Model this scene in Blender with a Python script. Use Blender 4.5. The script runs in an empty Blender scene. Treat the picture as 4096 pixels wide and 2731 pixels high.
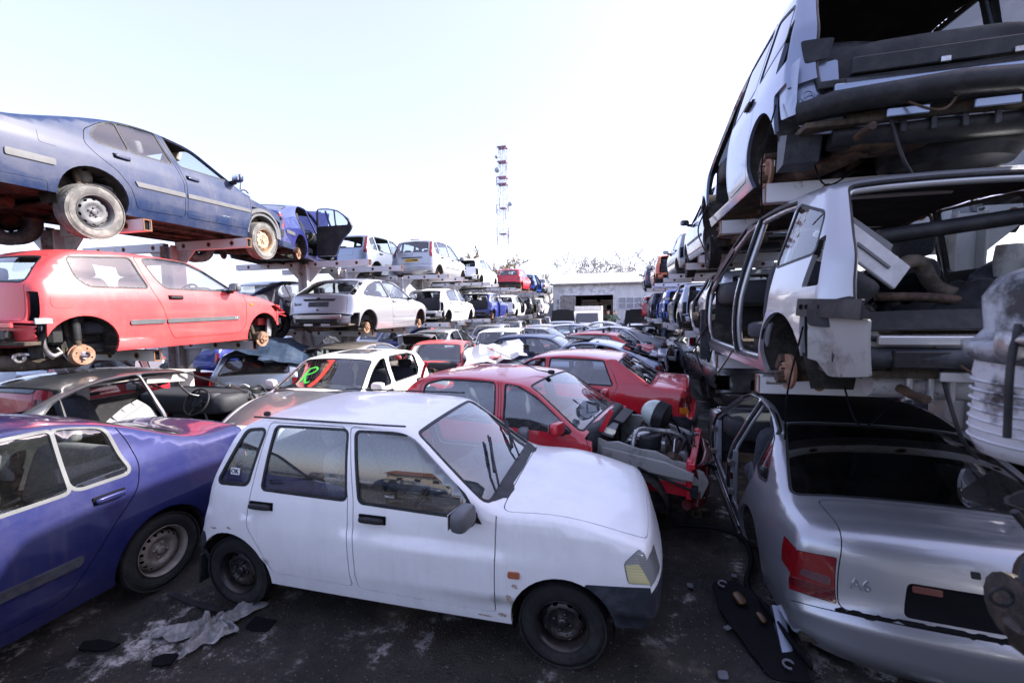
import bpy, bmesh, math, random
import numpy as np
from math import pi, sin, cos, tan, radians, sqrt, atan2
from mathutils import Vector, Matrix, Euler
from mathutils.geometry import delaunay_2d_cdt
random.seed(7); np.random.seed(7)
SC = bpy.context.scene
COL = SC.collection

# ------------------------------------------------------------------ materials
MATS = {}
def new_mat(name):
    m = bpy.data.materials.new(name); m.use_nodes = True
    nt = m.node_tree
    for n in list(nt.nodes): nt.nodes.remove(n)
    out = nt.nodes.new('ShaderNodeOutputMaterial')
    return m, nt, out
def N_(nt, t, **kw):
    n = nt.nodes.new(t)
    for k, v in kw.items():
        if k in n.inputs: n.inputs[k].default_value = v
        else: setattr(n, k, v)
    return n
def rgb(c): return (c[0], c[1], c[2], 1.0)
def noise(nt, co, scale, detail=4, rough=.6):
    n = N_(nt, 'ShaderNodeTexNoise', Scale=scale, Detail=detail, Roughness=rough)
    nt.links.new(co, n.inputs['Vector']); return n.outputs['Fac']
def ramp(nt, fac, a, b, ca=(0, 0, 0), cb=(1, 1, 1)):
    r = N_(nt, 'ShaderNodeValToRGB'); r.color_ramp.elements[0].position = a; r.color_ramp.elements[1].position = b
    r.color_ramp.elements[0].color = rgb(ca); r.color_ramp.elements[1].color = rgb(cb)
    nt.links.new(fac, r.inputs['Fac']); return r.outputs['Color']
def mixc(nt, fac, a, b, mode='MIX'):
    m = N_(nt, 'ShaderNodeMix', data_type='RGBA', blend_type=mode)
    if isinstance(fac, (int, float)): m.inputs[0].default_value = fac
    else: nt.links.new(fac, m.inputs[0])
    for i, v in ((6, a), (7, b)):
        if isinstance(v, tuple): m.inputs[i].default_value = rgb(v)
        else: nt.links.new(v, m.inputs[i])
    return m.outputs[2]
def mathn(nt, op, a, b=0.0):
    m = N_(nt, 'ShaderNodeMath', operation=op)
    for i, v in ((0, a), (1, b)):
        if isinstance(v, (int, float)): m.inputs[i].default_value = v
        else: nt.links.new(v, m.inputs[i])
    return m.outputs[0]
def objco(nt):
    return N_(nt, 'ShaderNodeTexCoord').outputs['Object']

def paint(name, c, metal=0.0, rough=.32, dust=.35, coat=1.0, spec=.35):
    """old car paint: clear-coated colour with a film of patchy road dust and fine scratches"""
    if name in MATS: return MATS[name]
    m, nt, out = new_mat(name); co = objco(nt)
    p = N_(nt, 'ShaderNodeBsdfPrincipled')
    n1 = noise(nt, co, 3.1, 6, .65); n2 = noise(nt, co, 38, 3, .7)
    d = mathn(nt, 'MULTIPLY', ramp(nt, n1, .42, .75), dust)
    d = mathn(nt, 'MULTIPLY', d, mathn(nt, 'ADD', n2, .35))
    mp = N_(nt, 'ShaderNodeMapping'); mp.inputs['Scale'].default_value = (26, 26, 1.6); nt.links.new(co, mp.inputs[0])
    sk = mathn(nt, 'MULTIPLY', mathn(nt, 'MULTIPLY', ramp(nt, noise(nt, mp.outputs[0], 1.0, 3, .6), .52, .74), ramp(nt, noise(nt, co, 1.7, 3, .6), .40, .66)), dust*.55)
    d = mathn(nt, 'ADD', d, sk)
    col = mixc(nt, d, c, (.27, .235, .19))
    v = N_(nt, 'ShaderNodeTexVoronoi', Scale=70.0); nt.links.new(co, v.inputs['Vector'])
    chips = mathn(nt, 'MULTIPLY', ramp(nt, v.outputs['Distance'], .03, .07, (1, 1, 1), (0, 0, 0)), ramp(nt, n1, .6, .66))
    col = mixc(nt, mathn(nt, 'MULTIPLY', chips, .6), col, (.10, .08, .07))
    nt.links.new(col, p.inputs['Base Color'])
    p.inputs['Metallic'].default_value = metal; p.inputs['Specular IOR Level'].default_value = spec
    r = mathn(nt, 'ADD', mathn(nt, 'MULTIPLY', d, .5), rough); nt.links.new(r, p.inputs['Roughness'])
    p.inputs['Coat Weight'].default_value = coat
    cr = mathn(nt, 'ADD', mathn(nt, 'MULTIPLY', d, .6), .04); nt.links.new(cr, p.inputs['Coat Roughness'])
    b = N_(nt, 'ShaderNodeBump', Strength=.06, Distance=.02); nt.links.new(noise(nt, co, 2.3, 2, .5), b.inputs['Height'])
    nt.links.new(b.outputs[0], p.inputs['Normal'])
    nt.links.new(b.outputs[0], p.inputs['Coat Normal'])
    nt.links.new(p.outputs[0], out.inputs['Surface'])
    MATS[name] = m; return m

def plain(name, c, rough=.6, metal=0.0, c2=None, scale=9.0, lo=.45, hi=.62, bump=0.0, bscale=40, spec=.5):
    if name in MATS: return MATS[name]
    m, nt, out = new_mat(name); co = objco(nt)
    p = N_(nt, 'ShaderNodeBsdfPrincipled', Roughness=rough, Metallic=metal)
    p.inputs['Specular IOR Level'].default_value = spec
    if c2 is not None:
        f = ramp(nt, noise(nt, co, scale, 6, .7), lo, hi)
        nt.links.new(mixc(nt, f, c, c2), p.inputs['Base Color'])
    else:
        f = ramp(nt, noise(nt, co, scale, 5, .65), .3, .75)
        nt.links.new(mixc(nt, f, tuple(x*.75 for x in c), tuple(min(1, x*1.18) for x in c)), p.inputs['Base Color'])
    if bump:
        b = N_(nt, 'ShaderNodeBump', Strength=bump, Distance=.02); nt.links.new(noise(nt, co, bscale, 5, .65), b.inputs['Height'])
        nt.links.new(b.outputs[0], p.inputs['Normal'])
    nt.links.new(p.outputs[0], out.inputs['Surface'])
    MATS[name] = m; return m

def glass(name, tint=(.80, .85, .86), dirt=.012, refl=2.15):
    if name in MATS: return MATS[name]
    m, nt, out = new_mat(name); co = objco(nt)
    tr = N_(nt, 'ShaderNodeBsdfTransparent', Color=rgb(tint))
    gl = N_(nt, 'ShaderNodeBsdfGlossy', Color=(1, 1, 1, 1), Roughness=.015)
    df = N_(nt, 'ShaderNodeBsdfDiffuse', Color=(.42, .40, .37, 1))
    lw = N_(nt, 'ShaderNodeLayerWeight', Blend=.5); f0 = ((refl-1)/(refl+1))**2
    fr = mathn(nt, 'ADD', mathn(nt, 'MULTIPLY', mathn(nt, 'POWER', lw.outputs['Facing'], 4.5), 1-f0), f0)
    mx = N_(nt, 'ShaderNodeMixShader'); nt.links.new(fr, mx.inputs[0])
    nt.links.new(tr.outputs[0], mx.inputs[1]); nt.links.new(gl.outputs[0], mx.inputs[2])
    mx2 = N_(nt, 'ShaderNodeMixShader')
    d = mathn(nt, 'MULTIPLY', ramp(nt, noise(nt, co, 5, 7, .75), .35, .8), dirt*2)
    nt.links.new(d, mx2.inputs[0])
    nt.links.new(mx.outputs[0], mx2.inputs[1]); nt.links.new(df.outputs[0], mx2.inputs[2])
    nt.links.new(mx2.outputs[0], out.inputs['Surface'])
    MATS[name] = m; return m

def lens(name, c, rough=.08):
    if name in MATS: return MATS[name]
    m, nt, out = new_mat(name); co = objco(nt)
    p = N_(nt, 'ShaderNodeBsdfPrincipled', Roughness=rough)
    w = N_(nt, 'ShaderNodeTexWave', Scale=22.0, Distortion=0.0); w.bands_direction = 'Z'
    nt.links.new(co, w.inputs['Vector'])
    nt.links.new(mixc(nt, mathn(nt, 'MULTIPLY', w.outputs['Fac'], .35), c, tuple(x*.45 for x in c)), p.inputs['Base Color'])
    p.inputs['Coat Weight'].default_value = 1.0; p.inputs['Coat Roughness'].default_value = .03
    nt.links.new(p.outputs[0], out.inputs['Surface'])
    MATS[name] = m; return m

GLASS = glass('window_glass')
GLASS_D = glass('dusty_windscreen_glass', (.80, .86, .86), .012)
GLASS_K = glass('tinted_rear_glass', (.09, .10, .11), .01)
RUBBER = plain('tyre_rubber', (.016, .016, .017), .8, c2=(.045, .043, .040), scale=6, lo=.45, hi=.75, bump=.15, spec=0.2)
RUBBER_D = plain('dusty_tyre_rubber', (.10, .098, .094), .85, c2=(.21, .20, .185), scale=7, bump=.25)
BLACK = plain('black_trim_plastic', (.014, .015, .017), .5, c2=(.028, .028, .03), bump=.05, spec=0.25)
DKGREY = plain('dark_grey_bumper_plastic', (.026, .03, .038), .5, c2=(.05, .055, .065), bump=.06, spec=0.3)
GREYP = plain('grey_rubbing_strip_plastic', (.085, .088, .095), .55)
MIDGREY = plain('grey_mirror_plastic', (.10, .105, .115), .5)
UNDER = plain('underbody_dirt', (.045, .037, .030), .9, c2=(.11, .09, .07), scale=5, bump=.5, bscale=12, spec=0.1)
HOUSE = plain('wheel_housing_liner', (.028, .027, .026), .85, c2=(.10, .09, .078), scale=7, lo=.45, hi=.8, bump=.3, spec=0.1)
INNER = plain('interior_lining', (.03, .03, .033), .8, c2=(.05, .05, .05), scale=4, spec=0.15)
INNERL = plain('pale_headlining', (.42, .40, .36), .9)
FABRIC = plain('seat_fabric', (.035, .038, .05), .95, c2=(.065, .07, .085), scale=60, bump=.2, bscale=160)
FABRICG = plain('grey_seat_fabric', (.16, .155, .15), .95, c2=(.23, .22, .20), scale=45, bump=.2, bscale=140)
DASH = plain('dashboard_plastic', (.035, .037, .042), .6, bump=.1, spec=0.3)
DASHG = plain('grey_dashboard_plastic', (.20, .20, .20), .6, bump=.1)
STEEL = plain('bare_steel', (.42, .42, .43), .35, 1.0, c2=(.26, .23, .20), scale=8)
RUST = plain('rusty_brake_iron', (.21, .105, .06), .75, c2=(.30, .18, .12), scale=14, bump=.2)
RUSTD = plain('dark_rusty_iron', (.05, .034, .026), .8, c2=(.12, .075, .05), scale=9, bump=.35, spec=0.2)
CHROME = plain('chrome_trim', (.75, .75, .77), .12, 1.0)
ALU = plain('cast_aluminium', (.50, .50, .51), .42, .9, c2=(.22, .21, .20), scale=7, bump=.2)
RIMBR = plain('brown_steel_rim', (.19, .165, .135), .55, .3, c2=(.28, .25, .21), scale=9)
RIMBK = plain('black_steel_rim', (.016, .016, .018), .35, .2, c2=(.05, .04, .034), scale=9)
RIMGR = plain('grey_steel_rim', (.10, .105, .115), .5, .1, c2=(.15, .15, .155), scale=6)
RIMTAN = plain('tan_rusted_steel_rim', (.40, .29, .20), .6, .2, c2=(.30, .19, .12), scale=9)
RIMALU = plain('alloy_rim', (.55, .55, .56), .3, .9)
REDL = lens('red_tail_lens', (.17, .005, .008)); REDK = lens('dark_red_tail_lens', (.09, .005, .008))
AMBER = lens('amber_lens', (.70, .20, .02)); CLEAR = lens('clear_lamp_lens', (.27, .28, .28))
YELLOWL = lens('yellowed_lamp_lens', (.62, .56, .28)); ORNGK = lens('faded_orange_lens', (.42, .13, .06))
PLATE_Y = plain('yellow_number_plate', (.72, .42, .02), .35); BLKINK = plain('black_lettering', (.012, .012, .012), .5)
EMPTYK = plain('black_plastic_and_void_shade', (.006, .006, .007), .7, spec=0.08)

# ------------------------------------------------------------------ mesh building
class MB:
    """collects geometry for ONE mesh object"""
    def __init__(s): s.V = []; s.F = []; s.M = []; s.N = []; s.mats = []
    def mi(s, m):
        if m not in s.mats: s.mats.append(m)
        return s.mats.index(m)
    def add(s, V, F, m, N=None):
        o = len(s.V); i = s.mi(m)
        s.V.extend([tuple(map(float, v)) for v in V])
        s.N.extend([(0., 0., 0.)]*len(V) if N is None else [tuple(map(float, n)) for n in N])
        s.F.extend([tuple(int(k)+o for k in f) for f in F]); s.M.extend([i]*len(F))
    def box(s, c, size, m, rot=None, bev=.006):
        """box with narrow chamfered edges"""
        x, y, z = [k/2 for k in size]; b = min(bev, x*.45, y*.45, z*.45)
        R = Euler(rot).to_matrix() if rot is not None else None
        C = Vector(c); vs = {}; P = []; F = []
        def vid(k):
            if k not in vs:
                vs[k] = len(P); v = Vector(k)
                P.append(C + (R @ v if R else v))
            return vs[k]
        sg = (-1, 1)
        for a in range(3):
            q = [x, y, z]
            for sa in sg:
                o1, o2 = (a+1) % 3, (a+2) % 3; f = []
                for (u, v) in ((-1, -1), (1, -1), (1, 1), (-1, 1)):
                    k = [0, 0, 0]; k[a] = sa*q[a]; k[o1] = u*(q[o1]-b); k[o2] = v*(q[o2]-b); f.append(vid(tuple(k)))
                F.append(f if sa > 0 else f[::-1])
        E = [x, y, z]
        for a in range(3):
            o1, o2 = (a+1) % 3, (a+2) % 3
            for s1 in sg:
                for s2 in sg:
                    f = []
                    for (w, first) in ((-1, 1), (1, 1), (1, 0), (-1, 0)):
                        k = [0, 0, 0]; k[a] = w*(E[a]-b)
                        k[o1] = s1*(E[o1] if first else E[o1]-b); k[o2] = s2*(E[o2]-b if first else E[o2]); f.append(vid(tuple(k)))
                    F.append(f if s1*s2 > 0 else f[::-1])
        for s1 in sg:
            for s2 in sg:
                for s3 in sg:
                    f = [vid((s1*x, s2*(y-b), s3*(z-b))), vid((s1*(x-b), s2*y, s3*(z-b))), vid((s1*(x-b), s2*(y-b), s3*z))]
                    F.append(f if s1*s2*s3 > 0 else f[::-1])
        # unshared corners keep the faces crisp
        V2 = []; F2 = []
        for f in F:
            F2.append(tuple(range(len(V2), len(V2)+len(f)))); V2.extend(P[i] for i in f)
        s.add(V2, F2, m)
    def tube(s, pts, r, m, n=8, cap=True):
        pts = [Vector(p) for p in pts]; rs = r if isinstance(r, (list, tuple)) else [r]*len(pts)
        V = []; F = []; up = None
        for i, p in enumerate(pts):
            d = (pts[min(i+1, len(pts)-1)] - pts[max(i-1, 0)])
            d = d.normalized() if d.length > 1e-9 else Vector((0, 0, 1))
            if up is None:
                up = d.orthogonal().normalized()
            up = (up - d*up.dot(d)); up = up.normalized() if up.length > 1e-6 else d.orthogonal().normalized()
            w = d.cross(up)
            for k in range(n):
                a = 2*pi*k/n; V.append(p + (up*cos(a) + w*sin(a))*rs[i])
        for i in range(len(pts)-1):
            for k in range(n):
                a = i*n+k; b = i*n+(k+1) % n; F.append((a, b, b+n, a+n))
        s.add(V, F, m)
        if cap:
            for i, rev in ((0, True), (len(pts)-1, False)):
                ring = [V[i*n+k] for k in range(n)]; f = list(range(n))
                s.add(ring, [f[::-1] if rev else f], m)
    def lathe(s, prof, m, n=32, axis='y', c=(0, 0, 0), a0=0, a1=2*pi, sharp=True):
        """profile of (radius, height along the axis)"""
        full = abs(a1-a0-2*pi) < 1e-6; nn = n if full else n+1
        segs = [(prof[i], prof[i+1]) for i in range(len(prof)-1)] if sharp else None
        def ring(r, h):
            o = []
            for k in range(nn):
                a = a0+(a1-a0)*k/n
                p = (r*cos(a), h, r*sin(a)) if axis == 'y' else ((h, r*cos(a), r*sin(a)) if axis == 'x' else (r*cos(a), r*sin(a), h))
                o.append((p[0]+c[0], p[1]+c[1], p[2]+c[2]))
            return o
        fl = axis == 'y'
        def quad(o):
            return [((o+k, o+nn+k, o+nn+(k+1) % nn, o+(k+1) % nn) if fl else (o+k, o+(k+1) % nn, o+nn+(k+1) % nn, o+nn+k)) for k in range(n)]
        if sharp:
            for (p, q) in segs:
                s.add(ring(*p)+ring(*q), quad(0), m)
        else:
            V = []
            F = []
            for i, p in enumerate(prof):
                V += ring(*p)
                if i: F += quad((i-1)*nn)
            s.add(V, F, m)
    def poly(s, pts, m): s.add(pts, [tuple(range(len(pts)))], m)
    def prism(s, pts2, y0, y1, m, fr=None):
        """extrude a 2-D outline (x,z) from y0 to y1; fr maps (x,y,z) to a point"""
        fr = fr or (lambda p: p); n = len(pts2)
        ar = sum(pts2[i][0]*pts2[(i+1) % n][1]-pts2[(i+1) % n][0]*pts2[i][1] for i in range(n))
        if (ar > 0) == (y1 > y0): pts2 = pts2[::-1]
        a = [fr((p[0], y0, p[1])) for p in pts2]; b = [fr((p[0], y1, p[1])) for p in pts2]
        s.add(a, [tuple(range(n))[::-1]], m); s.add(b, [tuple(range(n))], m)
        for i in range(n):
            j = (i+1) % n; s.add([a[i], a[j], b[j], b[i]], [(0, 1, 2, 3)], m)
    def build(s, name, parent=None, **props):
        if not s.V: return None
        me = bpy.data.meshes.new(name); me.from_pydata(s.V, [], s.F)
        for m in s.mats: me.materials.append(m)
        me.polygons.foreach_set('material_index', s.M)
        me.polygons.foreach_set('use_smooth', [True]*len(s.F))
        me.update()
        if any(n != (0., 0., 0.) for n in s.N):
            me.normals_split_custom_set_from_vertices(s.N)
        o = bpy.data.objects.new(name, me); COL.objects.link(o)
        if parent is not None: o.parent = parent
        for k, v in props.items(): o[k] = v
        return o

import re
def thing(name, label, cat, loc=(0, 0, 0), rot=(0, 0, 0), group=None):
    name = re.split(r'_(?:behind|far|right|left|under|beside|near|aisle|on|in|top|beyond)(?:_|$)', name)[0]
    o = bpy.data.objects.new(name, None); COL.objects.link(o); o.empty_display_size = .2
    o.location = loc; o.rotation_euler = rot; o['label'] = label; o['category'] = cat
    if group: o['group'] = group
    return o
def tag(o, label, cat, group=None):
    o['label'] = label; o['category'] = cat
    if group: o['group'] = group
    return o

# ------------------------------------------------------------------ 2-D helpers
def interp(tab):
    """monotone cubic through a table -> vectorised function"""
    x = np.array([a for a, _ in tab], float); y = np.array([b for _, b in tab], float)
    h = np.diff(x); d = np.diff(y)/h; m = np.zeros(len(x))
    m[0] = d[0]; m[-1] = d[-1]
    for i in range(1, len(x)-1):
        if d[i-1]*d[i] > 0:
            w1 = 2*h[i]+h[i-1]; w2 = h[i]+2*h[i-1]; m[i] = (w1+w2)/(w1/d[i-1]+w2/d[i])
    def f(q):
        q = np.clip(np.asarray(q, float), x[0], x[-1]); i = np.clip(np.searchsorted(x, q)-1, 0, len(x)-2)
        t = (q-x[i])/h[i]; t2 = t*t; t3 = t2*t
        return (2*t3-3*t2+1)*y[i]+(t3-2*t2+t)*h[i]*m[i]+(-2*t3+3*t2)*y[i+1]+(t3-t2)*h[i]*m[i+1]
    return f
def round_poly(P, r, n=4):
    if r <= 0: return [tuple(p) for p in P]
    out = []; k = len(P)
    for i in range(k):
        p = np.array(P[i], float); a = np.array(P[i-1], float); b = np.array(P[(i+1) % k], float)
        da = a-p; db = b-p; la = np.hypot(*da); lb = np.hypot(*db); rr = min(r, .45*la, .45*lb)
        q0 = p+da/la*rr; q1 = p+db/lb*rr
        for j in range(n+1):
            t = j/n; out.append(tuple((1-t)**2*q0+2*t*(1-t)*p+t*t*q1))
    return out
def area(P):
    x = np.array([p[0] for p in P]); y = np.array([p[1] for p in P]); return .5*np.sum(x*np.roll(y, -1)-np.roll(x, -1)*y)
def offset_poly(P, d):
    """grow (d>0) or shrink (d<0) a closed outline"""
    Q = np.array(P, float); keep = [i for i in range(len(Q)) if np.hypot(*(Q[i]-Q[i-1])) > 1e-6]; Q = Q[keep]
    sgn = 1 if area(Q) > 0 else -1
    e = np.roll(Q, -1, 0)-Q; e /= np.linalg.norm(e, axis=1)[:, None]
    n = np.stack([e[:, 1], -e[:, 0]], 1)*sgn; n0 = np.roll(n, 1, 0)
    b = n+n0; b /= np.maximum(np.linalg.norm(b, axis=1), 1e-6)[:, None]
    c = np.maximum(np.sum(b*n, 1), .4)
    return [tuple(v) for v in Q+b*(d/c)[:, None]]
def inside(P, pts):
    P = np.asarray(P, float); x, y = pts[:, 0], pts[:, 1]; r = np.zeros(len(pts), bool)
    x0, y0 = P[:, 0], P[:, 1]; x1, y1 = np.roll(x0, -1), np.roll(y0, -1)
    for a, b, c, d in zip(x0, y0, x1, y1):
        if b == d: continue
        k = (b > y) != (d > y)
        r ^= k & (x < (c-a)*(y-b)/(d-b)+a)
    return r
def densify(P, step, closed=True):
    out = []; n = len(P)
    for i in range(n if closed else n-1):
        a = np.array(P[i], float); b = np.array(P[(i+1) % n], float); l = np.hypot(*(b-a)); k = max(1, int(math.ceil(l/step-1e-6)))
        for j in range(k): out.append(tuple(a+(b-a)*j/k))
    if not closed: out.append(tuple(P[-1]))
    return out
def cdt(loops, step, outline=None):
    """triangulate: constraint loops + a regular grid of points"""
    pts = []; edges = []
    for L in loops:
        o = len(pts); k = len(L); pts += L; edges += [(o+i, o+(i+1) % k) for i in range(k)]
    A = np.array(pts); lo = A.min(0); hi = A.max(0)
    g = np.stack(np.meshgrid(np.arange(lo[0]+step*.5, hi[0], step), np.arange(lo[1]+step*.5, hi[1], step), indexing='ij'), -1).reshape(-1, 2)
    if outline is not None and len(g): g = g[inside(outline, g)]
    if len(g):
        ok = np.ones(len(g), bool)
        for i in range(0, len(A), 400):
            dd = ((g[:, None, :]-A[None, i:i+400, :])**2).sum(-1).min(1); ok &= dd > (step*.45)**2
        g = g[ok]
    allp = [Vector((float(a), float(b))) for a, b in pts]+[Vector((float(a), float(b))) for a, b in g]
    r = delaunay_2d_cdt(allp, edges, [], 0, 1e-6)
    V = np.array([(v[0], v[1]) for v in r[0]]); T = np.array([f for f in r[2] if len(f) == 3], int)
    return V, T
def shell(mb, UV, T, lift, m, th=.03, min_=None, off=0.0, rimm=None, mirror=False):
    """lift triangles onto a surface and give them thickness"""
    if len(T) == 0: return
    used, inv = np.unique(T, return_inverse=True); T = inv.reshape(T.shape); UV = UV[used]
    P, N = lift(UV)
    P = P+N*off
    a, b, c = P[T[:, 0]], P[T[:, 1]], P[T[:, 2]]
    fn = np.cross(b-a, c-a); fl = (fn*N[T[:, 0]]).sum(1) < 0
    T = T.copy(); T[fl] = T[fl][:, ::-1]
    Q = P-N*th
    if mirror:
        P = P*[1, -1, 1]; N = N*[1, -1, 1]; Q = Q*[1, -1, 1]; T = T[:, ::-1]
    mb.add(P, T, m, N)
    if th > 0:
        mb.add(Q, T[:, ::-1], min_ or m, -N)
        from collections import Counter
        E = {}
        for t in T:
            for i in range(3):
                e = (t[i], t[(i+1) % 3])
                if (e[1], e[0]) in E: del E[(e[1], e[0])]
                else: E[e] = 1
        V = []; F = []; NN = []
        for (i, j) in E:
            o = len(V); V += [P[i], P[j], Q[j], Q[i]]; F.append((o+1, o, o+3, o+2))
            n = np.cross(P[i]-P[j], Q[j]-P[j]); l = np.linalg.norm(n); n = n/l if l > 0 else N[i]
            NN += [n]*4
        if V: mb.add(V, F, rimm or m, NN)
# ------------------------------------------------------------------ small shapes
def blob(mb, c, size, m, e=.55, rot=None, n=12, k=16):
    """superellipsoid: rounded cushion, casing, lump"""
    def sp(a, ee): return math.copysign(abs(a)**ee, a)
    R = Euler(rot).to_matrix() if rot is not None else Matrix.Identity(3); C = Vector(c); V = []; F = []
    for i in range(n+1):
        f = -pi/2+pi*i/n
        for j in range(k):
            a = 2*pi*j/k
            v = Vector((size[0]/2*sp(cos(f), e)*sp(cos(a), e), size[1]/2*sp(cos(f), e)*sp(sin(a), e), size[2]/2*sp(sin(f), e)))
            V.append(C+R @ v)
    for i in range(n):
        for j in range(k):
            F.append((i*k+j, i*k+(j+1) % k, (i+1)*k+(j+1) % k, (i+1)*k+j))
    mb.add(V, F, m)
def coil(mb, c, r, h, turns, wire, m, n=12):
    mb.tube([(c[0]+r*cos(2*pi*t/n), c[1]+r*sin(2*pi*t/n), c[2]+h*t/(n*turns)) for t in range(int(n*turns)+1)], wire, m, 6)
def arc_pts(c, r, a0, a1, n=10, plane='xz'):
    o = []
    for i in range(n+1):
        a = a0+(a1-a0)*i/n
        o.append((c[0]+r*cos(a), c[1], c[2]+r*sin(a)) if plane == 'xz' else ((c[0], c[1]+r*cos(a), c[2]+r*sin(a)) if plane == 'yz' else (c[0]+r*cos(a), c[1]+r*sin(a), c[2])))
    return o
def curve_pts(P, n=8):
    """Catmull-Rom through points"""
    P = [Vector(p) for p in P]; Q = [P[0]*2-P[1]]+P+[P[-1]*2-P[-2]]; o = []
    for i in range(1, len(Q)-2):
        for j in range(n):
            t = j/n; a, b, c, d = Q[i-1], Q[i], Q[i+1], Q[i+2]
            o.append(.5*((2*b)+(-a+c)*t+(2*a-5*b+4*c-d)*t*t+(-a+3*b-3*c+d)*t**3))
    o.append(P[-1]); return o

# ------------------------------------------------------------------ wheels
MESHES = {}
def mesh_of(key, fn):
    if key not in MESHES:
        mb = MB(); fn(mb); o = mb.build('tmp'); MESHES[key] = o.data; bpy.data.objects.remove(o)
    return MESHES[key]
def child(name, me, parent, loc=(0, 0, 0), rot=(0, 0, 0)):
    o = bpy.data.objects.new(name, me); COL.objects.link(o); o.parent = parent; o.location = loc; o.rotation_euler = rot; return o
def tyre_mesh(R, w, rr, mat):
    def f(mb):
        h = w/2; p = [(rr-.005, -h*.80), (rr+.012, -h*.88), (rr+(R-rr)*.35, -h*1.02), (rr+(R-rr)*.62, -h), (R-.022, -h*.90), (R-.006, -h*.78)]
        tr = []
        for g in (-.45, 0, .45):
            tr += [(R, g*w-.006), (R-.009, g*w-.004), (R-.009, g*w+.004), (R, g*w+.006)]
        p = p+tr+[(a, -b) for a, b in p[::-1]]
        prof = [(a, b) for a, b in p]
        # keep sidewalls smooth, grooves crisp
        mb.lathe(p[:6], mat, 44, sharp=False); mb.lathe(p[5:6]+tr+p[-6:-5], mat, 44); mb.lathe(p[-6:], mat, 44, sharp=False)
        # shoulder tread blocks
        for k in range(44):
            a = 2*pi*k/44
            for sgn in (-1, 1):
                q = []
                for (da, rr_, hh) in ((0, R-.001, .70), (.075, R-.001, .70), (.075, R-.016, .90), (0, R-.016, .90)):
                    q.append(((rr_+.004)*cos(a+da), sgn*h*hh, (rr_+.004)*sin(a+da)))
                mb.add(q, [(0, 1, 2, 3)], mat)
        # raised lettering band on the sidewall
        mb.lathe([(rr+(R-rr)*.45, h*1.015), (rr+(R-rr)*.47, h*1.035), (rr+(R-rr)*.66, h*1.02), (rr+(R-rr)*.68, h*.995)], mat, 44)
    return mesh_of(('tyre', round(R, 3), round(w, 3), round(rr, 3), mat.name), f)
def rim_mesh(rr, w, mat, holes, kind='round', lugs=4):
    def f(mb):
        h = w/2
        hp = interp([(0, .012), (.028, .012), (.033, -.002), (.07, -.006), (.085, .004), (rr*.55, .012), (rr*.72, .004), (rr*.80, -.012), (rr*.87, -.045), (rr*1.0, -.05)])
        loops = [[(rr*.9*cos(a), rr*.9*sin(a)) for a in np.linspace(0, 2*pi, 49)[:-1]]]
        cut = []
        for k in range(holes):
            a = 2*pi*(k+.5)/holes; c = (rr*.735*cos(a), rr*.735*sin(a))
            if kind == 'round': el = (rr*.068, rr*.068)
            elif kind == 'slot': el = (rr*.115, rr*.062)
            else: el = (rr*.17, rr*.10)
            L = [(c[0]+(-sin(a)*el[0]*cos(t)+cos(a)*el[1]*sin(t)), c[1]+(cos(a)*el[0]*cos(t)+sin(a)*el[1]*sin(t))) for t in np.linspace(0, 2*pi, 13)[:-1]]
            loops.append(L); cut.append(L)
        UV, T = cdt(loops, rr*.085)
        ce = UV[T].mean(1); ok = inside(loops[0], ce)
        for L in cut: ok &= ~inside(L, ce)
        def lift(uv):
            r = np.hypot(uv[:, 0], uv[:, 1]); y = hp(r); e = .001
            dy = (hp(r+e)-hp(r-e))/(2*e); rs = np.maximum(r, 1e-6)
            N = np.stack([-dy*uv[:, 0]/rs, np.ones(len(r)), -dy*uv[:, 1]/rs], 1); N /= np.linalg.norm(N, axis=1)[:, None]
            return np.stack([uv[:, 0], y+h*.46, uv[:, 1]], 1), N
        shell(mb, UV, T[ok], lift, mat, th=.006)
        # barrel and lip
        mb.lathe([(rr*.90, h*.46-.045), (rr*.93, h*.45), (rr*.945, h*.80), (rr*1.0, h*.90), (rr*1.02, h*.97), (rr*1.0, h*1.02), (rr*.985, h*.93)], mat, 40, sharp=False)
        mb.lathe([(rr*.90, h*.46-.045), (rr*.86, -h*.2), (rr*.86, -h*.8), (rr, -h*.95)], mat, 40, sharp=False)
        mb.lathe([(rr*.7, -h*.15), (0.02, -h*.15)], EMPTYK, 24)
        for k in range(lugs):
            a = 2*pi*k/lugs+.3
            mb.lathe([(.011, h*.46-.012), (.011, h*.46+.012), (.004, h*.46+.016)], mat, 8, c=(.052*cos(a), 0, .052*sin(a)))
        mb.lathe([(.030, h*.46-.01), (.029, h*.46+.018), (.018, h*.46+.024), (0.001, h*.46+.024)], mat, 20)
    return mesh_of(('rim', round(rr, 3), round(w, 3), mat.name, holes, kind, lugs), f)
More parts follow.
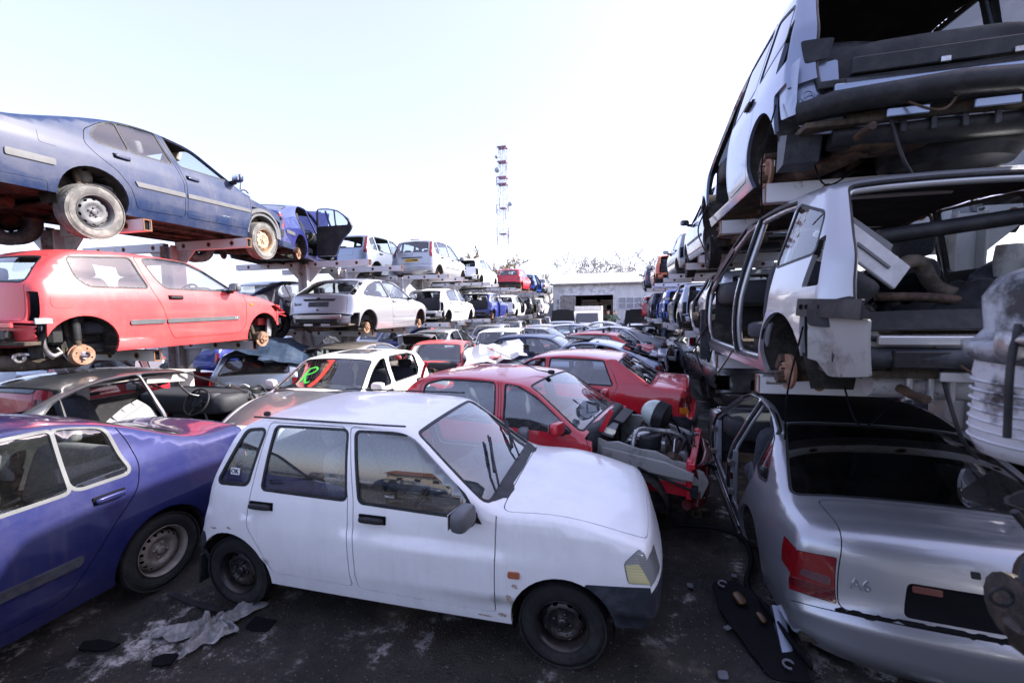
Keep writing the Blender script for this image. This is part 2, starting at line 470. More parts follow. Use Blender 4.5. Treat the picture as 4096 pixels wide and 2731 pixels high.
def disc_mesh(r, kind):
    def f(mb):
        if kind == 'disc':
            mb.lathe([(r*.55, -.012), (r, -.012), (r, .010), (r*.58, .010), (r*.52, .034), (r*.22, .036), (r*.22, .05), (.02, .052), (.001, .05)], RUST, 36)
            for k in range(5):
                a = 2*pi*k/5; mb.lathe([(.007, .03), (.007, .062), (.001, .063)], RUSTD, 8, c=(r*.38*cos(a), 0, r*.38*sin(a)))
            # caliper
            cal = [(r*1.06*cos(a), r*1.06*sin(a)) for a in np.linspace(.1, 1.2, 7)]+[(r*.62*cos(a), r*.62*sin(a)) for a in np.linspace(1.2, .1, 7)]
            mb.prism(cal, -.05, .038, RUSTD)
            mb.lathe([(.024, -.10), (.026, -.04), (.026, -.05)], RUSTD, 12, c=(r*.6, 0, r*.55))
        else:
            mb.lathe([(r*.98, -.055), (r*1.05, -.05), (r*1.05, -.038), (r*.97, -.034), (r*.97, .0), (r*.93, .010), (r*.5, .014), (r*.48, .011), (r*.36, .012)], RUST, 40)
            mb.lathe([(r*.36, .012), (r*.31, .013), (r*.30, .05), (r*.22, .062), (.001, .063)], CHROME, 24)
            for k in range(4):
                a = 2*pi*k/4+.4; mb.lathe([(.009, .0135), (.009, .016), (.0005, .0161)], EMPTYK, 8, c=(r*.66*cos(a), 0, r*.66*sin(a)))
    return mesh_of(('disc', round(r, 3), kind), f)
def add_wheel(root, x, y, z, R, spec, side, steer=0, camber=0):
    """spec: ('tyre', rim material, holes, kind, lugs, rim fraction, tyre material) or 'disc' / 'drum'"""
    rz = (0 if side > 0 else pi)
    if spec in ('disc', 'drum'):
        o = child('brake_'+spec, disc_mesh(.125 if spec == 'disc' else .115, spec), root, (x, y-side*.05, z), (0, 0, rz+steer))
        return o
    _, rm, holes, kind, lugs, fr, tm = spec
    w = .175; rr = R*fr
    e = bpy.data.objects.new('wheel', rim_hub_mesh(rr)); COL.objects.link(e); e.parent = root
    e.location = (x, y-side*w*.5, z); e.rotation_euler = (camber, 0, rz+steer)
    child('tyre', tyre_mesh(R, w, rr, tm), e); child('rim', rim_mesh(rr, w*.95, rm, holes, kind, lugs), e)
    return e
def rim_hub_mesh(rr):
    def f(mb):
        mb.lathe([(rr*.5, -.085), (rr*.5, -.03), (.03, -.02), (.001, -.02)], RUSTD, 20)
    return mesh_of(('hub', round(rr, 3)), f)

# ------------------------------------------------------------------ car body surfaces
class Body:
    def __init__(s, sp, step):
        s.sp = sp; s.step = step
        pr = sp['prof']; P = [np.array((p[1], p[2]), float) for p in pr]; pts = []; marks = []
        for i, p in enumerate(pr):
            if 0 < i < len(pr)-1 and p[3] > 0:
                a, b, q = P[i-1], P[i+1], P[i]; la = np.hypot(*(a-q)); lb = np.hypot(*(b-q))
                r0 = min(p[3], .48*la); r1 = min(p[3], .48*lb); q0 = q+(a-q)/la*r0; q1 = q+(b-q)/lb*r1
                for j in range(9):
                    t = j/8; pts.append((1-t)**2*q0+2*t*(1-t)*q+t*t*q1)
                    if j == 4: marks.append(len(pts)-1)
            else:
                pts.append(P[i]); marks.append(len(pts)-1)
        pts = np.array(pts); sl = np.r_[0, np.cumsum(np.hypot(*np.diff(pts, axis=0).T))]
        s.tags = {p[0]: sl[marks[i]] for i, p in enumerate(pr) if p[0]}
        ms = [sl[k] for k in marks]
        s.L = sl[-1]; s.ss = np.linspace(0, s.L, int(s.L/.012)+2)
        s.x = np.interp(s.ss, sl, pts[:, 0]); s.z = np.interp(s.ss, sl, pts[:, 1])
        # light smoothing of the outline, heavy smoothing of its normal
        def sm(a, w):
            k = int(w/.012)*2+1; pad = np.r_[2*a[0]-a[k:0:-1], a, 2*a[-1]-a[-2:-k-2:-1]]
            ker = np.hanning(k+2)[1:-1]; ker /= ker.sum(); return np.convolve(pad, ker, 'same')[k:-k]
        tx, tz = np.gradient(s.x), np.gradient(s.z)
        nx, nz = sm(tz, .16), sm(-tx, .16); l = np.hypot(nx, nz); s.nx, s.nz = nx/l, nz/l
        if s.nz[len(s.nz)//2] < 0: s.nx, s.nz = -s.nx, -s.nz
        s.d = interp(list(zip(ms, [p[4] for p in pr])))(s.ss)
        s.plan = interp(sorted(sp['plan'])); s.sec = interp(sp['sec']); s.W = sp['W']; s.cre = sp.get('crease', [])
        s.ex = s.x-s.nx*s.d; s.ez = s.z-s.nz*s.d
        s.w = s.Y(s.ex, s.ez); s.Wr = s.W*.9
        tg = sorted(set([0, s.L]+list(s.tags.values())))
        S = [0.0]; 
        for a, b in zip(tg[:-1], tg[1:]):
            k = max(1, int(math.ceil((b-a)/(step*.8)))); S += [a+(b-a)*(j+1)/k for j in range(k)]
        s.S = np.array(S)
        s.E = np.stack([np.interp(s.S, s.ss, s.ex), np.interp(s.S, s.ss, s.ez)], 1)
        _, ns = s.side_raw(s.E); uv = np.stack([s.S, np.full(len(s.S), s.Wr)], 1); _, nt = s.top_raw(uv)
        na = ns+nt; s.En = na/np.linalg.norm(na, axis=1)[:, None]
    def Y(s, x, z):
        y = s.W*s.plan(x)*s.sec(z)
        for (x0, z0, x1, z1, dep, wid) in s.cre:
            zz = z0+(x-x0)/(x1-x0)*(z1-z0); y = y+dep*.5*(1+np.tanh((z-zz)/wid))
        return y
    def side_raw(s, uv):
        x, z = uv[:, 0], uv[:, 1]; h = .004
        y = s.Y(x, z); yx = (s.Y(x+h, z)-s.Y(x-h, z))/(2*h); yz = (s.Y(x, z+h)-s.Y(x, z-h))/(2*h)
        N = np.stack([-yx, np.ones(len(x)), -yz], 1); N /= np.linalg.norm(N, axis=1)[:, None]
        return np.stack([x, y, z], 1), N
    def tp(s, S, U):
        t = U/s.Wr; S = np.clip(S, 0, s.L); g = .55*t*t+.45*np.abs(t)**6
        i = lambda a: np.interp(S, s.ss, a)
        d = i(s.d)*g
        return np.stack([i(s.x)-i(s.nx)*d, t*i(s.w), i(s.z)-i(s.nz)*d], 1)
    def top_raw(s, uv):
        S, U = uv[:, 0], uv[:, 1]; h = .012
        P = s.tp(S, U); a = s.tp(S+h, U)-s.tp(S-h, U); b = s.tp(S, U+h)-s.tp(S, U-h)
        N = np.cross(a, b); N /= np.maximum(np.linalg.norm(N, axis=1), 1e-9)[:, None]
        n0 = np.stack([np.interp(S, s.ss, s.nx), 0*S, np.interp(S, s.ss, s.nz)], 1)
        N[(N*n0).sum(1) < 0] *= -1
        return P, N
    def blend(s, P, N, dist, S):
        w = np.clip(1-dist/.045, 0, 1); w = w*w*(3-2*w)
        n = np.stack([np.interp(S, s.S, s.En[:, k]) for k in range(3)], 1)
        M = N*(1-w[:, None])+n*w[:, None]; return M/np.linalg.norm(M, axis=1)[:, None]
    def side(s, uv):
        P, N = s.side_raw(uv)
        d = ((uv[:, None, :]-s.E[None])**2).sum(-1); k = d.argmin(1)
        return P, s.blend(P, N, np.sqrt(d.min(1)), s.S[k])
    def top(s, uv):
        P, N = s.top_raw(uv); t = np.clip(np.abs(uv[:, 1])/s.Wr, 0, 1)
        dist = (1-t)*np.interp(uv[:, 0], s.ss, s.w)
        sg = np.sign(uv[:, 1]); n = N.copy(); n[:, 1] *= sg
        n = s.blend(P, n, dist, uv[:, 0]); n[:, 1] *= sg
        return P, n
    # positions on the centre strip
    def sx(s, k):
        if k[0] in s.tags: return s.tags[k[0]]+k[1]
        if k[0] == 'R': m = s.ss > s.tags['rr']-.02
        elif k[0] == 'F': m = s.ss < s.tags['cowl']
        else:
            m = (s.ss > s.tags['hf']-.1) & (s.ss < s.tags['rr']+.3); return s.ss[m][np.argmin(np.abs(s.x[m]-k[1]))]
        return s.ss[m][np.argmin(np.abs(s.z[m]-k[1]))]
    def half(s, pts, r=.05, mirror=True):
        q = [(s.sx(k), t*s.Wr) for k, t in pts]
        if mirror: q = q+[(a, -b) for a, b in q[::-1]]
        return round_poly(q, r)
    def outline(s):
        sp = s.sp; E = [tuple(p) for p in s.E]; hb = sp['wb']/2; cz = sp.get('az', sp['tr']+.01); ar = sp['ar']; arr = sp.get('arr', ar); sl = sp['sill']
        def arch(cx, r, za, zb):
            t1 = pi-math.asin(max(-.95, (za-cz)/r)); t2 = math.asin(max(-.95, (zb-cz)/r)); n = 18
            return [(cx+r*cos(t1+(t2-t1)*i/n), cz+r*sin(t1+(t2-t1)*i/n)) for i in range(n+1)]
        B = [(E[-1][0], E[-1][1])]+arch(-hb, arr, E[-1][1], sl)+arch(hb, ar, sl, E[0][1])
        return E+densify(B+[E[0]], s.step*1.2, False)[1:-1]

def regions(outline, panels, wins, step):
    """panels: (name, outline, gap)   wins: (name, outline, trim width)"""
    loops = [outline]; reg = []
    for n, p, g in panels:
        i = offset_poly(p, -g); loops += [densify(p, step), densify(i, step)]; reg.append((n, p, i, 'gap'))
    for n, p, tr in wins:
        o = offset_poly(p, tr) if tr > 0 else None
        loops += [densify(p, step)]+([densify(o, step)] if o else []); reg.append((n, o, p, n+'.trim'))
    UV, T = cdt(loops, step, outline)
    ce = UV[T].mean(1)
    own = np.where(inside(outline, ce), 'body', '').astype('<U24')
    ok = own != ''
    for n, o, i, on in reg:
        if o is not None: own[ok & inside(o, ce)] = on
        own[ok & inside(i, ce)] = n
    return UV, T, own
SURF = {}
def body_of(key, sp, step):
    if (key, step) not in SURF: SURF[(key, step)] = Body(sp, step)
    return SURF[(key, step)]
STEEL_B = ('tyre', RIMBK, 8, 'slot', 4, .60, RUBBER)
STEEL_G = ('tyre', RIMGR, 10, 'slot', 5, .63, RUBBER_D)
STEEL_T = ('tyre', RIMTAN, 10, 'slot', 5, .63, RUBBER_D)
STEEL_N = ('tyre', RIMBR, 16, 'round', 4, .64, RUBBER)
ALLOY = ('tyre', RIMALU, 7, 'big', 5, .66, RUBBER)

def car(name, label, cat, key, mat, loc, yaw, no=(), wheels='disc', opened={}, step=.07, under=False, seats=2, pitch=0, roll=0,
        group=None, inner=None, glassm=None, bump=None, sag=0.0, plate=None, side_detail=True, seatm=None, lights={}, screenm=None,
        dash=True, wheel_side=-1, matof={}):
    """one car: an empty at its base with the body, panels, glass, lamps, wheels and fittings as parts"""
    sp = SPECS[key]; B = body_of(key, sp, step); no = set(no)
    root = thing(name, label, cat, loc, (roll, pitch, yaw), group)
    inner = inner or INNER; gm = glassm or GLASS; bm = bump or sp.get('bumpm') or mat; seatm = seatm or FABRIC
    hb = sp['wb']/2; out = B.outline(); parts = {'root': root, 'B': B}
    has = lambda k: k not in no
    pm = lambda k: matof.get(k, mat)
    # ---- side domain
    wn = sp['win']; dr = sp['door']
    sp_pan = [(k, round_poly(p, r, 5), .007) for k, p, r in dr]
    for k in ('tl', 'hl', 'fbump', 'rbump', 'fender'):
        if k in sp.get('sidep', {}): sp_pan.append((k, round_poly(sp['sidep'][k], .02, 3), .0035))
    sw = [(k, round_poly(p, r, 5), tr) for k, p, r, ow, tr in wn]
    owner = {k: ow for k, p, r, ow, tr in wn}
    ck = ('side', key, step)
    if ck not in SURF: SURF[ck] = regions(out, sp_pan, sw, step)
    UV, T, own = SURF[ck]
    body = MB(); bumpF = MB(); bumpR = MB()
    lamps = {(a, b): MB() for a in ('tl', 'hl') for b in 'lr'}
    doors = {}
    for sd, mir in (('l', False), ('r', True)):
        sh = lambda mb, tag_, m, **k: shell(mb, UV, T[own == tag_], B.side, m, mirror=mir, **k)
        sh(body, 'body', mat, th=.03, min_=inner)
        for k, p, r in dr:
            nm = k+'_'+sd
            if nm in no or k in no: continue
            d = MB(); sh(d, k, pm(nm), th=.045, min_=inner); doors[nm] = d
        for k, mb, m in (('fbump', bumpF, bm), ('rbump', bumpR, bm)): sh(mb, k, pm(k) if k in matof else m, th=.012, min_=BLACK)
        for k in ('tl', 'hl'): sh(lamps[(k, sd)], k, lights.get(k, REDL if k == 'tl' else CLEAR), th=.03, min_=EMPTYK)
    # ---- strip over bonnet, roof and tail
    tp_pan = []; tp_win = []
    st = sp['strip']
    for k, pts, r in st:
        if k in ('screen', 'rear_glass', 'sunroof', 'plate_recess'): tp_win.append((k, B.half(pts, r), .022 if k != 'plate_recess' else 0))
        elif k in ('tl', 'hl'):
            q = B.half(pts, .015, False); tp_pan += [(k+'_l', q, .0035), (k+'_r', [(a, -b) for a, b in q], .0035)]
        else: tp_pan.append((k, B.half(pts, r), .006))
    oW = densify([(a, B.Wr) for a in B.S[::-1]], 9, False)+densify([(0, B.Wr), (0, -B.Wr)], step, False)[1:-1]+[(a, -B.Wr) for a in B.S]+densify([(B.L, -B.Wr), (B.L, B.Wr)], step, False)[1:-1]
    ck = ('top', key, step)
    if ck not in SURF: SURF[ck] = regions(oW, tp_pan, tp_win, step)
    UV2, T2, own2 = SURF[ck]
    st_ = lambda mb, tag_, m, **k: shell(mb, UV2, T2[own2 == tag_], B.top, m, **k)
    st_(body, 'body', mat, th=.03, min_=inner)
    tail = MB(); hood = MB(); tailname = sp.get('tailname', 'tailgate')
    st_(hood, 'hood', pm('hood'), th=.02, min_=plain('bonnet_underside', (.05, .05, .055), .7)); st_(tail, 'tail', pm('tail'), th=.03, min_=inner)
    st_(bumpF, 'fbump', pm('fbump') if 'fbump' in matof else bm, th=.012, min_=BLACK); st_(bumpR, 'rbump', pm('rbump') if 'rbump' in matof else bm, th=.012, min_=BLACK)
    for k in ('tl', 'hl'):
        for sd in 'lr': st_(lamps[(k, sd)], k+'_'+sd, lights.get(k, REDL if k == 'tl' else CLEAR), th=.03, min_=EMPTYK)
    # sunroof and recess without their own object
    st_(tail if 'tail' in [a for a, _, _ in st] and has('tail') else body, 'plate_recess', sp.get('recm', BLACK), off=-.012, th=.01)
    # wheel arches: inner housings
    cz = sp.get('az', sp['tr']+.01); houses = []
    for sx_, ar in ((1, sp['ar']), (-1, sp.get('arr', sp['ar']))):
        a0, a1 = -.35, pi+.35
        if sx_ < 0: zb = B.E[-1][1]
        for sg in (1, -1):
            hs = MB(); houses.append(hs); V = []; n = 20
            for i in range(n+1):
                a = a0+(a1-a0)*i/n; x = sx_*hb+(ar+.004)*cos(a); z = cz+(ar+.004)*sin(a)
                y = float(B.Y(np.array([x]), np.array([z]))[0])-.012
                for yy in (y, y-.10, sp['W']-.34): V.append((x, sg*yy, z))
            F = [(i*3+j, i*3+j+1, i*3+j+4, i*3+j+3) for i in range(n) for j in range(2)]
            hs.add(V, F, HOUSE)
            cap = [V[i*3+2] for i in range(n+1)]; hs.add(cap, [tuple(range(n+1))], HOUSE)
            for k in range(5):  # stiffening swages of the housing
                a = .5+k*.5; x = sx_*hb+(ar-.012)*cos(a); z = cz+(ar-.012)*sin(a)
                hs.box((x, sg*(sp['W']-.24), z), (.03, .17, .014), HOUSE, rot=(0, pi/2-a, 0), bev=.004)
    bo = body.build('body', root)
    for hs in houses: hs.build('wheel_housing', root)
    parts['body'] = bo
    # ---- doors, windows
    def door_open(o, k, deg, sd):
        p = dict((a, b) for a, b, _ in dr)[k]; xh = max(a for a, _ in p); zh = .7
        yh = float(B.Y(np.array([xh]), np.array([zh]))[0])*(1 if sd == 'l' else -1)
        a = radians(deg)*(1 if sd == 'l' else -1)
        o.matrix_local = Matrix.Translation((xh, yh, 0)) @ Matrix.Rotation(-a, 4, 'Z') @ Matrix.Translation((-xh, -yh, 0))
    dobj = {}
    for nm, d in doors.items():
        k, sd = nm.split('_'); o = d.build('door', root); dobj[nm] = o
        if nm in opened: door_open(o, k, opened[nm], sd)
        if k in sp.get('handle', {}) and side_detail:
            hx, hz = sp['handle'][k]; h = MB(); y = float(B.Y(np.array([hx]), np.array([hz]))[0]); g = 1 if sd == 'l' else -1
            hm = sp.get('handlem', BLACK); hm = mat if hm == 'paint' else hm
            h.box((hx, g*(y+.001), hz), (.19, .012, .055), EMPTYK, bev=.005)
            blob(h, (hx, g*(y+.018), hz), (.175, .035, .036), hm, .45)
            h.build('handle', o)
    for k, p, r, ow, tr in wn:
        for sd, mir in (('l', False), ('r', True)):
            par = root if ow == 'body' else dobj.get(ow+'_'+sd)
            if par is None: continue
            if ow == 'body' and k+'_'+sd+'_all' in no: continue
            w = MB()
            shell(w, UV, T[own == k+'.trim'], B.side, sp.get('trimm', BLACK), th=.03, off=.001, mirror=mir)
            gone = (k in no) or (k+'_'+sd in no)
            if not gone: shell(w, UV, T[own == k], B.side, gm, th=0, off=-.006, mirror=mir)
            w.build('window' if not gone else 'window_frame', par)
    # ---- bonnet, tailgate, glass on the strip
    def hinge(o, s0, deg, sgn):
        P = B.tp(np.array([s0]), np.array([0.]))[0]
        o.matrix_local = Matrix.Translation(P) @ Matrix.Rotation(radians(deg)*sgn, 4, 'Y') @ Matrix.Translation(-Vector(P))
    if has('hood') and hood.V:
        o = hood.build('bonnet', root); parts['hood'] = o
        if 'hood' in opened: hinge(o, B.tags['cowl'], opened['hood'], 1 if False else -1)
    to = None
    if has('tail') and tail.V:
        to = tail.build(tailname, root); parts['tail'] = to
        if 'tail' in opened: hinge(to, B.tags[sp.get('tailhinge', 'rr')]+.05, opened['tail'], 1)
    for k, nm in (('screen', 'windscreen'), ('rear_glass', 'rear_window')):
        if not any(a == k for a, _, _ in st): continue
        par = to if (k == 'rear_glass' and sp.get('glass_in_tail')) else root
        if par is None: continue
        w = MB(); st_(w, k+'.trim', BLACK, th=.02, off=.001)
        if has(k): st_(w, k, (screenm or gm) if k == 'screen' else sp.get('rgm', gm), th=0, off=-.004)
        w.build(nm if has(k) else nm+'_frame', par)
    if 'sunroof' in [a for a, _, _ in st]:
        w = MB(); st_(w, 'sunroof.trim', BLACK, th=.02, off=.001)
        if has('sunroof'): st_(w, 'sunroof', GLASS_K, th=.01, off=-.002)
        w.build('sunroof', root)
    # ---- bumpers; where one is gone the crash beam and the inner panel show
    xf = B.sp['prof'][1][1]; xr = B.sp['prof'][-2][1]
    if has('fbump'): bumpF.build('bumper', root)
    else:
        q = MB(); W = sp['W']
        q.box((xf-.20, 0, .47), (.07, W*1.45, .10), BLACK); q.box((xf-.22, 0, .72), (.06, W*1.5, .05), mat)
        q.box((xf-.30, 0, .50), (.05, W*.95, .40), UNDER)
        for g in (1, -1): q.box((xf-.42, g*W*.62, .47), (.42, .09, .12), mat); q.box((xf-.24, g*W*.66, .58), (.05, .10, .36), mat)
        q.build('front_panel', root)
    if has('rbump'): bumpR.build('bumper', root)
    else:
        q = MB(); shellm = pm('rpanel')
        s_ = own2 == 'rbump'; shell(q, UV2, T2[s_ & (np.abs(UV2[T2].mean(1)[:, 1]) < B.Wr*.97)], B.top, shellm, th=.01, off=-.07)
        P = B.tp(np.array([B.sx(('R', sp['sill']+.24))]), np.array([0.]))[0]
        q.box((P[0]+.015, 0, P[2]), (.05, sp['W']*1.25, .09), BLACK); q.box((P[0]+.02, 0, P[2]+.10), (.03, sp['W']*1.4, .05), shellm)
        for g in (1, -1):
            q.box((P[0]+.04, g*sp['W']*.5, P[2]), (.10, .08, .08), BLACK)
            q.box((P[0]+.01, g*sp['W']*.25, P[2]-.09), (.02, .22, .05), shellm)
        q.build('rear_panel', root)
    # ---- lamps
    for k, nm in (('tl', 'tail_light'), ('hl', 'headlight')):
        for sd in 'lr':
            if has(k) and has(k+'_'+sd): lamps[(k, sd)].build(nm, root)
    # ---- floor, running gear
    fl = MB(); W = sp['W']; zs = sp['sill']+.045; ar = sp['ar']
    fl.box((0, 0, zs), (sp['wb']-2*ar+.02, W*1.80, .03), UNDER); fl.box((-.05, 0, zs+.04), (sp['wb']+.2, W*2-.70, .035), UNDER)
    rl = -xr-hb
    fl.box((-hb-rl*.42, 0, zs+.13), (rl*.85+.1, W*2-.72, .04), UNDER); fl.box((-hb-ar-(rl-ar)*.42, 0, zs+.10), (max(.05, (rl-ar)*.8), W*1.72, .04), UNDER)
    if under:
        for g in (1, -1):
            fl.box((0, g*.42, zs-.035), (sp['wb']-.5, .09, .06), UNDER); fl.box((0, g*W*.88, zs-.02), (sp['wb']-2*ar, .05, .05), UNDER)
        for k in range(9): fl.box((-.75+.18*k, 0, zs-.02), (.06, .75, .014), UNDER)
        fl.tube(curve_pts([(.9, .1, zs-.02), (.2, .05, zs-.06), (-.6, .12, zs-.05), (-hb-.1, .18, zs+.02)]), .028, RUSTD)
        blob(fl, (-hb-.42, .22, zs+.03), (.30, .55, .17), RUSTD, .5); fl.tube([(-hb-.5, .42, zs+.02), (-hb-.72, .45, zs), (-hb-.82, .45, zs)], .024, RUSTD)
        blob(fl, (-hb+.35, -.15, zs+.0), (.5, .8, .16), BLACK, .4)
        hz = sp['tr']-sag
        fl.tube([(-hb, -W+.16, hz+.02), (-hb+.06, -W*.5, hz+.05), (-hb+.06, W*.5, hz+.05), (-hb, W-.16, hz+.02)], .045, UNDER)
        for g in (1, -1):
            fl.box((-hb+.22, g*(W-.36), hz+.02), (.48, .07, .08), UNDER, rot=(0, .12, 0)); coil(fl, (-hb+.12, g*(W-.36), hz+.02), .055, .24, 5, .008, RUSTD)
            fl.tube([(-hb-.02, g*(W-.22), hz), (-hb-.04, g*(W-.26), hz+.24)], .024, BLACK); fl.tube([(-hb-.03, g*(W-.24), hz+.2), (-hb-.06, g*(W-.3), hz+.5)], .036, UNDER)
            fl.box((hb, g*(W-.42), hz-.02), (.20, .40, .05), UNDER, rot=(0, 0, .2)); coil(fl, (hb-.02, g*(W-.34), hz+.14), .06, .24, 5, .009, RUSTD)
            fl.tube([(hb, g*(W-.25), hz), (hb-.03, g*(W-.34), hz+.42)], .032, UNDER)
    fl.build('floor_pan', root)
    WH = wheels if isinstance(wheels, dict) else {k: wheels for k in ('fl', 'fr', 'rl', 'rr')}
    for k, sx_, sg in (('fl', 1, 1), ('fr', 1, -1), ('rl', -1, 1), ('rr', -1, -1)):
        q = WH.get(k)
        if q is None: continue
        ys = sp.get('track', sp['W']-.045)
        steer = camb = dz = 0
        if isinstance(q, dict): steer = q.get('steer', 0); camb = q.get('camber', 0); dz = q.get('dz', 0); q = q['w']
        add_wheel(root, sx_*hb, sg*ys, sp['tr']+(dz if dz else (-sag if q in ('disc', 'drum') else 0)), sp['tr'], q, sg, steer, camb)
    # ---- cabin
    if seats:
        sxp = sp.get('seatx', -.12)
        for g in (1, -1):
            s_ = MB(); y = g*W*.46
            if ('seat_r' if g < 0 else 'seat_l') in no: continue
            blob(s_, (sxp+.10, y, zs+.24), (.52, .48, .18), seatm, .5); blob(s_, (sxp-.24, y, zs+.56), (.17, .47, .66), seatm, .5, rot=(0, -.28, 0))
            blob(s_, (sxp-.37, y, zs+.97), (.12, .27, .20), seatm, .5, rot=(0, -.2, 0)); s_.box((sxp+.05, y, zs+.09), (.36, .36, .14), BLACK)
            s_.build('seat', root)
        if seats > 1:
            s_ = MB(); xb = -hb+.22
            blob(s_, (xb+.10, 0, zs+.24), (.50, W*1.55, .18), seatm, .4); blob(s_, (xb-.20, 0, zs+.52), (.16, W*1.5, .58), seatm, .4, rot=(0, -.3, 0))
            for g in (1, -1): blob(s_, (xb-.31, g*W*.45, zs+.86), (.10, .26, .15), seatm, .5)
            s_.build('rear_seat', root)
    if dash:
        cx = B.x[np.argmin(np.abs(B.ss-B.tags['cowl']))]; czz = B.z[np.argmin(np.abs(B.ss-B.tags['cowl']))]
        d = MB(); blob(d, (cx-.20, 0, czz-.16), (.62, W*1.72, .30), DASH, .35); blob(d, (cx-.40, wheel_side*W*.46, czz-.06), (.22, .42, .16), DASH, .5)
        d.box((cx-.30, 0, czz-.36), (.30, .30, .36), DASH); d.box((cx-.02, 0, czz-.32), (.03, W*1.7, .5), INNER)
        d.build('dashboard', root)
        w = MB(); c = Vector((cx-.56, wheel_side*W*.46, czz-.10)); R = Euler((0, -1.05, 0)).to_matrix()
        w.tube([c+R @ Vector((.185*cos(a), .185*sin(a), 0)) for a in np.linspace(0, 2*pi, 25)], .014, BLACK, 6, False)
        for a in (0.2, pi-.2, -pi/2): w.tube([c+R @ Vector((.18*cos(a), .18*sin(a), 0)), c+R @ Vector((0, 0, -.03))], .014, BLACK, 6)
        blob(w, c+R @ Vector((0, 0, -.02)), (.15, .13, .05), BLACK, .5, rot=(0, -1.05, 0)); w.tube([c, c+Vector((.3, 0, -.18))], .03, BLACK)
        w.build('steering_wheel', root)
    # ---- mirrors and strips
    if side_detail:
        if 'mirror' in sp:
            mx, mz = sp['mirror']; y = float(B.Y(np.array([mx]), np.array([mz]))[0])
            for sd, g in (('l', 1), ('r', -1)):
                if 'mirror' in no or 'mirror_'+sd in no or (('fdoor_'+sd) in opened) or ('fdoor_'+sd) in no or 'fdoor' in no: continue
                m_ = MB(); mm = sp.get('mirrorm', MIDGREY); mm = mat if mm == 'paint' else mm
                blob(m_, (mx, g*(y+.135), mz+.055), (.10, .19, .125), mm, .55, rot=(0, 0, g*.15)); blob(m_, (mx, g*(y+.03), mz-.005), (.08, .12, .06), BLACK, .6)
                m_.box((mx-.052, g*(y+.135), mz+.055), (.006, .15, .09), CHROME, rot=(0, 0, g*.15), bev=.002)
                m_.build('mirror', root)
        for (nm, p, r, m, off, th, own_) in sp.get('patch', []):
            for sd, mir in (('l', False), ('r', True)):
                if nm in no or nm+'_'+sd in no: continue
                par = root if own_ == 'body' else dobj.get(own_+'_'+sd)
                if par is None: continue
                q = MB(); patch(q, B.side, p, r, mat if m == 'paint' else m, off, th, mir); q.build(nm, par)
    parts['doors'] = dobj
    return parts

def patch(mb, lift, poly, r, m, off=.012, th=.012, mirror=False, step=.06):
    L = densify(round_poly(poly, r, 4), step); UV, T = cdt([L], step, L); T = T[inside(L, UV[T].mean(1))]
    shell(mb, UV, T, lift, m, th=th, off=off, mirror=mirror)
def rear_patch(B, pts, m, name, parent, off=.01, th=.012, r=.01, dom='R'):
    """pts: (t in metres across, z) on the tail"""
    q = MB(); L = []
    for y, z in pts:
        s0 = B.sx((dom, z)); L.append((s0, y/float(np.interp(s0, B.ss, B.w))*B.Wr))
    patch(q, B.top, L, r, m, off, th); return q.build(name, parent)
def text_mesh(txt, size, m, name, parent, mat4, ext=.002, parent_inv=None):
    cu = bpy.data.curves.new(name, 'FONT'); cu.body = txt; cu.size = size; cu.extrude = ext; cu.align_x = 'CENTER'; cu.align_y = 'CENTER'
    o = bpy.data.objects.new(name, cu); COL.objects.link(o); dg = bpy.context.evaluated_depsgraph_get()
    me = bpy.data.meshes.new_from_object(o.evaluated_get(dg)); bpy.data.objects.remove(o); me.materials.clear(); me.materials.append(m)
    ob = bpy.data.objects.new(name, me); COL.objects.link(ob); ob.parent = parent; ob.matrix_local = mat4; return ob
def rear_frame(B, y, z, off=.014):
    """frame on the tail: text x runs to the right as seen from behind"""
    s0 = B.sx(('R', z)); u = y/float(np.interp(s0, B.ss, B.w))*B.Wr
    P, N = B.top(np.array([[s0, u]])); P = Vector(P[0]); N = Vector(N[0]); X = Vector((0, -1, 0)); X = (X-N*X.dot(N)).normalized(); Y_ = N.cross(X)
    M = Matrix((X, Y_, N)).transposed().to_4x4(); M.translation = P+N*off; return M
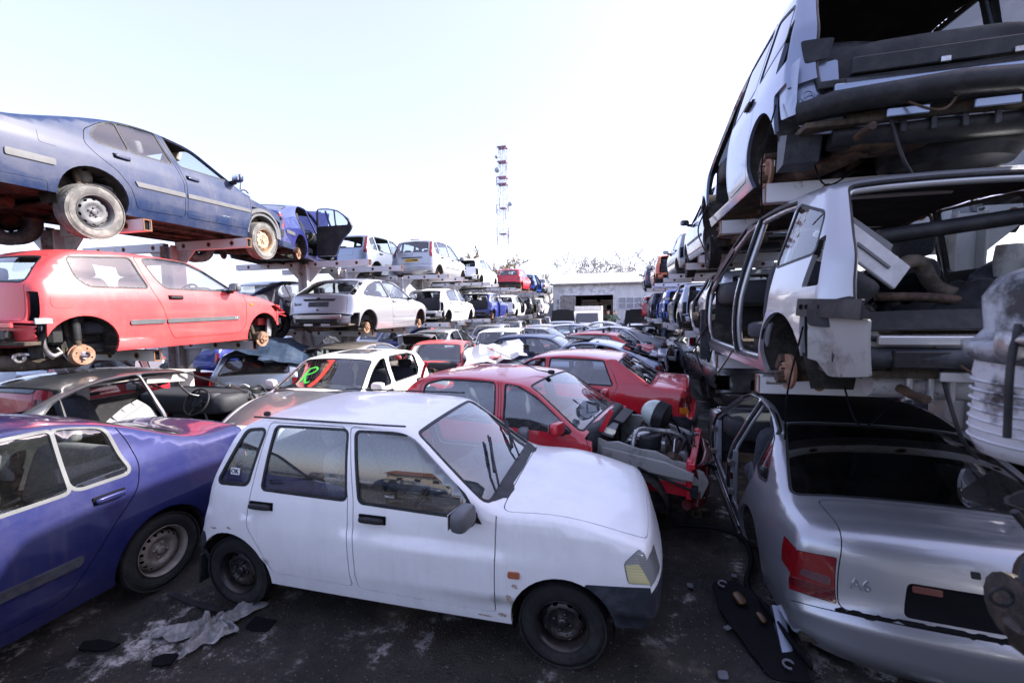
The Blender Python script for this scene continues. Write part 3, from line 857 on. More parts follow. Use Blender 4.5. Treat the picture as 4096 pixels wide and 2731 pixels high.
# ------------------------------------------------------------------ the kinds of car in the yard
def hatch(L0, L1, wb, tr, W, H, sill, cowl, rf, rr, gb, hz, wins, doors, **k):
    """shared layout; L0 tail x, L1 nose x; cowl/rf/rr/gb are (x,z)"""
    dn, dt = k.pop('dn', .13), k.pop('dt', .10); hf = k.pop('hf', (L1-.10, .70)); bz = k.pop('bz', .53); tz = k.pop('tz', (L0+.04, .62)); rb = k.pop('rbz', .55)
    roofr = k.pop('roofr', .16)
    mid = ((rf[0]+rr[0])/2, H)
    prof = [('fb', L1-.09, sill+.02, 0, dn*.8), (None, L1-.01, sill+.09, .06, dn), (None, L1, bz, .06, dn), ('hf', hf[0], hf[1], .14, dn*.85),
            (None, (hf[0]*.45+cowl[0]*.55), hf[1]*.40+cowl[1]*.60+.03, .4, .07), ('cowl', cowl[0], cowl[1], .10, .085),
            ('rf', rf[0], rf[1], .16, .05), (None, mid[0], mid[1], .4, .045), ('rr', rr[0], rr[1], roofr, .05)]
    prof += k.pop('back', [('gb', gb[0], gb[1], .08, dt*.8), (None, tz[0], tz[1], .06, dt)])
    prof += [(None, L0, rb, .04, dt), (None, L0, sill+.13, .06, dt), ('rb', L0+.09, sill+.04, 0, dt*.8)]
    hb = wb/2
    sp = dict(prof=prof, W=W, wb=wb, tr=tr, ar=k.pop('ar', tr+.075), sill=sill,
              plan=k.pop('plan', [(L0, .91), (L0+.25, .965), (-hb, .99), (0, 1), (hb-.2, .995), (hb+.25, .96), (L1-.2, .90), (L1, .84)]),
              sec=k.pop('sec', [(sill-.05, .90), (sill+.06, .945), (.40, .985), (.60, 1.0), (.78, .99), (cowl[1]-.02, .945), (H*.8, .86), (H-.05, .77), (H+.05, .73)]),
              win=wins, door=doors)
    sp.update(k); return sp
def std_strip(tail, hoodt=.90, scr=(.90, .88), extra=(), bz=.56, rbz=.56, fb=True, hood0=.0):
    o = [('fbump', [(('fb', -.3), 1.15), (('F', bz), 1.15)], 0), ('rbump', [(('R', rbz), 1.15), (('rb', .3), 1.15)], 0),
         ('hood', [(('hf', hood0), hoodt*.93), (('cowl', -.05), hoodt)], .06),
         ('screen', [(('cowl', .035), scr[0]), (('rf', -.035), scr[1])], .05)]
    return o+list(tail)+list(extra)
SPECS = {}
# tall white five-door mini hatch
SPECS['mini_five_door'] = hatch(-1.555, 1.775, 2.335, .258, .70, 1.395, .225, (.76, .955), (.20, 1.355), (-1.13, 1.37), (-1.40, .97), 0,
    [('fwin', [(-.20, 1.315), (.22, 1.32), (.40, 1.20), (.55, 1.03), (.665, .875), (-.125, .90)], .03, 'fdoor', .018),
     ('rwin', [(-.835, 1.315), (-.275, 1.32), (-.235, .905), (-.885, .915), (-.87, 1.03)], .03, 'rdoor', .018),
     ('qwin', [(-1.075, 1.275), (-.93, 1.29), (-1.02, .935), (-1.27, .925)], .035, 'body', .022)],
    [('fdoor', [(-.255, 1.352), (-.175, .89), (-.165, .31), (.775, .29), (.79, .95), (.34, 1.30), (.25, 1.345)], .04),
     ('rdoor', [(-.895, 1.350), (-.285, 1.352), (-.21, .89), (-.20, .315), (-.835, .32), (-.90, .48), (-1.0, .64), (-1.01, .73)], .04)],
    az=.275, ar=.305, hf=(1.69, .835), bz=.555, rbz=.545, tz=(-1.50, .60), dn=.15, bumpm=DKGREY,
    sec=[(.17, .92), (.26, .95), (.40, .985), (.62, 1.0), (.80, .985), (.93, .955), (1.15, .885), (1.34, .80), (1.42, .77)],
    plan=[(-1.56, .92), (-1.35, .96), (-1.0, .99), (0, 1), (.8, .995), (1.2, .97), (1.55, .94), (1.8, .90)],
    crease=[(-1.5, .715, 1.7, .655, -.013, .005), (-1.0, .40, 1.0, .385, .013, .006)],
    sidep={'fbump': [(1.30, .562), (2.1, .60), (2.1, .05), (1.30, .05)], 'rbump': [(-1.39, .56), (-2, .56), (-2, .05), (-1.39, .05)],
           'hl': [(1.60, .79), (1.515, .70), (1.54, .592), (1.9, .60), (1.9, .86)], 'tl': [(-1.385, .90), (-1.8, .90), (-1.8, .585), (-1.42, .585)]},
    strip=std_strip([('tail', [(('rr', .04), .84), (('R', .60), .84)], .05), ('rear_glass', [(('rr', .09), .76), (('gb', -.03), .80)], .05),
                     ('tl', [(('R', .90), .86), (('R', .90), 1.2), (('R', .585), 1.2), (('R', .585), .86)], 0), ('hl', [(('F', .75), .72), (('F', .78), 1.2), (('F', .592), 1.2), (('F', .592), .70)], 0)], hoodt=.93, bz=.565, rbz=.56),
    glass_in_tail=True, handle={'fdoor': (-.03, .80), 'rdoor': (-.905+.02, .80)}, mirror=(.63, .885), seatx=-.15,
    patch=[('side_repeater', [(.86, .555), (.93, .555), (.93, .595), (.86, .595)], .012, ORNGK, .010, .01, 'body'),
           ('mirror_gusset', [(.60, .985), (.70, .845), (.56, .865)], .01, BLACK, .006, .012, 'fdoor')])
def flatten(k, ds):
    pr = SPECS[k]['prof']; SPECS[k]['prof'] = [tuple(p[:4])+(ds.get(i, p[4]),) for i, p in enumerate(pr)]
flatten('mini_five_door', {0: .08, 1: .10, 2: .105, 3: .075, 4: .042, 5: .06, 6: .028, 7: .026, 8: .032})
pr = SPECS['mini_five_door']['prof']; pr[3] = pr[3][:3]+(.075,)+pr[3][4:]; pr[6] = pr[6][:3]+(.10,)+pr[6][4:]
# three-door supermini
W3 = [('qwin', [(-1.27, 1.265), (-.64, 1.325), (-.535, .96), (-1.15, .955), (-1.235, 1.03)], .05, 'body', .018),
      ('fwin', [(-.50, 1.325), (-.28, 1.345), (.05, 1.325), (.32, 1.21), (.56, 1.055), (.70, .955), (-.32, .965), (-.39, 1.06)], .05, 'fdoor', .018)]
D3 = [('fdoor', [(-.60, 1.355), (-.30, 1.382), (.07, 1.365), (.36, 1.25), (.64, 1.09), (.82, .98), (.89, .80), (.85, .42), (.72, .31), (-.27, .30), (-.34, .42), (-.40, .70), (-.50, .93)], .05)]
SS3 = {'fbump': [(1.52, .62), (2.6, .62), (2.6, .05), (1.52, .05)], 'rbump': [(-1.545, .60), (-2.5, .60), (-2.5, .05), (-1.545, .05)],
       'tl': [(-1.60, .885), (-2.1, .90), (-2.1, .60), (-1.625, .60)], 'hl': [(1.40, .74), (1.50, .64), (2.2, .62), (2.2, .86)]}
ST3 = std_strip([('tail', [(('rr', .05), .84), (('R', .585), .84)], .06), ('rear_glass', [(('rr', .10), .76), (('gb', -.02), .82)], .07),
                 ('tl', [(('R', .90), .86), (('R', .90), 1.2), (('R', .60), 1.2), (('R', .60), .86)], 0), ('hl', [(('F', .76), .55), (('F', .74), 1.2), (('F', .62), 1.2), (('F', .62), .52)], 0)], bz=.60, rbz=.58)
SPECS['three_door_hatch'] = hatch(-1.74, 1.99, 2.472, .285, .82, 1.43, .20, (.83, .985), (.17, 1.385), (-1.34, 1.375), (-1.66, .99), 0, W3, D3,
    hf=(1.86, .735), tz=(-1.70, .62), rb=.55, bz=.60, ar=.33, sidep=SS3, strip=ST3, glass_in_tail=True, handle={'fdoor': (-.22, .845)}, mirror=(.60, .955),
    roofr=.24, dt=.11, plan=[(-1.75, .87), (-1.5, .94), (-1.1, .985), (0, 1), (1.0, .995), (1.45, .95), (1.75, .87), (1.99, .78)],
    patch=[('rub_strip', [(-.80, .505), (-.39, .51), (-.385, .57), (-.80, .565)], .03, GREYP, .016, .014, 'body'), ('rub_strip', [(-.37, .51), (.73, .525), (.73, .585), (-.365, .57)], .03, GREYP, .016, .014, 'fdoor'),
           ('fuel_flap', [(-1.50, .71), (-1.32, .71), (-1.32, .86), (-1.50, .86)], .06, 'paint', .003, .003, 'body'),
           ('side_repeater', [(.95, .745), (1.01, .745), (1.01, .775), (.95, .775)], .015, AMBER, .01, .01, 'body')])
# same family, five doors
W5 = [('rwin', [(-1.14, 1.27), (-.92, 1.335), (-.22, 1.35), (-.17, .955), (-1.02, .95), (-1.15, 1.06)], .05, 'rdoor', .018),
      ('fwin', [(-.08, 1.35), (.02, 1.345), (.30, 1.22), (.55, 1.06), (.70, .945), (-.04, .95)], .06, 'fdoor', .020)]
D5 = [('fdoor', [(-.15, 1.378), (.04, 1.375), (.34, 1.26), (.62, 1.09), (.82, .97), (.89, .80), (.86, .42), (.76, .31), (-.08, .30), (-.08, .93)], .04),
      ('rdoor', [(-1.21, 1.28), (-.96, 1.362), (-.17, 1.378), (-.11, .93), (-.11, .30), (-.78, .31), (-.87, .45), (-1.02, .68), (-1.20, .92)], .05)]
SPECS['five_door_hatch'] = dict(SPECS['three_door_hatch'], win=W5, door=D5, handle={'fdoor': (.06, .84), 'rdoor': (-1.02, .85)},
    patch=[('rub_strip', [(-.80, .505), (-.13, .51), (-.13, .57), (-.80, .565)], .03, GREYP, .016, .014, 'rdoor'), ('rub_strip', [(-.06, .51), (.73, .525), (.73, .585), (-.06, .57)], .03, GREYP, .016, .014, 'fdoor')],
    trimm=BLACK, mirrorm='paint')
# indigo saloon built on the supermini
def saloon_back(dx, dz, tx, tz, dt=.10, lip=.03): return [('gb', dx, dz, .14, .07), ('dk', tx+lip, dz+.015 if False else tz, .07, .06), (None, tx, tz-.20, .10, dt)]
WS = [('rwin', [(-1.02, 1.10), (-.985, 1.315), (-.78, 1.365), (-.72, 1.37), (-.72, .985), (-1.06, .985)], .07, 'rdoor', .022),
      ('fwin', [(-.70, 1.37), (-.1, 1.37), (-.1, .985), (-.70, .985)], .03, 'rdoor', .022),
      ('pwin', [(.02, 1.36), (.10, 1.35), (.35, 1.23), (.58, 1.07), (.72, .97), (.04, .985)], .05, 'fdoor', .022)]
DS = [('fdoor', [(-.045, 1.40), (.10, 1.385), (.36, 1.27), (.64, 1.10), (.82, .98), (.89, .80), (.86, .42), (.76, .31), (-.02, .30)], .04),
      ('rdoor', [(-1.03, 1.36), (-.80, 1.40), (-.075, 1.40), (-.05, .30), (-.62, .31), (-.74, .45), (-.90, .66), (-1.08, .85), (-1.13, 1.02), (-1.10, 1.20)], .06)]
SPECS['small_saloon'] = hatch(-2.16, 1.95, 2.473, .285, .82, 1.45, .21, (.83, .985), (.17, 1.40), (-.93, 1.425), (-1.62, 1.08), 0, WS, DS,
    hf=(1.84, .735), ar=.335, bz=.60, back=[('gb', -1.62, 1.10, .22, .06), ('dk', -2.06, 1.09, .05, .05), (None, -2.12, .70, .08, .10)], rb=.60, roofr=.45,
    sidep={'fbump': SS3['fbump'], 'rbump': [(-1.60, .60), (-2.9, .60), (-2.9, .05), (-1.60, .05)], 'tl': [(-1.96, .98), (-2.6, .98), (-2.6, .70), (-2.0, .70)], 'hl': SS3['hl']},
    strip=std_strip([('tail', [(('gb', .05), .80), (('R', .62), .80)], .05), ('rear_glass', [(('rr', .10), .84), (('gb', -.06), .86)], .08),
                     ('tl', [(('R', .98), .70), (('R', .98), 1.2), (('R', .70), 1.2), (('R', .70), .70)], 0), ('hl', [(('F', .76), .55), (('F', .74), 1.2), (('F', .62), 1.2), (('F', .62), .52)], 0)], bz=.60, rbz=.60),
    tailname='boot_lid', tailhinge='gb', trimm=GREYP, handle={'fdoor': (.12, .87), 'rdoor': (-.90, .87)}, handlem='paint', mirror=(.62, .965),
    patch=[('rub_strip', [(-.70, .50), (-.08, .51), (-.08, .57), (-.72, .56)], .025, DKGREY, .018, .016, 'rdoor'), ('rub_strip', [(0, .51), (.74, .525), (.74, .58), (0, .57)], .02, DKGREY, .018, .016, 'fdoor')])
# navy liftback saloon
WO = [('qwin', [(-1.215, 1.07), (-1.13, 1.20), (-.99, 1.305), (-.90, 1.335), (-.83, 1.015), (-1.18, 1.005)], .05, 'rdoor', .020),
      ('rwin', [(-.885, 1.34), (-.70, 1.375), (-.42, 1.40), (-.285, 1.03), (-.81, 1.015)], .03, 'rdoor', .020),
      ('fwin', [(-.31, 1.405), (-.02, 1.395), (.22, 1.33), (.46, 1.19), (.64, 1.05), (-.17, 1.03)], .04, 'fdoor', .020)]
DO = [('fdoor', [(-.37, 1.425), (-.02, 1.425), (.25, 1.36), (.52, 1.21), (.78, 1.03), (.92, .93), (.965, .77), (.93, .33), (-.15, .31), (-.14, .80), (-.21, 1.01)], .04),
      ('rdoor', [(-1.10, 1.265), (-.90, 1.365), (-.68, 1.41), (-.40, 1.425), (-.245, 1.01), (-.172, .80), (-.18, .31), (-.76, .29), (-.81, .32), (-.88, .54), (-1.02, .71), (-1.22, .84), (-1.32, .95), (-1.28, 1.12)], .05)]
SPECS['liftback_saloon'] = hatch(-2.28, 2.12, 2.512, .317, .865, 1.47, .20, (.90, .985), (.10, 1.415), (-1.0, 1.41), (-1.92, 1.06), 0, WO, DO,
    hf=(1.98, .76), ar=.355, az=.325, bz=.62, back=[('gb', -1.92, 1.07, .25, .06), ('dk', -2.20, 1.04, .07, .06), (None, -2.24, .66, .08, .10)], rb=.60, roofr=.5,
    sidep={'fbump': [(1.66, .66), (2.8, .66), (2.8, .05), (1.60, .05)], 'rbump': [(-1.70, .40), (-2.9, .40), (-2.9, .05), (-1.66, .05)], 'tl': [(-2.06, .94), (-2.8, .96), (-2.8, .66), (-2.06, .68)], 'hl': [(1.62, .76), (1.70, .68), (2.6, .66), (2.6, .90)]},
    strip=std_strip([('tail', [(('rr', .20), .82), (('R', .64), .82)], .05), ('rear_glass', [(('rr', .26), .80), (('gb', -.08), .84)], .08),
                     ('tl', [(('R', .95), .70), (('R', .95), 1.2), (('R', .66), 1.2), (('R', .66), .70)], 0), ('hl', [(('F', .78), .55), (('F', .77), 1.2), (('F', .66), 1.2), (('F', .66), .52)], 0)], bz=.64, rbz=.42),
    glass_in_tail=True, trimm=BLACK, handle={'fdoor': (-.03, .885), 'rdoor': (-.94, .895)}, handlem='paint', mirror=(.66, 1.03), mirrorm='paint',
    patch=[('rub_strip', [(-.80, .575), (-.185, .585), (-.185, .645), (-.83, .635)], .006, GREYP, .014, .012, 'rdoor'), ('rub_strip', [(-.14, .59), (.935, .61), (.935, .665), (-.14, .65)], .006, GREYP, .014, .012, 'fdoor'),
           ('rub_strip', [(-2.02, .58), (-1.62, .585), (-1.62, .655), (-2.02, .655)], .02, GREYP, .014, .012, 'body'),
           ('fuel_flap', [(-1.74, .80), (-1.58, .80), (-1.58, .94), (-1.74, .94)], .03, 'paint', .003, .003, 'body')])
# square red saloon
WV = [('fwin', [(.02, 1.30), (.20, 1.295), (.42, 1.17), (.72, .96), (.02, .96)], .03, 'fdoor', .02),
      ('rwin', [(-.92, 1.29), (-.08, 1.30), (-.06, .96), (-1.08, .95), (-1.02, 1.06)], .03, 'rdoor', .022)]
DV = [('fdoor', [(-.03, 1.335), (.22, 1.33), (.50, 1.17), (.86, .94), (.92, .80), (.90, .28), (-.01, .28)], .03),
      ('rdoor', [(-.98, 1.325), (-.055, 1.335), (-.035, .28), (-.76, .28), (-.86, .5), (-1.05, .68), (-1.17, .93), (-1.12, 1.06)], .03)]
SPECS['square_saloon'] = hatch(-2.28, 2.10, 2.503, .29, .845, 1.40, .21, (.94, .95), (.26, 1.345), (-1.12, 1.335), (-1.66, 1.00), 0, WV, DV,
    hf=(2.0, .74), ar=.34, back=[('gb', -1.66, 1.0, .05, .055), ('dk', -2.14, .975, .04, .05), (None, -2.18, .60, .06, .08)], rb=.565, roofr=.06, dn=.07, dt=.07, bumpm=DKGREY,
    plan=[(-2.28, .93), (-2.0, .965), (-1.2, .99), (0, 1), (1.2, .985), (1.7, .955), (2.1, .91)],
    sidep={'fbump': [(1.62, .57), (2.8, .57), (2.8, .05), (1.6, .05)], 'rbump': [(-1.62, .565), (-2.9, .565), (-2.9, .05), (-1.6, .05)], 'tl': [(-2.02, .83), (-2.8, .83), (-2.8, .60), (-2.02, .60)], 'hl': [(1.86, .72), (1.86, .60), (2.6, .60), (2.6, .74)]},
    strip=std_strip([('tail', [(('gb', .03), .84), (('R', .62), .84)], .03), ('rear_glass', [(('rr', .06), .88), (('gb', -.04), .90)], .04),
                     ('tl', [(('R', .83), .62), (('R', .83), 1.2), (('R', .60), 1.2), (('R', .60), .62)], 0), ('hl', [(('F', .73), .6), (('F', .73), 1.2), (('F', .60), 1.2), (('F', .60), .6)], 0)], bz=.57, rbz=.565),
    tailname='boot_lid', tailhinge='gb', handle={'fdoor': (.12, .83), 'rdoor': (-.92, .84)}, mirror=(.72, .95))
# curvy silver three-door hatch
WF = [('qwin', [(-1.40, 1.02), (-1.12, 1.20), (-.78, 1.315), (-.52, 1.34), (-.37, .955), (-1.34, 1.0)], .05, 'body', .02),
      ('fwin', [(-.46, 1.345), (-.22, 1.345), (.08, 1.30), (.40, 1.17), (.66, .99), (.70, .94), (-.30, .95)], .05, 'fdoor', .02)]
DF = [('fdoor', [(-.50, 1.375), (-.20, 1.378), (.12, 1.335), (.46, 1.20), (.78, 1.0), (.90, .86), (.93, .6), (.90, .33), (-.22, .30), (-.28, .42), (-.32, .93)], .05)]
SPECS['curvy_hatch'] = hatch(-2.02, 2.08, 2.615, .31, .85, 1.43, .20, (.96, .98), (.16, 1.385), (-1.18, 1.38), (-1.86, 1.03), 0, WF, DF,
    hf=(1.96, .73), ar=.35, az=.325, bz=.62, tz=(-1.97, .64), rb=.58, roofr=.2, dt=.12,
    sidep={'fbump': [(1.70, .64), (2.8, .64), (2.8, .05), (1.66, .05)], 'rbump': [(-1.66, .60), (-2.9, .60), (-2.9, .05), (-1.68, .05)], 'tl': [(-1.42, 1.26), (-1.62, 1.32), (-2.2, 1.1), (-1.83, 1.02)], 'hl': [(1.62, .78), (1.7, .66), (2.5, .64), (2.5, .9)]},
    strip=std_strip([('tail', [(('rr', .05), .83), (('R', .60), .83)], .05), ('rear_glass', [(('rr', .10), .80), (('gb', -.03), .86)], .06),
                     ('tl', [(('R', 1.32), .85), (('R', 1.32), 1.2), (('R', 1.04), 1.2), (('R', 1.04), .87)], 0), ('hl', [(('F', .78), .5), (('F', .76), 1.2), (('F', .64), 1.2), (('F', .64), .5)], 0)], bz=.62, rbz=.60),
    glass_in_tail=True, handle={'fdoor': (-.16, .86)}, handlem='paint', mirror=(.66, .95),
    patch=[('rub_strip', [(-.24, .47), (.85, .48), (.85, .54), (-.24, .53)], .01, 'paint', .010, .010, 'fdoor')])
# generic compact five-door (several makes in the racks)
SPECS['compact_hatch'] = hatch(-1.80, 1.98, 2.45, .29, .82, 1.43, .20, (.86, .97), (.20, 1.385), (-1.30, 1.37), (-1.68, .98), 0, W5, D5,
    hf=(1.86, .73), ar=.335, bz=.60, tz=(-1.75, .62), rb=.57, sidep={**SS3, 'rbump': [(-1.55, .60), (-2.9, .60), (-2.9, .05), (-1.56, .05)]}, strip=ST3, glass_in_tail=True, handle={'fdoor': (.06, .84), 'rdoor': (-1.02, .85)}, mirror=(.62, .95),
    patch=[('rub_strip', [(-.80, .50), (-.13, .51), (-.13, .555), (-.80, .55)], .01, GREYP, .012, .012, 'rdoor'), ('rub_strip', [(-.06, .51), (.80, .52), (.80, .565), (-.06, .555)], .01, GREYP, .012, .012, 'fdoor')])
# tall family hatch / compact people carrier
WM = [('qwin', [(-1.46, 1.36), (-1.20, 1.46), (-1.14, 1.03), (-1.40, 1.05)], .05, 'body', .02), ('rwin', [(-1.10, 1.47), (-.24, 1.50), (-.20, 1.0), (-1.04, 1.02)], .04, 'rdoor', .02),
      ('fwin', [(-.12, 1.50), (.14, 1.48), (.48, 1.30), (.86, 1.0), (-.08, 1.0)], .04, 'fdoor', .02)]
DM = [('fdoor', [(-.18, 1.525), (.16, 1.51), (.55, 1.32), (.92, 1.04), (1.0, .9), (.94, .31), (-.13, .30)], .04), ('rdoor', [(-1.15, 1.50), (-.215, 1.525), (-.165, .30), (-.80, .30), (-.9, .46), (-1.05, .7), (-1.13, 1.0)], .04)]
SPECS['tall_hatch'] = hatch(-1.85, 2.0, 2.48, .30, .86, 1.58, .21, (1.02, 1.02), (.26, 1.53), (-1.48, 1.525), (-1.78, 1.06), 0, WM, DM,
    hf=(1.90, .80), ar=.34, bz=.64, tz=(-1.82, .68), rb=.62, roofr=.12, dt=.09,
    sidep={'fbump': SS3['fbump'], 'rbump': [(-1.54, .64), (-2.9, .64), (-2.9, .05), (-1.56, .05)], 'tl': [(-1.51, 1.47), (-1.57, 1.5), (-2.2, 1.5), (-2.2, .90), (-1.70, .92), (-1.66, 1.15)], 'hl': SS3['hl']},
    strip=std_strip([('tail', [(('rr', .05), .82), (('R', .64), .82)], .06), ('rear_glass', [(('rr', .10), .76), (('gb', -.02), .78)], .05),
                     ('tl', [(('R', 1.49), .87), (('R', 1.49), 1.2), (('R', .90), 1.2), (('R', .90), .85)], 0), ('hl', [(('F', .8), .55), (('F', .8), 1.2), (('F', .66), 1.2), (('F', .66), .52)], 0)], bz=.62, rbz=.62),
    glass_in_tail=True, handle={'fdoor': (.05, .90), 'rdoor': (-.95, .91)}, mirror=(.80, 1.0), seatx=-.1,
    patch=[('rub_strip', [(-.72, .55), (-.2, .56), (-.2, .60), (-.72, .59)], .01, GREYP, .012, .012, 'rdoor'), ('rub_strip', [(-.08, .56), (.70, .57), (.70, .61), (-.08, .60)], .01, GREYP, .012, .012, 'fdoor')])
# big silver executive saloon
WA = [('qwin', [(-1.50, .985), (-1.235, 1.235), (-1.17, 1.27), (-1.20, 1.0), (-1.36, .965)], .02, 'body', .016),
      ('rwin', [(-1.14, 1.29), (-.90, 1.345), (-.42, 1.375), (-.36, .97), (-1.16, .965)], .04, 'rdoor', .02),
      ('fwin', [(-.34, 1.375), (-.05, 1.365), (.28, 1.24), (.62, 1.02), (.68, .95), (-.28, .97)], .04, 'fdoor', .02)]
DA = [('fdoor', [(-.39, 1.40), (-.03, 1.395), (.32, 1.27), (.70, 1.05), (.96, .90), (1.02, .75), (.98, .30), (-.30, .28), (-.30, .95)], .04),
      ('rdoor', [(-1.20, 1.305), (-.92, 1.375), (-.42, 1.40), (-.33, .95), (-.33, .28), (-.88, .29), (-.98, .5), (-1.16, .72), (-1.24, .93), (-1.17, .98), (-1.15, 1.2)], .04)]
SPECS['executive_saloon'] = hatch(-2.42, 2.34, 2.76, .32, .90, 1.455, .20, (1.0, .97), (.12, 1.405), (-1.0, 1.41), (-1.86, 1.045), 0, WA, DA,
    hf=(2.18, .76), ar=.37, az=.33, bz=.62, back=[('gb', -1.84, 1.055, .12, .06), ('dk', -2.27, 1.035, .16, .075), (None, -2.36, .62, .10, .15)], rb=.60, roofr=.5, dt=.17,
    plan=[(-2.42, .85), (-2.15, .93), (-1.7, .975), (-1.2, .995), (0, 1), (1.2, .985), (1.8, .93), (2.34, .80)],
    sec=[(.12, .88), (.22, .93), (.40, .985), (.58, 1.0), (.74, .985), (.90, .94), (.99, .895), (1.15, .82), (1.38, .70), (1.48, .66)],
    sidep={'fbump': [(1.8, .64), (3, .64), (3, .05), (1.75, .05)], 'rbump': [(-1.80, .62), (-3, .60), (-3, .0), (-1.76, .0)], 'tl': [(-2.05, .845), (-3, .875), (-3, .63), (-2.09, .70)], 'hl': [(1.8, .76), (1.9, .66), (2.8, .64), (2.8, .86)]},
    strip=std_strip([('tail', [(('gb', .04), .765), (('R', .60), .735)], .05), ('rear_glass', [(('rr', .06), .86), (('gb', -.02), .915)], .06), ('plate_recess', [(('R', .80), .36), (('R', .625), .385)], .03),
                     ('tl', [(('R', .875), .76), (('R', .865), 1.2), (('R', .665), 1.2), (('R', .622), .74)], 0), ('hl', [(('F', .78), .5), (('F', .76), 1.2), (('F', .66), 1.2), (('F', .66), .5)], 0)], bz=.62, rbz=.595),
    tailname='boot_lid', tailhinge='gb', rgm=GLASS_K, recm=EMPTYK, handle={'fdoor': (-.18, .85), 'rdoor': (-1.0, .85)}, handlem='paint', mirror=(.66, .96), mirrorm='paint', trimm=BLACK)
# estate / people carrier with a big tailgate opening
WE = [('qwin', [(-1.62, 1.30), (-1.18, 1.44), (-1.12, 1.02), (-1.66, 1.06)], .05, 'body', .02), ('rwin', [(-1.06, 1.46), (-.30, 1.50), (-.24, 1.0), (-1.02, 1.02)], .04, 'rdoor', .02),
      ('fwin', [(-.22, 1.50), (.05, 1.48), (.42, 1.30), (.80, 1.0), (-.16, 1.0)], .04, 'fdoor', .02)]
DE = [('fdoor', [(-.26, 1.535), (.08, 1.52), (.48, 1.33), (.86, 1.06), (1.0, .9), (.96, .30), (-.20, .28)], .05), ('rdoor', [(-1.13, 1.49), (-.70, 1.53), (-.29, 1.535), (-.23, .28), (-.86, .29), (-.96, .48), (-1.10, .7), (-1.12, 1.0)], .05)]
SPECS['people_carrier'] = hatch(-2.02, 2.12, 2.60, .31, .88, 1.60, .20, (1.04, 1.02), (.20, 1.545), (-1.58, 1.535), (-1.90, 1.06), 0, WE, DE,
    hf=(2.0, .80), ar=.36, az=.325, bz=.64, tz=(-1.96, .70), rb=.60, roofr=.10, dt=.13,
    sidep={'fbump': SS3['fbump'], 'rbump': [(-1.64, .69), (-3, .69), (-3, .0), (-1.66, .0)], 'tl': [(-1.665, 1.14), (-1.74, 1.155), (-1.80, .85), (-1.61, .845)], 'hl': SS3['hl']},
    strip=std_strip([('tail', [(('rr', .035), .87), (('gb', 0), .84), (('R', .56), .80)], .06), ('rear_glass', [(('rr', .12), .76), (('gb', -.04), .76)], .05),
                     ('hl', [(('F', .8), .55), (('F', .8), 1.2), (('F', .66), 1.2), (('F', .66), .52)], 0)], bz=.62, rbz=.685),
    glass_in_tail=True, handle={'fdoor': (-.02, .90), 'rdoor': (-.95, .91)}, mirror=(.80, 1.0))
# low coupe
WC = [('qwin', [(-1.12, 1.06), (-.86, 1.18), (-.54, 1.235), (-.42, .93), (-1.0, .95)], .06, 'body', .02), ('fwin', [(-.48, 1.24), (-.2, 1.25), (.08, 1.19), (.42, 1.03), (.60, .91), (-.36, .92)], .05, 'fdoor', .02)]
DC = [('fdoor', [(-.52, 1.27), (-.18, 1.285), (.12, 1.22), (.48, 1.06), (.82, .89), (.90, .75), (.86, .30), (-.30, .28), (-.36, .4), (-.38, .92)], .05)]
SPECS['low_coupe'] = hatch(-1.92, 2.0, 2.43, .29, .81, 1.33, .19, (.80, .90), (.14, 1.285), (-.80, 1.28), (-1.72, .98), 0, WC, DC,
    hf=(1.88, .68), ar=.335, bz=.55, back=[('gb', -1.62, 1.0, .2, .06), ('dk', -1.84, .95, .08, .06), (None, -1.88, .60, .08, .10)], rb=.56, roofr=.5,
    sidep={'fbump': [(1.6, .58), (2.8, .58), (2.8, .05), (1.55, .05)], 'rbump': [(-1.56, .58), (-2.9, .58), (-2.9, .05), (-1.56, .05)], 'tl': [(-1.68, .86), (-2.8, .86), (-2.8, .66), (-1.7, .66)], 'hl': [(1.5, .70), (1.6, .60), (2.8, .58), (2.8, .8)]},
    strip=std_strip([('tail', [(('rr', .16), .82), (('R', .62), .82)], .05), ('rear_glass', [(('rr', .20), .80), (('gb', -.05), .82)], .08),
                     ('tl', [(('R', .86), .5), (('R', .86), 1.2), (('R', .66), 1.2), (('R', .66), .5)], 0), ('hl', [(('F', .72), .55), (('F', .70), 1.2), (('F', .60), 1.2), (('F', .60), .5)], 0)], bz=.57, rbz=.575),
    glass_in_tail=True, handle={'fdoor': (-.24, .80)}, mirror=(.56, .90), mirrorm='paint')
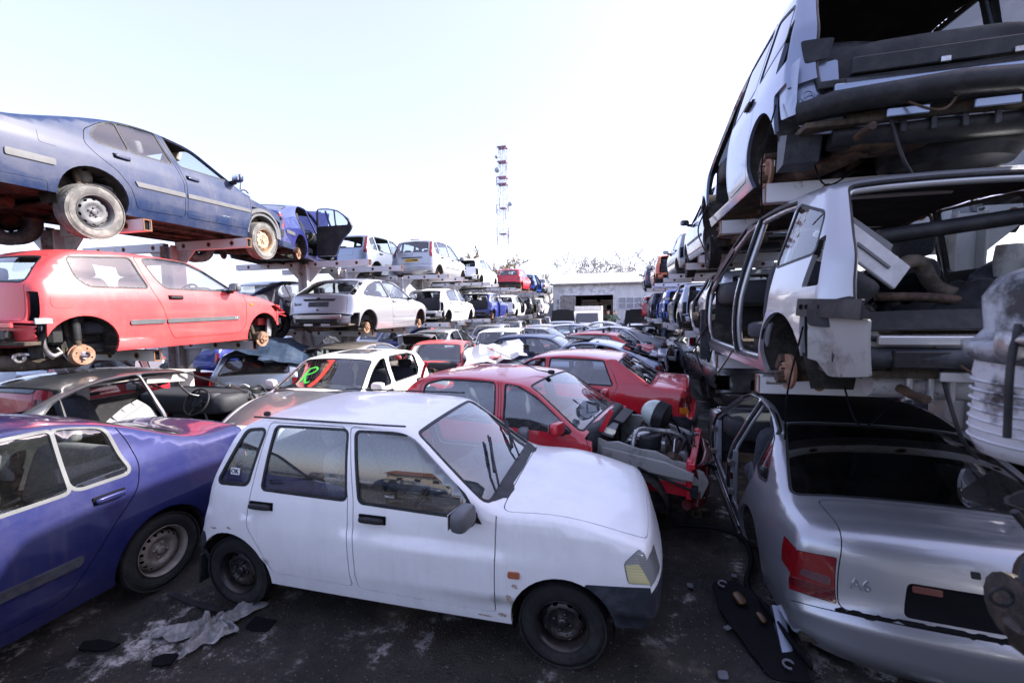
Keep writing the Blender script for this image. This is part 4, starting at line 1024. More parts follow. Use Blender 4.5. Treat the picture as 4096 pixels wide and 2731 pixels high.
# boxy old estate
WL = [('fwin', [(-.02, 1.36), (.30, 1.35), (.62, .98), (-.02, .98)], .03, 'fdoor', .016), ('rwin', [(-.88, 1.36), (-.10, 1.36), (-.10, .98), (-.96, .98)], .03, 'rdoor', .016), ('qwin', [(-1.70, 1.33), (-.98, 1.36), (-1.05, .98), (-1.80, .98)], .03, 'body', .016)]
DL = [('fdoor', [(-.05, 1.395), (.34, 1.39), (.74, .96), (.80, .8), (.78, .30), (-.04, .30)], .03), ('rdoor', [(-.93, 1.395), (-.075, 1.395), (-.065, .30), (-.74, .30), (-.86, .55), (-1.0, .75), (-1.0, .98)], .03)]
SPECS['boxy_estate'] = hatch(-2.06, 1.95, 2.424, .30, .79, 1.44, .24, (.84, .94), (.40, 1.40), (-1.76, 1.39), (-2.0, .98), 0, WL, DL, hf=(1.86, .84), ar=.34, bz=.55, tz=(-2.04, .60), rb=.56, dn=.04, dt=.05, roofr=.08,
    plan=[(-2.06, .93), (-1.8, .965), (-1, .99), (0, 1), (1, .985), (1.6, .96), (1.95, .93)], sec=[(.2, .93), (.4, .985), (.65, 1.0), (.9, .965), (1.15, .90), (1.40, .83), (1.5, .80)],
    sidep={'fbump': [(1.7, .55), (2.8, .55), (2.8, .3), (1.7, .3)], 'rbump': [(-1.8, .55), (-2.9, .55), (-2.9, .3), (-1.8, .3)]}, bumpm=CHROME,
    strip=std_strip([('tail', [(('rr', .05), .84), (('R', .58), .84)], .04), ('rear_glass', [(('rr', .10), .8), (('gb', -.03), .8)], .05),
                     ('tl', [(('R', .80), .62), (('R', .80), .95), (('R', .60), .95), (('R', .60), .62)], 0), ('hl', [(('F', .78), .6), (('F', .78), .94), (('F', .58), .94), (('F', .58), .6)], 0)], bz=.50, rbz=.52, scr=(.92, .90)),
    glass_in_tail=True, handle={'fdoor': (.06, .86), 'rdoor': (-.86, .86)}, mirror=(.60, .98))
# round little hatch with a pale roof
SPECS['round_mini'] = dict(SPECS['compact_hatch'])
SPECS['round_mini'] = hatch(-1.72, 1.82, 2.467, .29, .84, 1.41, .20, (.78, .98), (.24, 1.36), (-1.35, 1.35), (-1.64, .98), 0,
    [('qwin', [(-1.30, 1.28), (-.56, 1.31), (-.52, .98), (-1.38, .97)], .05, 'body', .02), ('fwin', [(-.50, 1.31), (.16, 1.31), (.56, .98), (-.46, .98)], .04, 'fdoor', .02)],
    [('fdoor', [(-.53, 1.34), (.20, 1.335), (.66, .98), (.76, .8), (.70, .31), (-.44, .30)], .05)], hf=(1.72, .80), ar=.335, bz=.6, tz=(-1.69, .62), rb=.56, roofr=.1, dt=.12,
    sec=[(.15, .90), (.3, .96), (.55, 1.0), (.75, 1.0), (.92, .95), (.97, .90), (1.30, .82), (1.42, .78)],
    sidep={'fbump': SS3['fbump'], 'rbump': [(-1.50, .58), (-2.9, .58), (-2.9, .05), (-1.50, .05)], 'tl': [(-1.50, .92), (-1.60, .92), (-1.60, .70), (-1.50, .70)], 'hl': [(1.38, .80), (1.50, .66), (2.2, .66), (2.2, .9)]},
    strip=std_strip([('tail', [(('rr', .05), .86), (('R', .60), .78)], .07), ('rear_glass', [(('rr', .10), .80), (('gb', -.02), .82)], .06), ('hl', [(('F', .80), .55), (('F', .80), 1.2), (('F', .66), 1.2), (('F', .66), .52)], 0)], bz=.6, rbz=.58),
    glass_in_tail=True, handle={'fdoor': (-.32, .88)}, mirror=(.58, .98))
# ------------------------------------------------------------------ camera, sky, sun
F_PX = 1700.0
cam_d = bpy.data.cameras.new('camera'); cam = bpy.data.objects.new('camera', cam_d); COL.objects.link(cam); SC.camera = cam
cam_d.sensor_width = 36; cam_d.lens = 36*F_PX/4096; cam_d.clip_end = 3000; cam_d.clip_start = .05; cam_d.dof.use_dof = True; cam_d.dof.focus_distance = 6.5; cam_d.dof.aperture_fstop = 2.2
RM = np.array([[0.9707, 0.2394, -0.0135], [0.0057, -0.0795, -0.9968], [-0.2397, 0.9676, -0.0785]])
right, down, fwd = [Vector(r).normalized() for r in RM]
upv = right.cross(fwd).normalized(); right = fwd.cross(upv).normalized()
M = Matrix((right, upv, -fwd)).transposed().to_4x4(); M.translation = (0, 0, 2.125); cam.matrix_world = M

SUN_EL, SUN_AZ = 35.5, 24.0      # azimuth measured from +X towards +Y
sd = Vector((cos(radians(SUN_EL))*cos(radians(SUN_AZ)), cos(radians(SUN_EL))*sin(radians(SUN_AZ)), sin(radians(SUN_EL))))
sun_d = bpy.data.lights.new('sun', 'SUN'); sun_d.energy = 4.6; sun_d.angle = radians(.53); sun_d.color = (1.0, .95, .88)
sun = bpy.data.objects.new('sun', sun_d); COL.objects.link(sun); sun.rotation_euler = (-sd).to_track_quat('-Z', 'Y').to_euler()
w = bpy.data.worlds.new('World'); SC.world = w; w.use_nodes = True
nt = w.node_tree; bg = nt.nodes['Background']
sky = nt.nodes.new('ShaderNodeTexSky'); sky.sky_type = 'NISHITA'; sky.sun_disc = False
sky.sun_elevation = radians(SUN_EL); sky.sun_rotation = radians(90-SUN_AZ); sky.air_density = 1.0; sky.dust_density = 2.0; sky.ozone_density = 2.0; sky.altitude = 100
hz = nt.nodes.new('ShaderNodeMix'); hz.data_type = 'RGBA'; hz.inputs[0].default_value = .36; hz.inputs[7].default_value = (2.95, 2.85, 3.75, 1)   # thin even veil of high haze
wb = nt.nodes.new('ShaderNodeMix'); wb.data_type = 'RGBA'; wb.blend_type = 'MULTIPLY'; wb.inputs[0].default_value = 1; wb.inputs[7].default_value = (1.07, .965, 1.08, 1)
nt.links.new(sky.outputs[0], wb.inputs[6]); nt.links.new(wb.outputs[2], hz.inputs[6]); nt.links.new(hz.outputs[2], bg.inputs[0]); bg.inputs[1].default_value = .15
SC.view_settings.view_transform = 'Standard'; SC.view_settings.look = 'None'; SC.view_settings.gamma = 1; SC.view_settings.exposure = 1.62
SC.cycles.max_bounces = 8; SC.cycles.transparent_max_bounces = 24; SC.cycles.diffuse_bounces = 3; SC.cycles.glossy_bounces = 4
SC.cycles.caustics_reflective = False; SC.cycles.caustics_refractive = False

# ------------------------------------------------------------------ ground
def ground_mat():
    m, nt, out = new_mat('oily_asphalt'); co = objco(nt)
    p = N_(nt, 'ShaderNodeBsdfPrincipled')
    a = noise(nt, co, 1.1, 9, .72); b = noise(nt, co, 2.2, 10, .78); c = noise(nt, co, 55, 3, .7); d = noise(nt, co, .9, 5, .55)
    v = N_(nt, 'ShaderNodeTexVoronoi', Scale=42.0); nt.links.new(co, v.inputs['Vector'])
    base = mixc(nt, ramp(nt, a, .38, .64), (.006, .005, .0042), (.044, .036, .028))
    base = mixc(nt, ramp(nt, b, .56, .72), base, (.13, .108, .085))          # worn dusty patches
    pale = mathn(nt, 'MULTIPLY', ramp(nt, b, .53, .60), ramp(nt, d, .47, .55))
    base = mixc(nt, mathn(nt, 'MULTIPLY', pale, .8), base, (.52, .50, .48))      # spilt pale grit
    stones = ramp(nt, v.outputs['Distance'], .12, .30, (1, 1, 1), (0, 0, 0))
    vc = N_(nt, 'ShaderNodeSeparateColor'); nt.links.new(v.outputs['Color'], vc.inputs[0])
    st = mathn(nt, 'MULTIPLY', stones, ramp(nt, vc.outputs[0], .66, .74))
    base = mixc(nt, mathn(nt, 'MULTIPLY', st, .8), base, (.22, .21, .20))
    oil = ramp(nt, noise(nt, co, 1.3, 4, .55), .48, .60)
    base = mixc(nt, mathn(nt, 'MULTIPLY', oil, .6), base, (.004, .004, .005))
    nt.links.new(base, p.inputs['Base Color'])
    r = mathn(nt, 'SUBTRACT', .88, mathn(nt, 'MULTIPLY', oil, .60)); nt.links.new(r, p.inputs['Roughness'])
    h = mathn(nt, 'ADD', mathn(nt, 'MULTIPLY', c, .35), mathn(nt, 'MULTIPLY', stones, .5)); h = mathn(nt, 'ADD', h, b)
    bp = N_(nt, 'ShaderNodeBump', Strength=.8, Distance=.045); nt.links.new(h, bp.inputs['Height']); nt.links.new(bp.outputs[0], p.inputs['Normal'])
    nt.links.new(p.outputs[0], out.inputs['Surface']); return m
def build_ground():
    g = MB(); xs = np.r_[-900, -200, -60, np.linspace(-14, 8, 111), 40, 200, 900]; ys = np.r_[-200, -20, np.linspace(-3, 34, 150), 80, 300, 1500]
    rng = np.random.RandomState(3); ph = rng.rand(14, 3)*6
    X, Y = np.meshgrid(xs, ys, indexing='ij'); Z = np.zeros_like(X)
    for k in range(14):
        f = .7+k*.33; Z += .006/(1+k*.18)*np.sin(f*X*cos(ph[k, 0])+f*Y*sin(ph[k, 0])+ph[k, 1]*6)
    Z[(np.abs(X) > 15) | (Y > 35) | (Y < -4)] = 0
    V = np.stack([X, Y, Z-.012], -1).reshape(-1, 3); n = len(ys)
    F = [(i*n+j, (i+1)*n+j, (i+1)*n+j+1, i*n+j+1) for i in range(len(xs)-1) for j in range(n-1)]
    g.add(V, F, ground_mat()); o = g.build('ground'); o['kind'] = 'structure'
build_ground()

def grit():
    mb = MB(); rng = np.random.RandomState(5); m1 = plain('pale_grit', (.16, .155, .15), .9); m2 = plain('dark_grit', (.05, .045, .04), .9)
    for k in range(2600):
        u = rng.rand(); y = 1.35+5.2*rng.rand()**1.6; x = rng.uniform(-3.6, 1.6); c = rng.rand()
        if k % 2: cx_, cy_ = [(-.9, 2.0), (.7, 3.2), (-2.2, 2.2), (.2, 2.0), (-3.0, 1.9)][k//2 % 5]; x = cx_+rng.randn()*.35; y = cy_+rng.randn()*.25
        if y < 1.2: continue
        r = .004+.010*c**4; q = rng.rand(4, 3)*2-1; q = q/np.linalg.norm(q, axis=1)[:, None]*r*np.array([1.3, 1, .7]); q[:, 2] = np.abs(q[:, 2]); q += [x, y, -.002]
        mb.add(q, [(0, 1, 2), (0, 2, 3), (0, 3, 1), (1, 3, 2)], m1 if k % 3 == 0 else m2)
    o = mb.build('grit'); o['kind'] = 'stuff'; o['label'] = 'loose grit scattered over the oily ground'; o['category'] = 'grit'
grit()
# ------------------------------------------------------------------ paints
H = pi/2
WHITE = paint('white_paint', (.80, .80, .80), dust=.2, coat=.5)
WHITEC = paint('cream_white_paint', (.76, .75, .71), dust=.3, coat=.3)
SILVER = paint('silver_paint', (.40, .41, .44), metal=.55, rough=.30, dust=.10)
SILVERM = paint('mid_silver_paint', (.34, .35, .38), metal=.7, rough=.30, dust=.06)
SILVERB = paint('bluish_silver_paint', (.26, .30, .38), metal=.6, rough=.32, dust=.15)
GREY = paint('grey_metallic_paint', (.17, .18, .20), metal=.5, dust=.3)
BROWNG = paint('grey_brown_paint', (.20, .18, .16), metal=.4, dust=.5)
RED = paint('red_paint', (.50, .012, .028), dust=.12)
REDF = paint('faded_red_paint', (.60, .06, .065), dust=.2, coat=.35)
REDP = paint('pinkish_red_paint', (.58, .06, .06), dust=.35, coat=.2)
INDIGO = paint('indigo_metallic_paint', (.015, .019, .098), metal=.35, rough=.3, dust=.12)
NAVY = paint('navy_paint', (.012, .026, .074), rough=.42, dust=.2, coat=.45, spec=.2)
NAVYD = paint('deep_navy_paint', (.008, .011, .032), dust=.35)
BLUE = paint('blue_paint', (.013, .028, .20), dust=.15)
NAVYM = paint('mid_navy_paint', (.016, .022, .13), dust=.1)
VANB = paint('slate_silver_paint', (.20, .24, .33), metal=.6, rough=.3, dust=.15)
BLUEB = paint('bright_blue_paint', (.02, .10, .50), dust=.2)
BLACKP = paint('black_paint', (.012, .013, .017), dust=.35)
ORANGE = paint('orange_metallic_paint', (.55, .13, .03), metal=.2, dust=.25)
PRIMER = plain('pale_primer', (.27, .27, .255), .55, c2=(.07, .045, .04), scale=4, lo=.52, hi=.72)
RACKW = plain('chalky_white_rack_paint', (.64, .64, .66), .6, c2=(.27, .13, .07), scale=3.2, lo=.63, hi=.74, bump=.1)
RACKR = plain('rusted_rack_paint', (.56, .55, .54), .7, c2=(.25, .12, .06), scale=2.6, lo=.54, hi=.66, bump=.2)
RUSTE = plain('rusty_cut_edge', (.22, .09, .04), .8)
CLOTH = plain('grey_rag_cloth', (.15, .148, .145), .95, c2=(.27, .265, .26), scale=12, bump=.3)
TARPM = plain('blue_grey_tarpaulin', (.014, .028, .055), .45, c2=(.03, .05, .085), scale=3, bump=.2, bscale=9)
SKIN = plain('skin', (.42, .26, .19), .6); GREENJ = plain('dark_green_jacket', (.02, .045, .035), .9); DENIM = plain('dark_trousers', (.03, .035, .05), .9)

def variant(src, new, fender=None, nose=None):
    sp = dict(SPECS[src]); sp['sidep'] = dict(sp['sidep']); sp['strip'] = list(sp['strip'])
    if fender: sp['sidep']['fender'] = fender
    if nose: sp['strip'].append(('nose', [(('fb', -.3), 1.2), (nose, 1.2)], 0))
    SPECS[new] = sp
variant('five_door_hatch', 'five_door_hatch_stripped', [(.90, .975), (1.1, 1.3), (3, 1.3), (3, -.5), (.87, -.5), (.865, .42), (.90, .80)], ('cowl', -.02))
variant('liftback_saloon', 'liftback_stripped', [(.975, .96), (1.2, 1.3), (3, 1.3), (3, -.5), (.94, -.5), (.945, .33), (.98, .77)], ('cowl', -.02))
variant('executive_saloon', 'executive_cut', [(.13, 1.7), (.13, 1.39), (.20, 1.33), (.40, 1.0), (1.03, .9), (1.03, .75), (.99, -.5), (3, -.5), (3, 1.7)], ('rf', .03))
variant('compact_hatch', 'compact_stripped', [(.90, .975), (1.1, 1.3), (3, 1.3), (3, -.5), (.87, -.5), (.865, .42), (.90, .80)], ('cowl', -.02))

def add(root, name, fn, **k):
    mb = MB(); fn(mb); return mb.build(name, root, **k)
def engine_bay(root, hb, z=.55, seed=0, wing=None, red=None):
    """engine, hoses, battery and strut towers of a car without its bonnet"""
    rng = random.Random(seed)
    def eng(mb):
        mb.box((hb+.12, -.05, z-.08), (.42, .62, .34), RUSTD, bev=.03); mb.box((hb+.10, .02, z+.14), (.24, .52, .12), ALU, bev=.02)
        for k in range(4): mb.tube(curve_pts([(hb-.05, -.2+.13*k, z+.12), (hb-.16, -.2+.13*k, z+.16), (hb-.22, -.2+.13*k, z+.02)], 4), .022, ALU, 8)
        mb.lathe([(.0, .12), (.11, .12), (.12, .10), (.12, 0), (.10, -.02)], BLACK, 20, axis='z', c=(hb+.05, -.28, z+.16))
        blob(mb, (hb+.02, .32, z-.05), (.36, .30, .34), ALU, .6)
    add(root, 'engine', eng)
    def hoses(mb):
        for k in range(18):
            a = (hb+rng.uniform(-.2, .45), rng.uniform(-.5, .5), z+rng.uniform(0, .16)); b = (hb+rng.uniform(-.2, .5), rng.uniform(-.5, .5), z+rng.uniform(-.1, .12))
            mid = ((a[0]+b[0])/2, (a[1]+b[1])/2, z+rng.uniform(.16, .30)); mb.tube(curve_pts([a, mid, b], 8), rng.choice((.006, .008, .012, .018)), rng.choice((BLACK, BLACK, ALU, EMPTYK, RUSTD)), 8)
    add(root, 'hose', hoses)
    def junk(mb):
        for k in range(26):
            c = (hb+rng.uniform(-.15, .45), rng.uniform(-.5, .5), z+rng.uniform(-.1, .14)); m = rng.choice((BLACK, ALU, RUSTD, MIDGREY, EMPTYK, UNDER)); rr = rng.uniform(.02, .06)
            if k % 3 == 0: mb.lathe([(.0, rr), (rr, rr), (rr*1.1, rr*.6), (rr, -rr), (0, -rr)], m, 10, axis=rng.choice('xyz'), c=c)
            else: mb.box(c, (rr*rng.uniform(1, 3), rr*rng.uniform(1, 3), rr*1.3), m, rot=(rng.uniform(-1, 1), rng.uniform(-1, 1), rng.uniform(-3, 3)), bev=.006)
    add(root, 'ancillaries', junk)
    def bat(mb): mb.box((hb-.05, .45, z+.06), (.18, .26, .20), BLACK); mb.lathe([(.02, .0), (.02, .03), (.0, .03)], STEEL, 8, axis='z', c=(hb-.05, .37, z+.16))
    add(root, 'battery', bat)
    for g in (1, -1):
        def tower(mb, g=g): mb.lathe([(.0, .06), (.06, .06), (.07, .04), (.13, .03), (.15, -.02), (.15, -.40)], wing or UNDER, 20, axis='z', c=(hb-.06, g*.52, z+.06))
        add(root, 'strut_tower', tower)
def crumple(mb, nx, ny, sx_, sy_, amp, m, th=.004, seed=1, fr=None, edge=True):
    rng = np.random.RandomState(seed); V = []; K = [(rng.rand()*7+2, rng.rand()*6.28, rng.rand()*6.28) for _ in range(9)]
    for i in range(nx):
        for j in range(ny):
            u = i/(nx-1)-.5; v = j/(ny-1)-.5; z = 0
            for k, (f_, a, p) in enumerate(K): z += amp*abs(sin(f_*(u*cos(a)+v*sin(a))*1.6+p))/(1+.35*k)
            q = Vector((u*sx_*(1+.05*sin(9*v)), v*sy_*(1+.05*sin(8*u)), z-.9*amp)); V.append(fr(q) if fr else q)
    F = [(i*ny+j, (i+1)*ny+j, (i+1)*ny+j+1, i*ny+j+1) for i in range(nx-1) for j in range(ny-1)]
    # facetted: unshared vertices
    V2 = []; F2 = []
    for f_ in F: F2.append(tuple(range(len(V2), len(V2)+4))); V2.extend(V[i] for i in f_)
    mb.add(V2, F2, m)
def underside_extra(root, hb, zs, W):
    add(root, 'exhaust', lambda mb: (blob(mb, (-hb-.35, .25, zs-.02), (.34, .62, .22), RUSTD, .55), mb.tube(curve_pts([(-hb+.9, .12, zs-.05), (-hb+.3, .16, zs-.06), (-hb-.2, .22, zs-.02)]), .03, RUSTD), mb.tube([(-hb-.45, .50, zs), (-hb-.75, .52, zs-.03)], .03, STEEL)))

# ================================================================== foreground cars on the yard floor
P = car('white_mini_hatchback', 'white five-door mini hatchback in front, black bumpers and black steel wheels', 'car', 'mini_five_door', WHITE, (-1.4725, 3.0, 0), 0.0,
        wheels={k: ('tyre', RIMBK, 8, 'slot', 4, .60, RUBBER) for k in ('fl', 'fr', 'rl', 'rr')}, lights={'tl': REDL, 'hl': CLEAR}, step=.06, screenm=GLASS_D, seatm=FABRICG)
r, B = P['root'], P['B']
def f(mb):
    patch(mb, B.side, [(1.525, .69), (1.60, .70), (1.66, .60), (1.545, .60)], .01, YELLOWL, .004, .006, True)
add(r, 'indicator_lens', f)
def f(mb):  # cowl grille, wipers
    s0 = B.tags['cowl']
    for k in range(2):
        y0 = -.42+.52*k
        a = Vector(B.tp(np.array([s0+.02]), np.array([y0]))[0])+Vector((0, 0, .025)); b = Vector(B.tp(np.array([s0+.30]), np.array([y0+.45]))[0])+Vector((.01, 0, .03))
        mb.tube([a, a*.5+b*.5+Vector((0, 0, .012)), b], .008, BLACK, 6); mb.box(a*.4+b*.6, (.02, .40, .016), BLACK, rot=(.35, -.5, .2), bev=.003)
add(r, 'wiper', f)
def f(mb):
    q = [(B.tags['cowl']-.035, -B.Wr*.74), (B.tags['cowl']-.05, 0), (B.tags['cowl']-.035, B.Wr*.74), (B.tags['cowl']+.02, B.Wr*.88), (B.tags['cowl']+.02, -B.Wr*.88)]
    patch(mb, B.top, q, .03, BLACK, .004, .006)
add(r, 'cowl_grille', f)
add(r, 'roof_antenna_base', lambda mb: blob(mb, (-1.02, -.45, 1.375), (.05, .035, .035), BLACK, .7))
def f(mb):
    for g in (1, -1): mb.tube([(x, g*(.555-.02*abs(x)), 1.372) for x in np.linspace(-1.05, .15, 9)], .007, BLACK, 6)
add(r, 'roof_gutter', f)
add(r, 'mud_flap', lambda mb: (mb.box((-1.47, -.60, .26), (.015, .16, .22), BLACK, rot=(0, .12, 0)), mb.box((-1.47, .60, .26), (.015, .16, .22), BLACK, rot=(0, .12, 0))))
add(r, 'door_lock', lambda mb: mb.lathe([(.014, 0), (.013, .008), (.001, .009)], CHROME, 14, c=(-.125, -.695, .735), sharp=True))
def f(mb):
    patch(mb, B.side, [(-1.17, .985), (-1.09, .985), (-1.09, 1.03), (-1.17, 1.03)], .004, plain('pale_sticker', (.7, .72, .72), .5), .002, .002, True)
st_q = add(r, 'sticker', f)
def side_text(txt, x, z, size, m, root, B, sd=-1, off=.006):
    y = float(B.Y(np.array([x]), np.array([z]))[0]); _, n = B.side(np.array([[x, z]])); n = Vector(n[0]); n.y *= sd
    X = Vector((-sd*1.0, 0, 0)); X = (X-n*X.dot(n)).normalized(); Yv = n.cross(X); Mx = Matrix((X, Yv, n)).transposed().to_4x4(); Mx.translation = Vector((x, sd*y, z))+n*off
    return text_mesh(txt, size, m, 'lettering', root, Mx, .001)
side_text('OK', -1.13, 1.007, .045, BLKINK, r, B)
def f(mb): patch(mb, B.side, [(.045, .935), (.125, .935), (.125, .965), (.045, .965)], .004, plain('dark_sticker', (.05, .045, .04), .5), .002, .002, True)
add(r, 'sticker', f); side_text('SafeLock', .085, .950, .018, plain('pale_lettering', (.6, .6, .55), .5), r, B)
def f(mb):
    for (x, z, a_, b_) in ((.815, .285, .035, .022), (.86, .42, .018, .035), (.90, .50, .02, .018), (-1.30, .60, .03, .012), (-1.16, .618, .022, .010), (.70, .262, .05, .010)):
        rg = random.Random(int(x*100)); patch(mb, B.side, [(x+a_*cos(t)*rg.uniform(.5, 1.2), z+b_*sin(t)*rg.uniform(.5, 1.2)) for t in np.linspace(0, 6.0, 9)], .004, plain('rust_bloom', (.22, .11, .06), .9, c2=(.60, .55, .50), scale=60, lo=.4, hi=.6), .0012, 0, True)
add(r, 'rust_spots', f)
add(r, 'crumpled_jacket', lambda mb: [blob(mb, (.36+.06*k, -.22+.13*k, .93+.02*sin(k*3)), (.26, .22, .13), FABRIC if k % 2 else DASH, .8, rot=(.4*k, .3, k)) for k in range(4)])

P = car('indigo_saloon', 'indigo blue small saloon cut off by the left edge', 'car', 'small_saloon', INDIGO, (-4.2, 1.2, 0), -H-.02, wheels=STEEL_N, step=.06, seatm=FABRICG)
P = car('red_five_door', 'red five-door hatchback with stripped front end and exposed engine bay', 'car', 'five_door_hatch_stripped', RED, (-.93, 4.95, -.03), -.22, no=['fbump', 'hl', 'hood'], wheels={'rl': STEEL_B, 'rr': STEEL_B}, seatm=FABRIC, step=.06, screenm=GLASS_D)
r, B = P['root'], P['B']; hb = 1.236
engine_bay(r, hb+.05, .60, 3)
for g in (1, -1):
    def f(mb, g=g):
        top = [(.88, .88), (1.0, .84), (1.10, .85), (1.30, .80), (1.45, .79), (1.60, .73), (1.74, .70), (1.86, .64), (1.90, .56), (1.84, .40), (1.70, .42)]+[(hb+.335*cos(a), .29+.36*sin(a)) for a in np.linspace(.5, pi-.35, 12)]+[(.89, .45)]
        L = densify(top, .08); UV, T = cdt([L], .08, L); T = T[inside(L, UV[T].mean(1))]
        def lift(uv):
            y = .60-.10*np.clip((uv[:, 0]-1.0), 0, 1)+.02*np.sin(uv[:, 0]*21)*np.clip(uv[:, 1]-.6, 0, .1)*10*.3
            return np.stack([uv[:, 0], y, uv[:, 1]], 1), np.tile([[.1, .99, 0]], (len(uv), 1))
        shell(mb, UV, T, lift, PRIMER, th=.04, mirror=g < 0)
        mb.prism([(.95, .80), (1.55, .73), (1.78, .66), (1.78, .60), (1.5, .62), (.95, .68)], g*.60, g*.655, PRIMER)
        for x in (1.0, 1.12, 1.24, 1.40, 1.56): mb.lathe([(.014, 0), (.014, .004), (.001, .005)], EMPTYK, 10, c=(x, g*.652, .735-.12*(x-1.0)))
        mb.tube([(1.30, g*.66, .66), (1.82, g*.58, .47)], .012, BLACK)
    add(r, 'inner_wing', f)
def f(mb):
    DR = paint('dull_dark_red_paint', (.085, .006, .009), dust=.4, coat=.3)
    top = curve_pts([(1.70, .54, .66), (1.80, .42, .675), (1.84, .15, .66), (1.86, -.1, .685), (1.83, -.36, .65), (1.74, -.53, .67)], 6)
    mb.tube(top, .030, DR, 6); mb.tube([p+Vector((.03, 0, -.045)) for p in top], .022, DR, 6)
    mb.tube(curve_pts([(1.74, .56, .33), (1.84, .3, .29), (1.86, 0, .34), (1.83, -.3, .28), (1.72, -.56, .34)], 6), .05, DR, 6)
    for g in (1, -1):
        mb.tube(curve_pts([(1.76, g*.50, .68), (1.82, g*.47, .52), (1.80, g*.50, .32)], 5), .045, DR, 6); mb.tube(arc_pts((1.88, g*.32, .49), .14, .4, 2*pi-.3, 20, 'yz'), .014, DR, 6)
        crumple(mb, 5, 6, .16, .30, .03, DR, seed=14+g, fr=lambda q: Vector((1.79+q.z, g*.44+q.x, .50+q.y)))
    mb.box((1.80, .02, .48), (.03, .44, .30), EMPTYK); mb.tube(curve_pts([(1.86, -.4, .70), (1.94, -.2, .60), (1.93, .1, .48), (1.88, .4, .42)]), .018, BLACK)
    mb.lathe([(.03, -.01), (.045, -.01), (.045, .01), (.03, .01), (.03, -.01)], RUSTD, 14, c=(1.80, -.40, .20))
add(r, 'front_panel', f)
def f(mb):
    pr = [(.155*sin(a), .17*cos(a)-.05) for a in np.linspace(0.05, pi/2, 10)]
    mb.lathe(pr, plain('hazy_headlamp_glass', (.46, .52, .48), .12), 24, axis='x', c=(0, 0, 0), sharp=False); mb.lathe([(.155, -.05), (.165, -.06), (.15, -.16), (.07, -.20), (.0, -.20)], BLACK, 24, axis='x')
o = add(r, 'headlight', f); o.location = (1.30, .22, .98); o.rotation_euler = (0, -.25, 2.9)
add(r, 'fuse_box', lambda mb: (mb.box((1.28, -.30, .86), (.16, .13, .05), ALU, rot=(.2, .1, .3)), mb.tube(curve_pts([(1.2, -.42, .74), (1.24, -.36, .92), (1.4, -.2, .9), (1.6, -.12, .86), (1.7, -.05, .72)]), .022, ALU)))
add(r, 'wing_bracket', lambda mb: mb.box((.98, -.56, 1.04), (.05, .015, .26), RED, rot=(.1, .45, 0)))
add(r, 'air_duct', lambda mb: (mb.box((.92, -.30, .90), (.20, .46, .03), MIDGREY, rot=(0, .25, .1)), mb.box((.95, .25, .91), (.18, .6, .03), BLACK, rot=(0, .25, 0))))
add(r, 'roof_antenna', lambda mb: (mb.tube([(.20, -.03, 1.40), (.06, -.10, 1.43), (-.52, -.30, 1.70)], [.010, .006, .003], BLACK, 6), blob(mb, (.20, -.03, 1.405), (.08, .05, .05), BLACK, .6)))
add(r, 'red_hinge_arm', lambda mb: mb.tube(curve_pts([(-1.62, -.10, 1.0), (-1.62, -.12, 1.22), (-1.55, -.16, 1.36), (-1.48, -.18, 1.47)], 8), .022, RED, 8))

P = car('red_square_saloon', 'red square saloon with boot to the right, behind the stripped red hatchback', 'car', 'square_saloon', RED, (-1.0, 7.45, 0), 2.97, no=['fwin'], wheels=STEEL_B, lights={'tl': REDL}, seatm=FABRICG, step=.06)
r, B = P['root'], P['B']
def f(mb): patch(mb, B.side, [(-2.03, .70), (-2.6, .70), (-2.6, .605), (-2.03, .605)], .005, AMBER, .004, .005, False); 
add(r, 'indicator_lens', lambda mb: (patch(mb, B.side, [(-2.03, .695), (-2.135, .695), (-2.135, .605), (-2.03, .605)], .005, AMBER, .004, .005, False), patch(mb, B.top, [(B.sx(('R', .70)), B.Wr*.8), (B.sx(('R', .70)), B.Wr*.99), (B.sx(('R', .605)), B.Wr*.99), (B.sx(('R', .605)), B.Wr*.8)], .004, AMBER, .004, .005)))
add(r, 'pillar_trim', lambda mb: patch(mb, B.side, [(-1.02, 1.28), (-1.0, 1.32), (-1.12, 1.32), (-1.60, .98), (-1.20, .98)], .02, RED, .004, .004, False))
cone = MB(); cone.lathe([(.055, 0), (.06, .02), (.045, .05), (.062, .06), (.062, .075), (.03, .095), (.001, .097)], BLACK, 20, axis='z', sharp=True)
tag(cone.build('roof_beacon'), 'small black beacon base standing on the roof of the red saloon', 'beacon').location = (-1.55, 7.30, 1.392)

P = car('silver_fastback', 'silver fastback with open roof vent and torn-out rear window behind the red saloon', 'car', 'low_coupe', SILVERB, (-.85, 9.75, .08), pi-.12, no=['rear_glass', 'qwin', 'fwin'], wheels=STEEL_B, opened={'tail': 6})
r, B = P['root'], P['B']
add(r, 'roof_vent', lambda mb: mb.box((-.05, .05, 1.36), (.52, .75, .03), BLACK, rot=(0, -.08, 0)))
add(r, 'rear_spoiler', lambda mb: (mb.box((-1.80, 0, 1.06), (.20, 1.30, .05), SILVERB, bev=.02), mb.box((-1.80, .5, .99), (.12, .06, .12), SILVERB), mb.box((-1.80, -.5, .99), (.12, .06, .12), SILVERB)))
P = car('navy_hatchback', 'dark navy three-door hatchback with thick rear pillar, behind the silver fastback', 'car', 'three_door_hatch', NAVY, (-1.75, 11.3, .0), -.08, wheels=STEEL_B)
P = car('red_saloon_with_roof_bars', 'red square saloon with roof bars, farther back in the yard', 'car', 'square_saloon', REDF, (-1.05, 13.2, 0), pi-.12, wheels=STEEL_B, step=.09)
add(P['root'], 'roof_bar', lambda mb: (mb.box((.05, 0, 1.47), (.04, 1.25, .035), BLACK), [mb.box((.05, g*.60, 1.42), (.06, .05, .10), BLACK) for g in (1, -1)]))
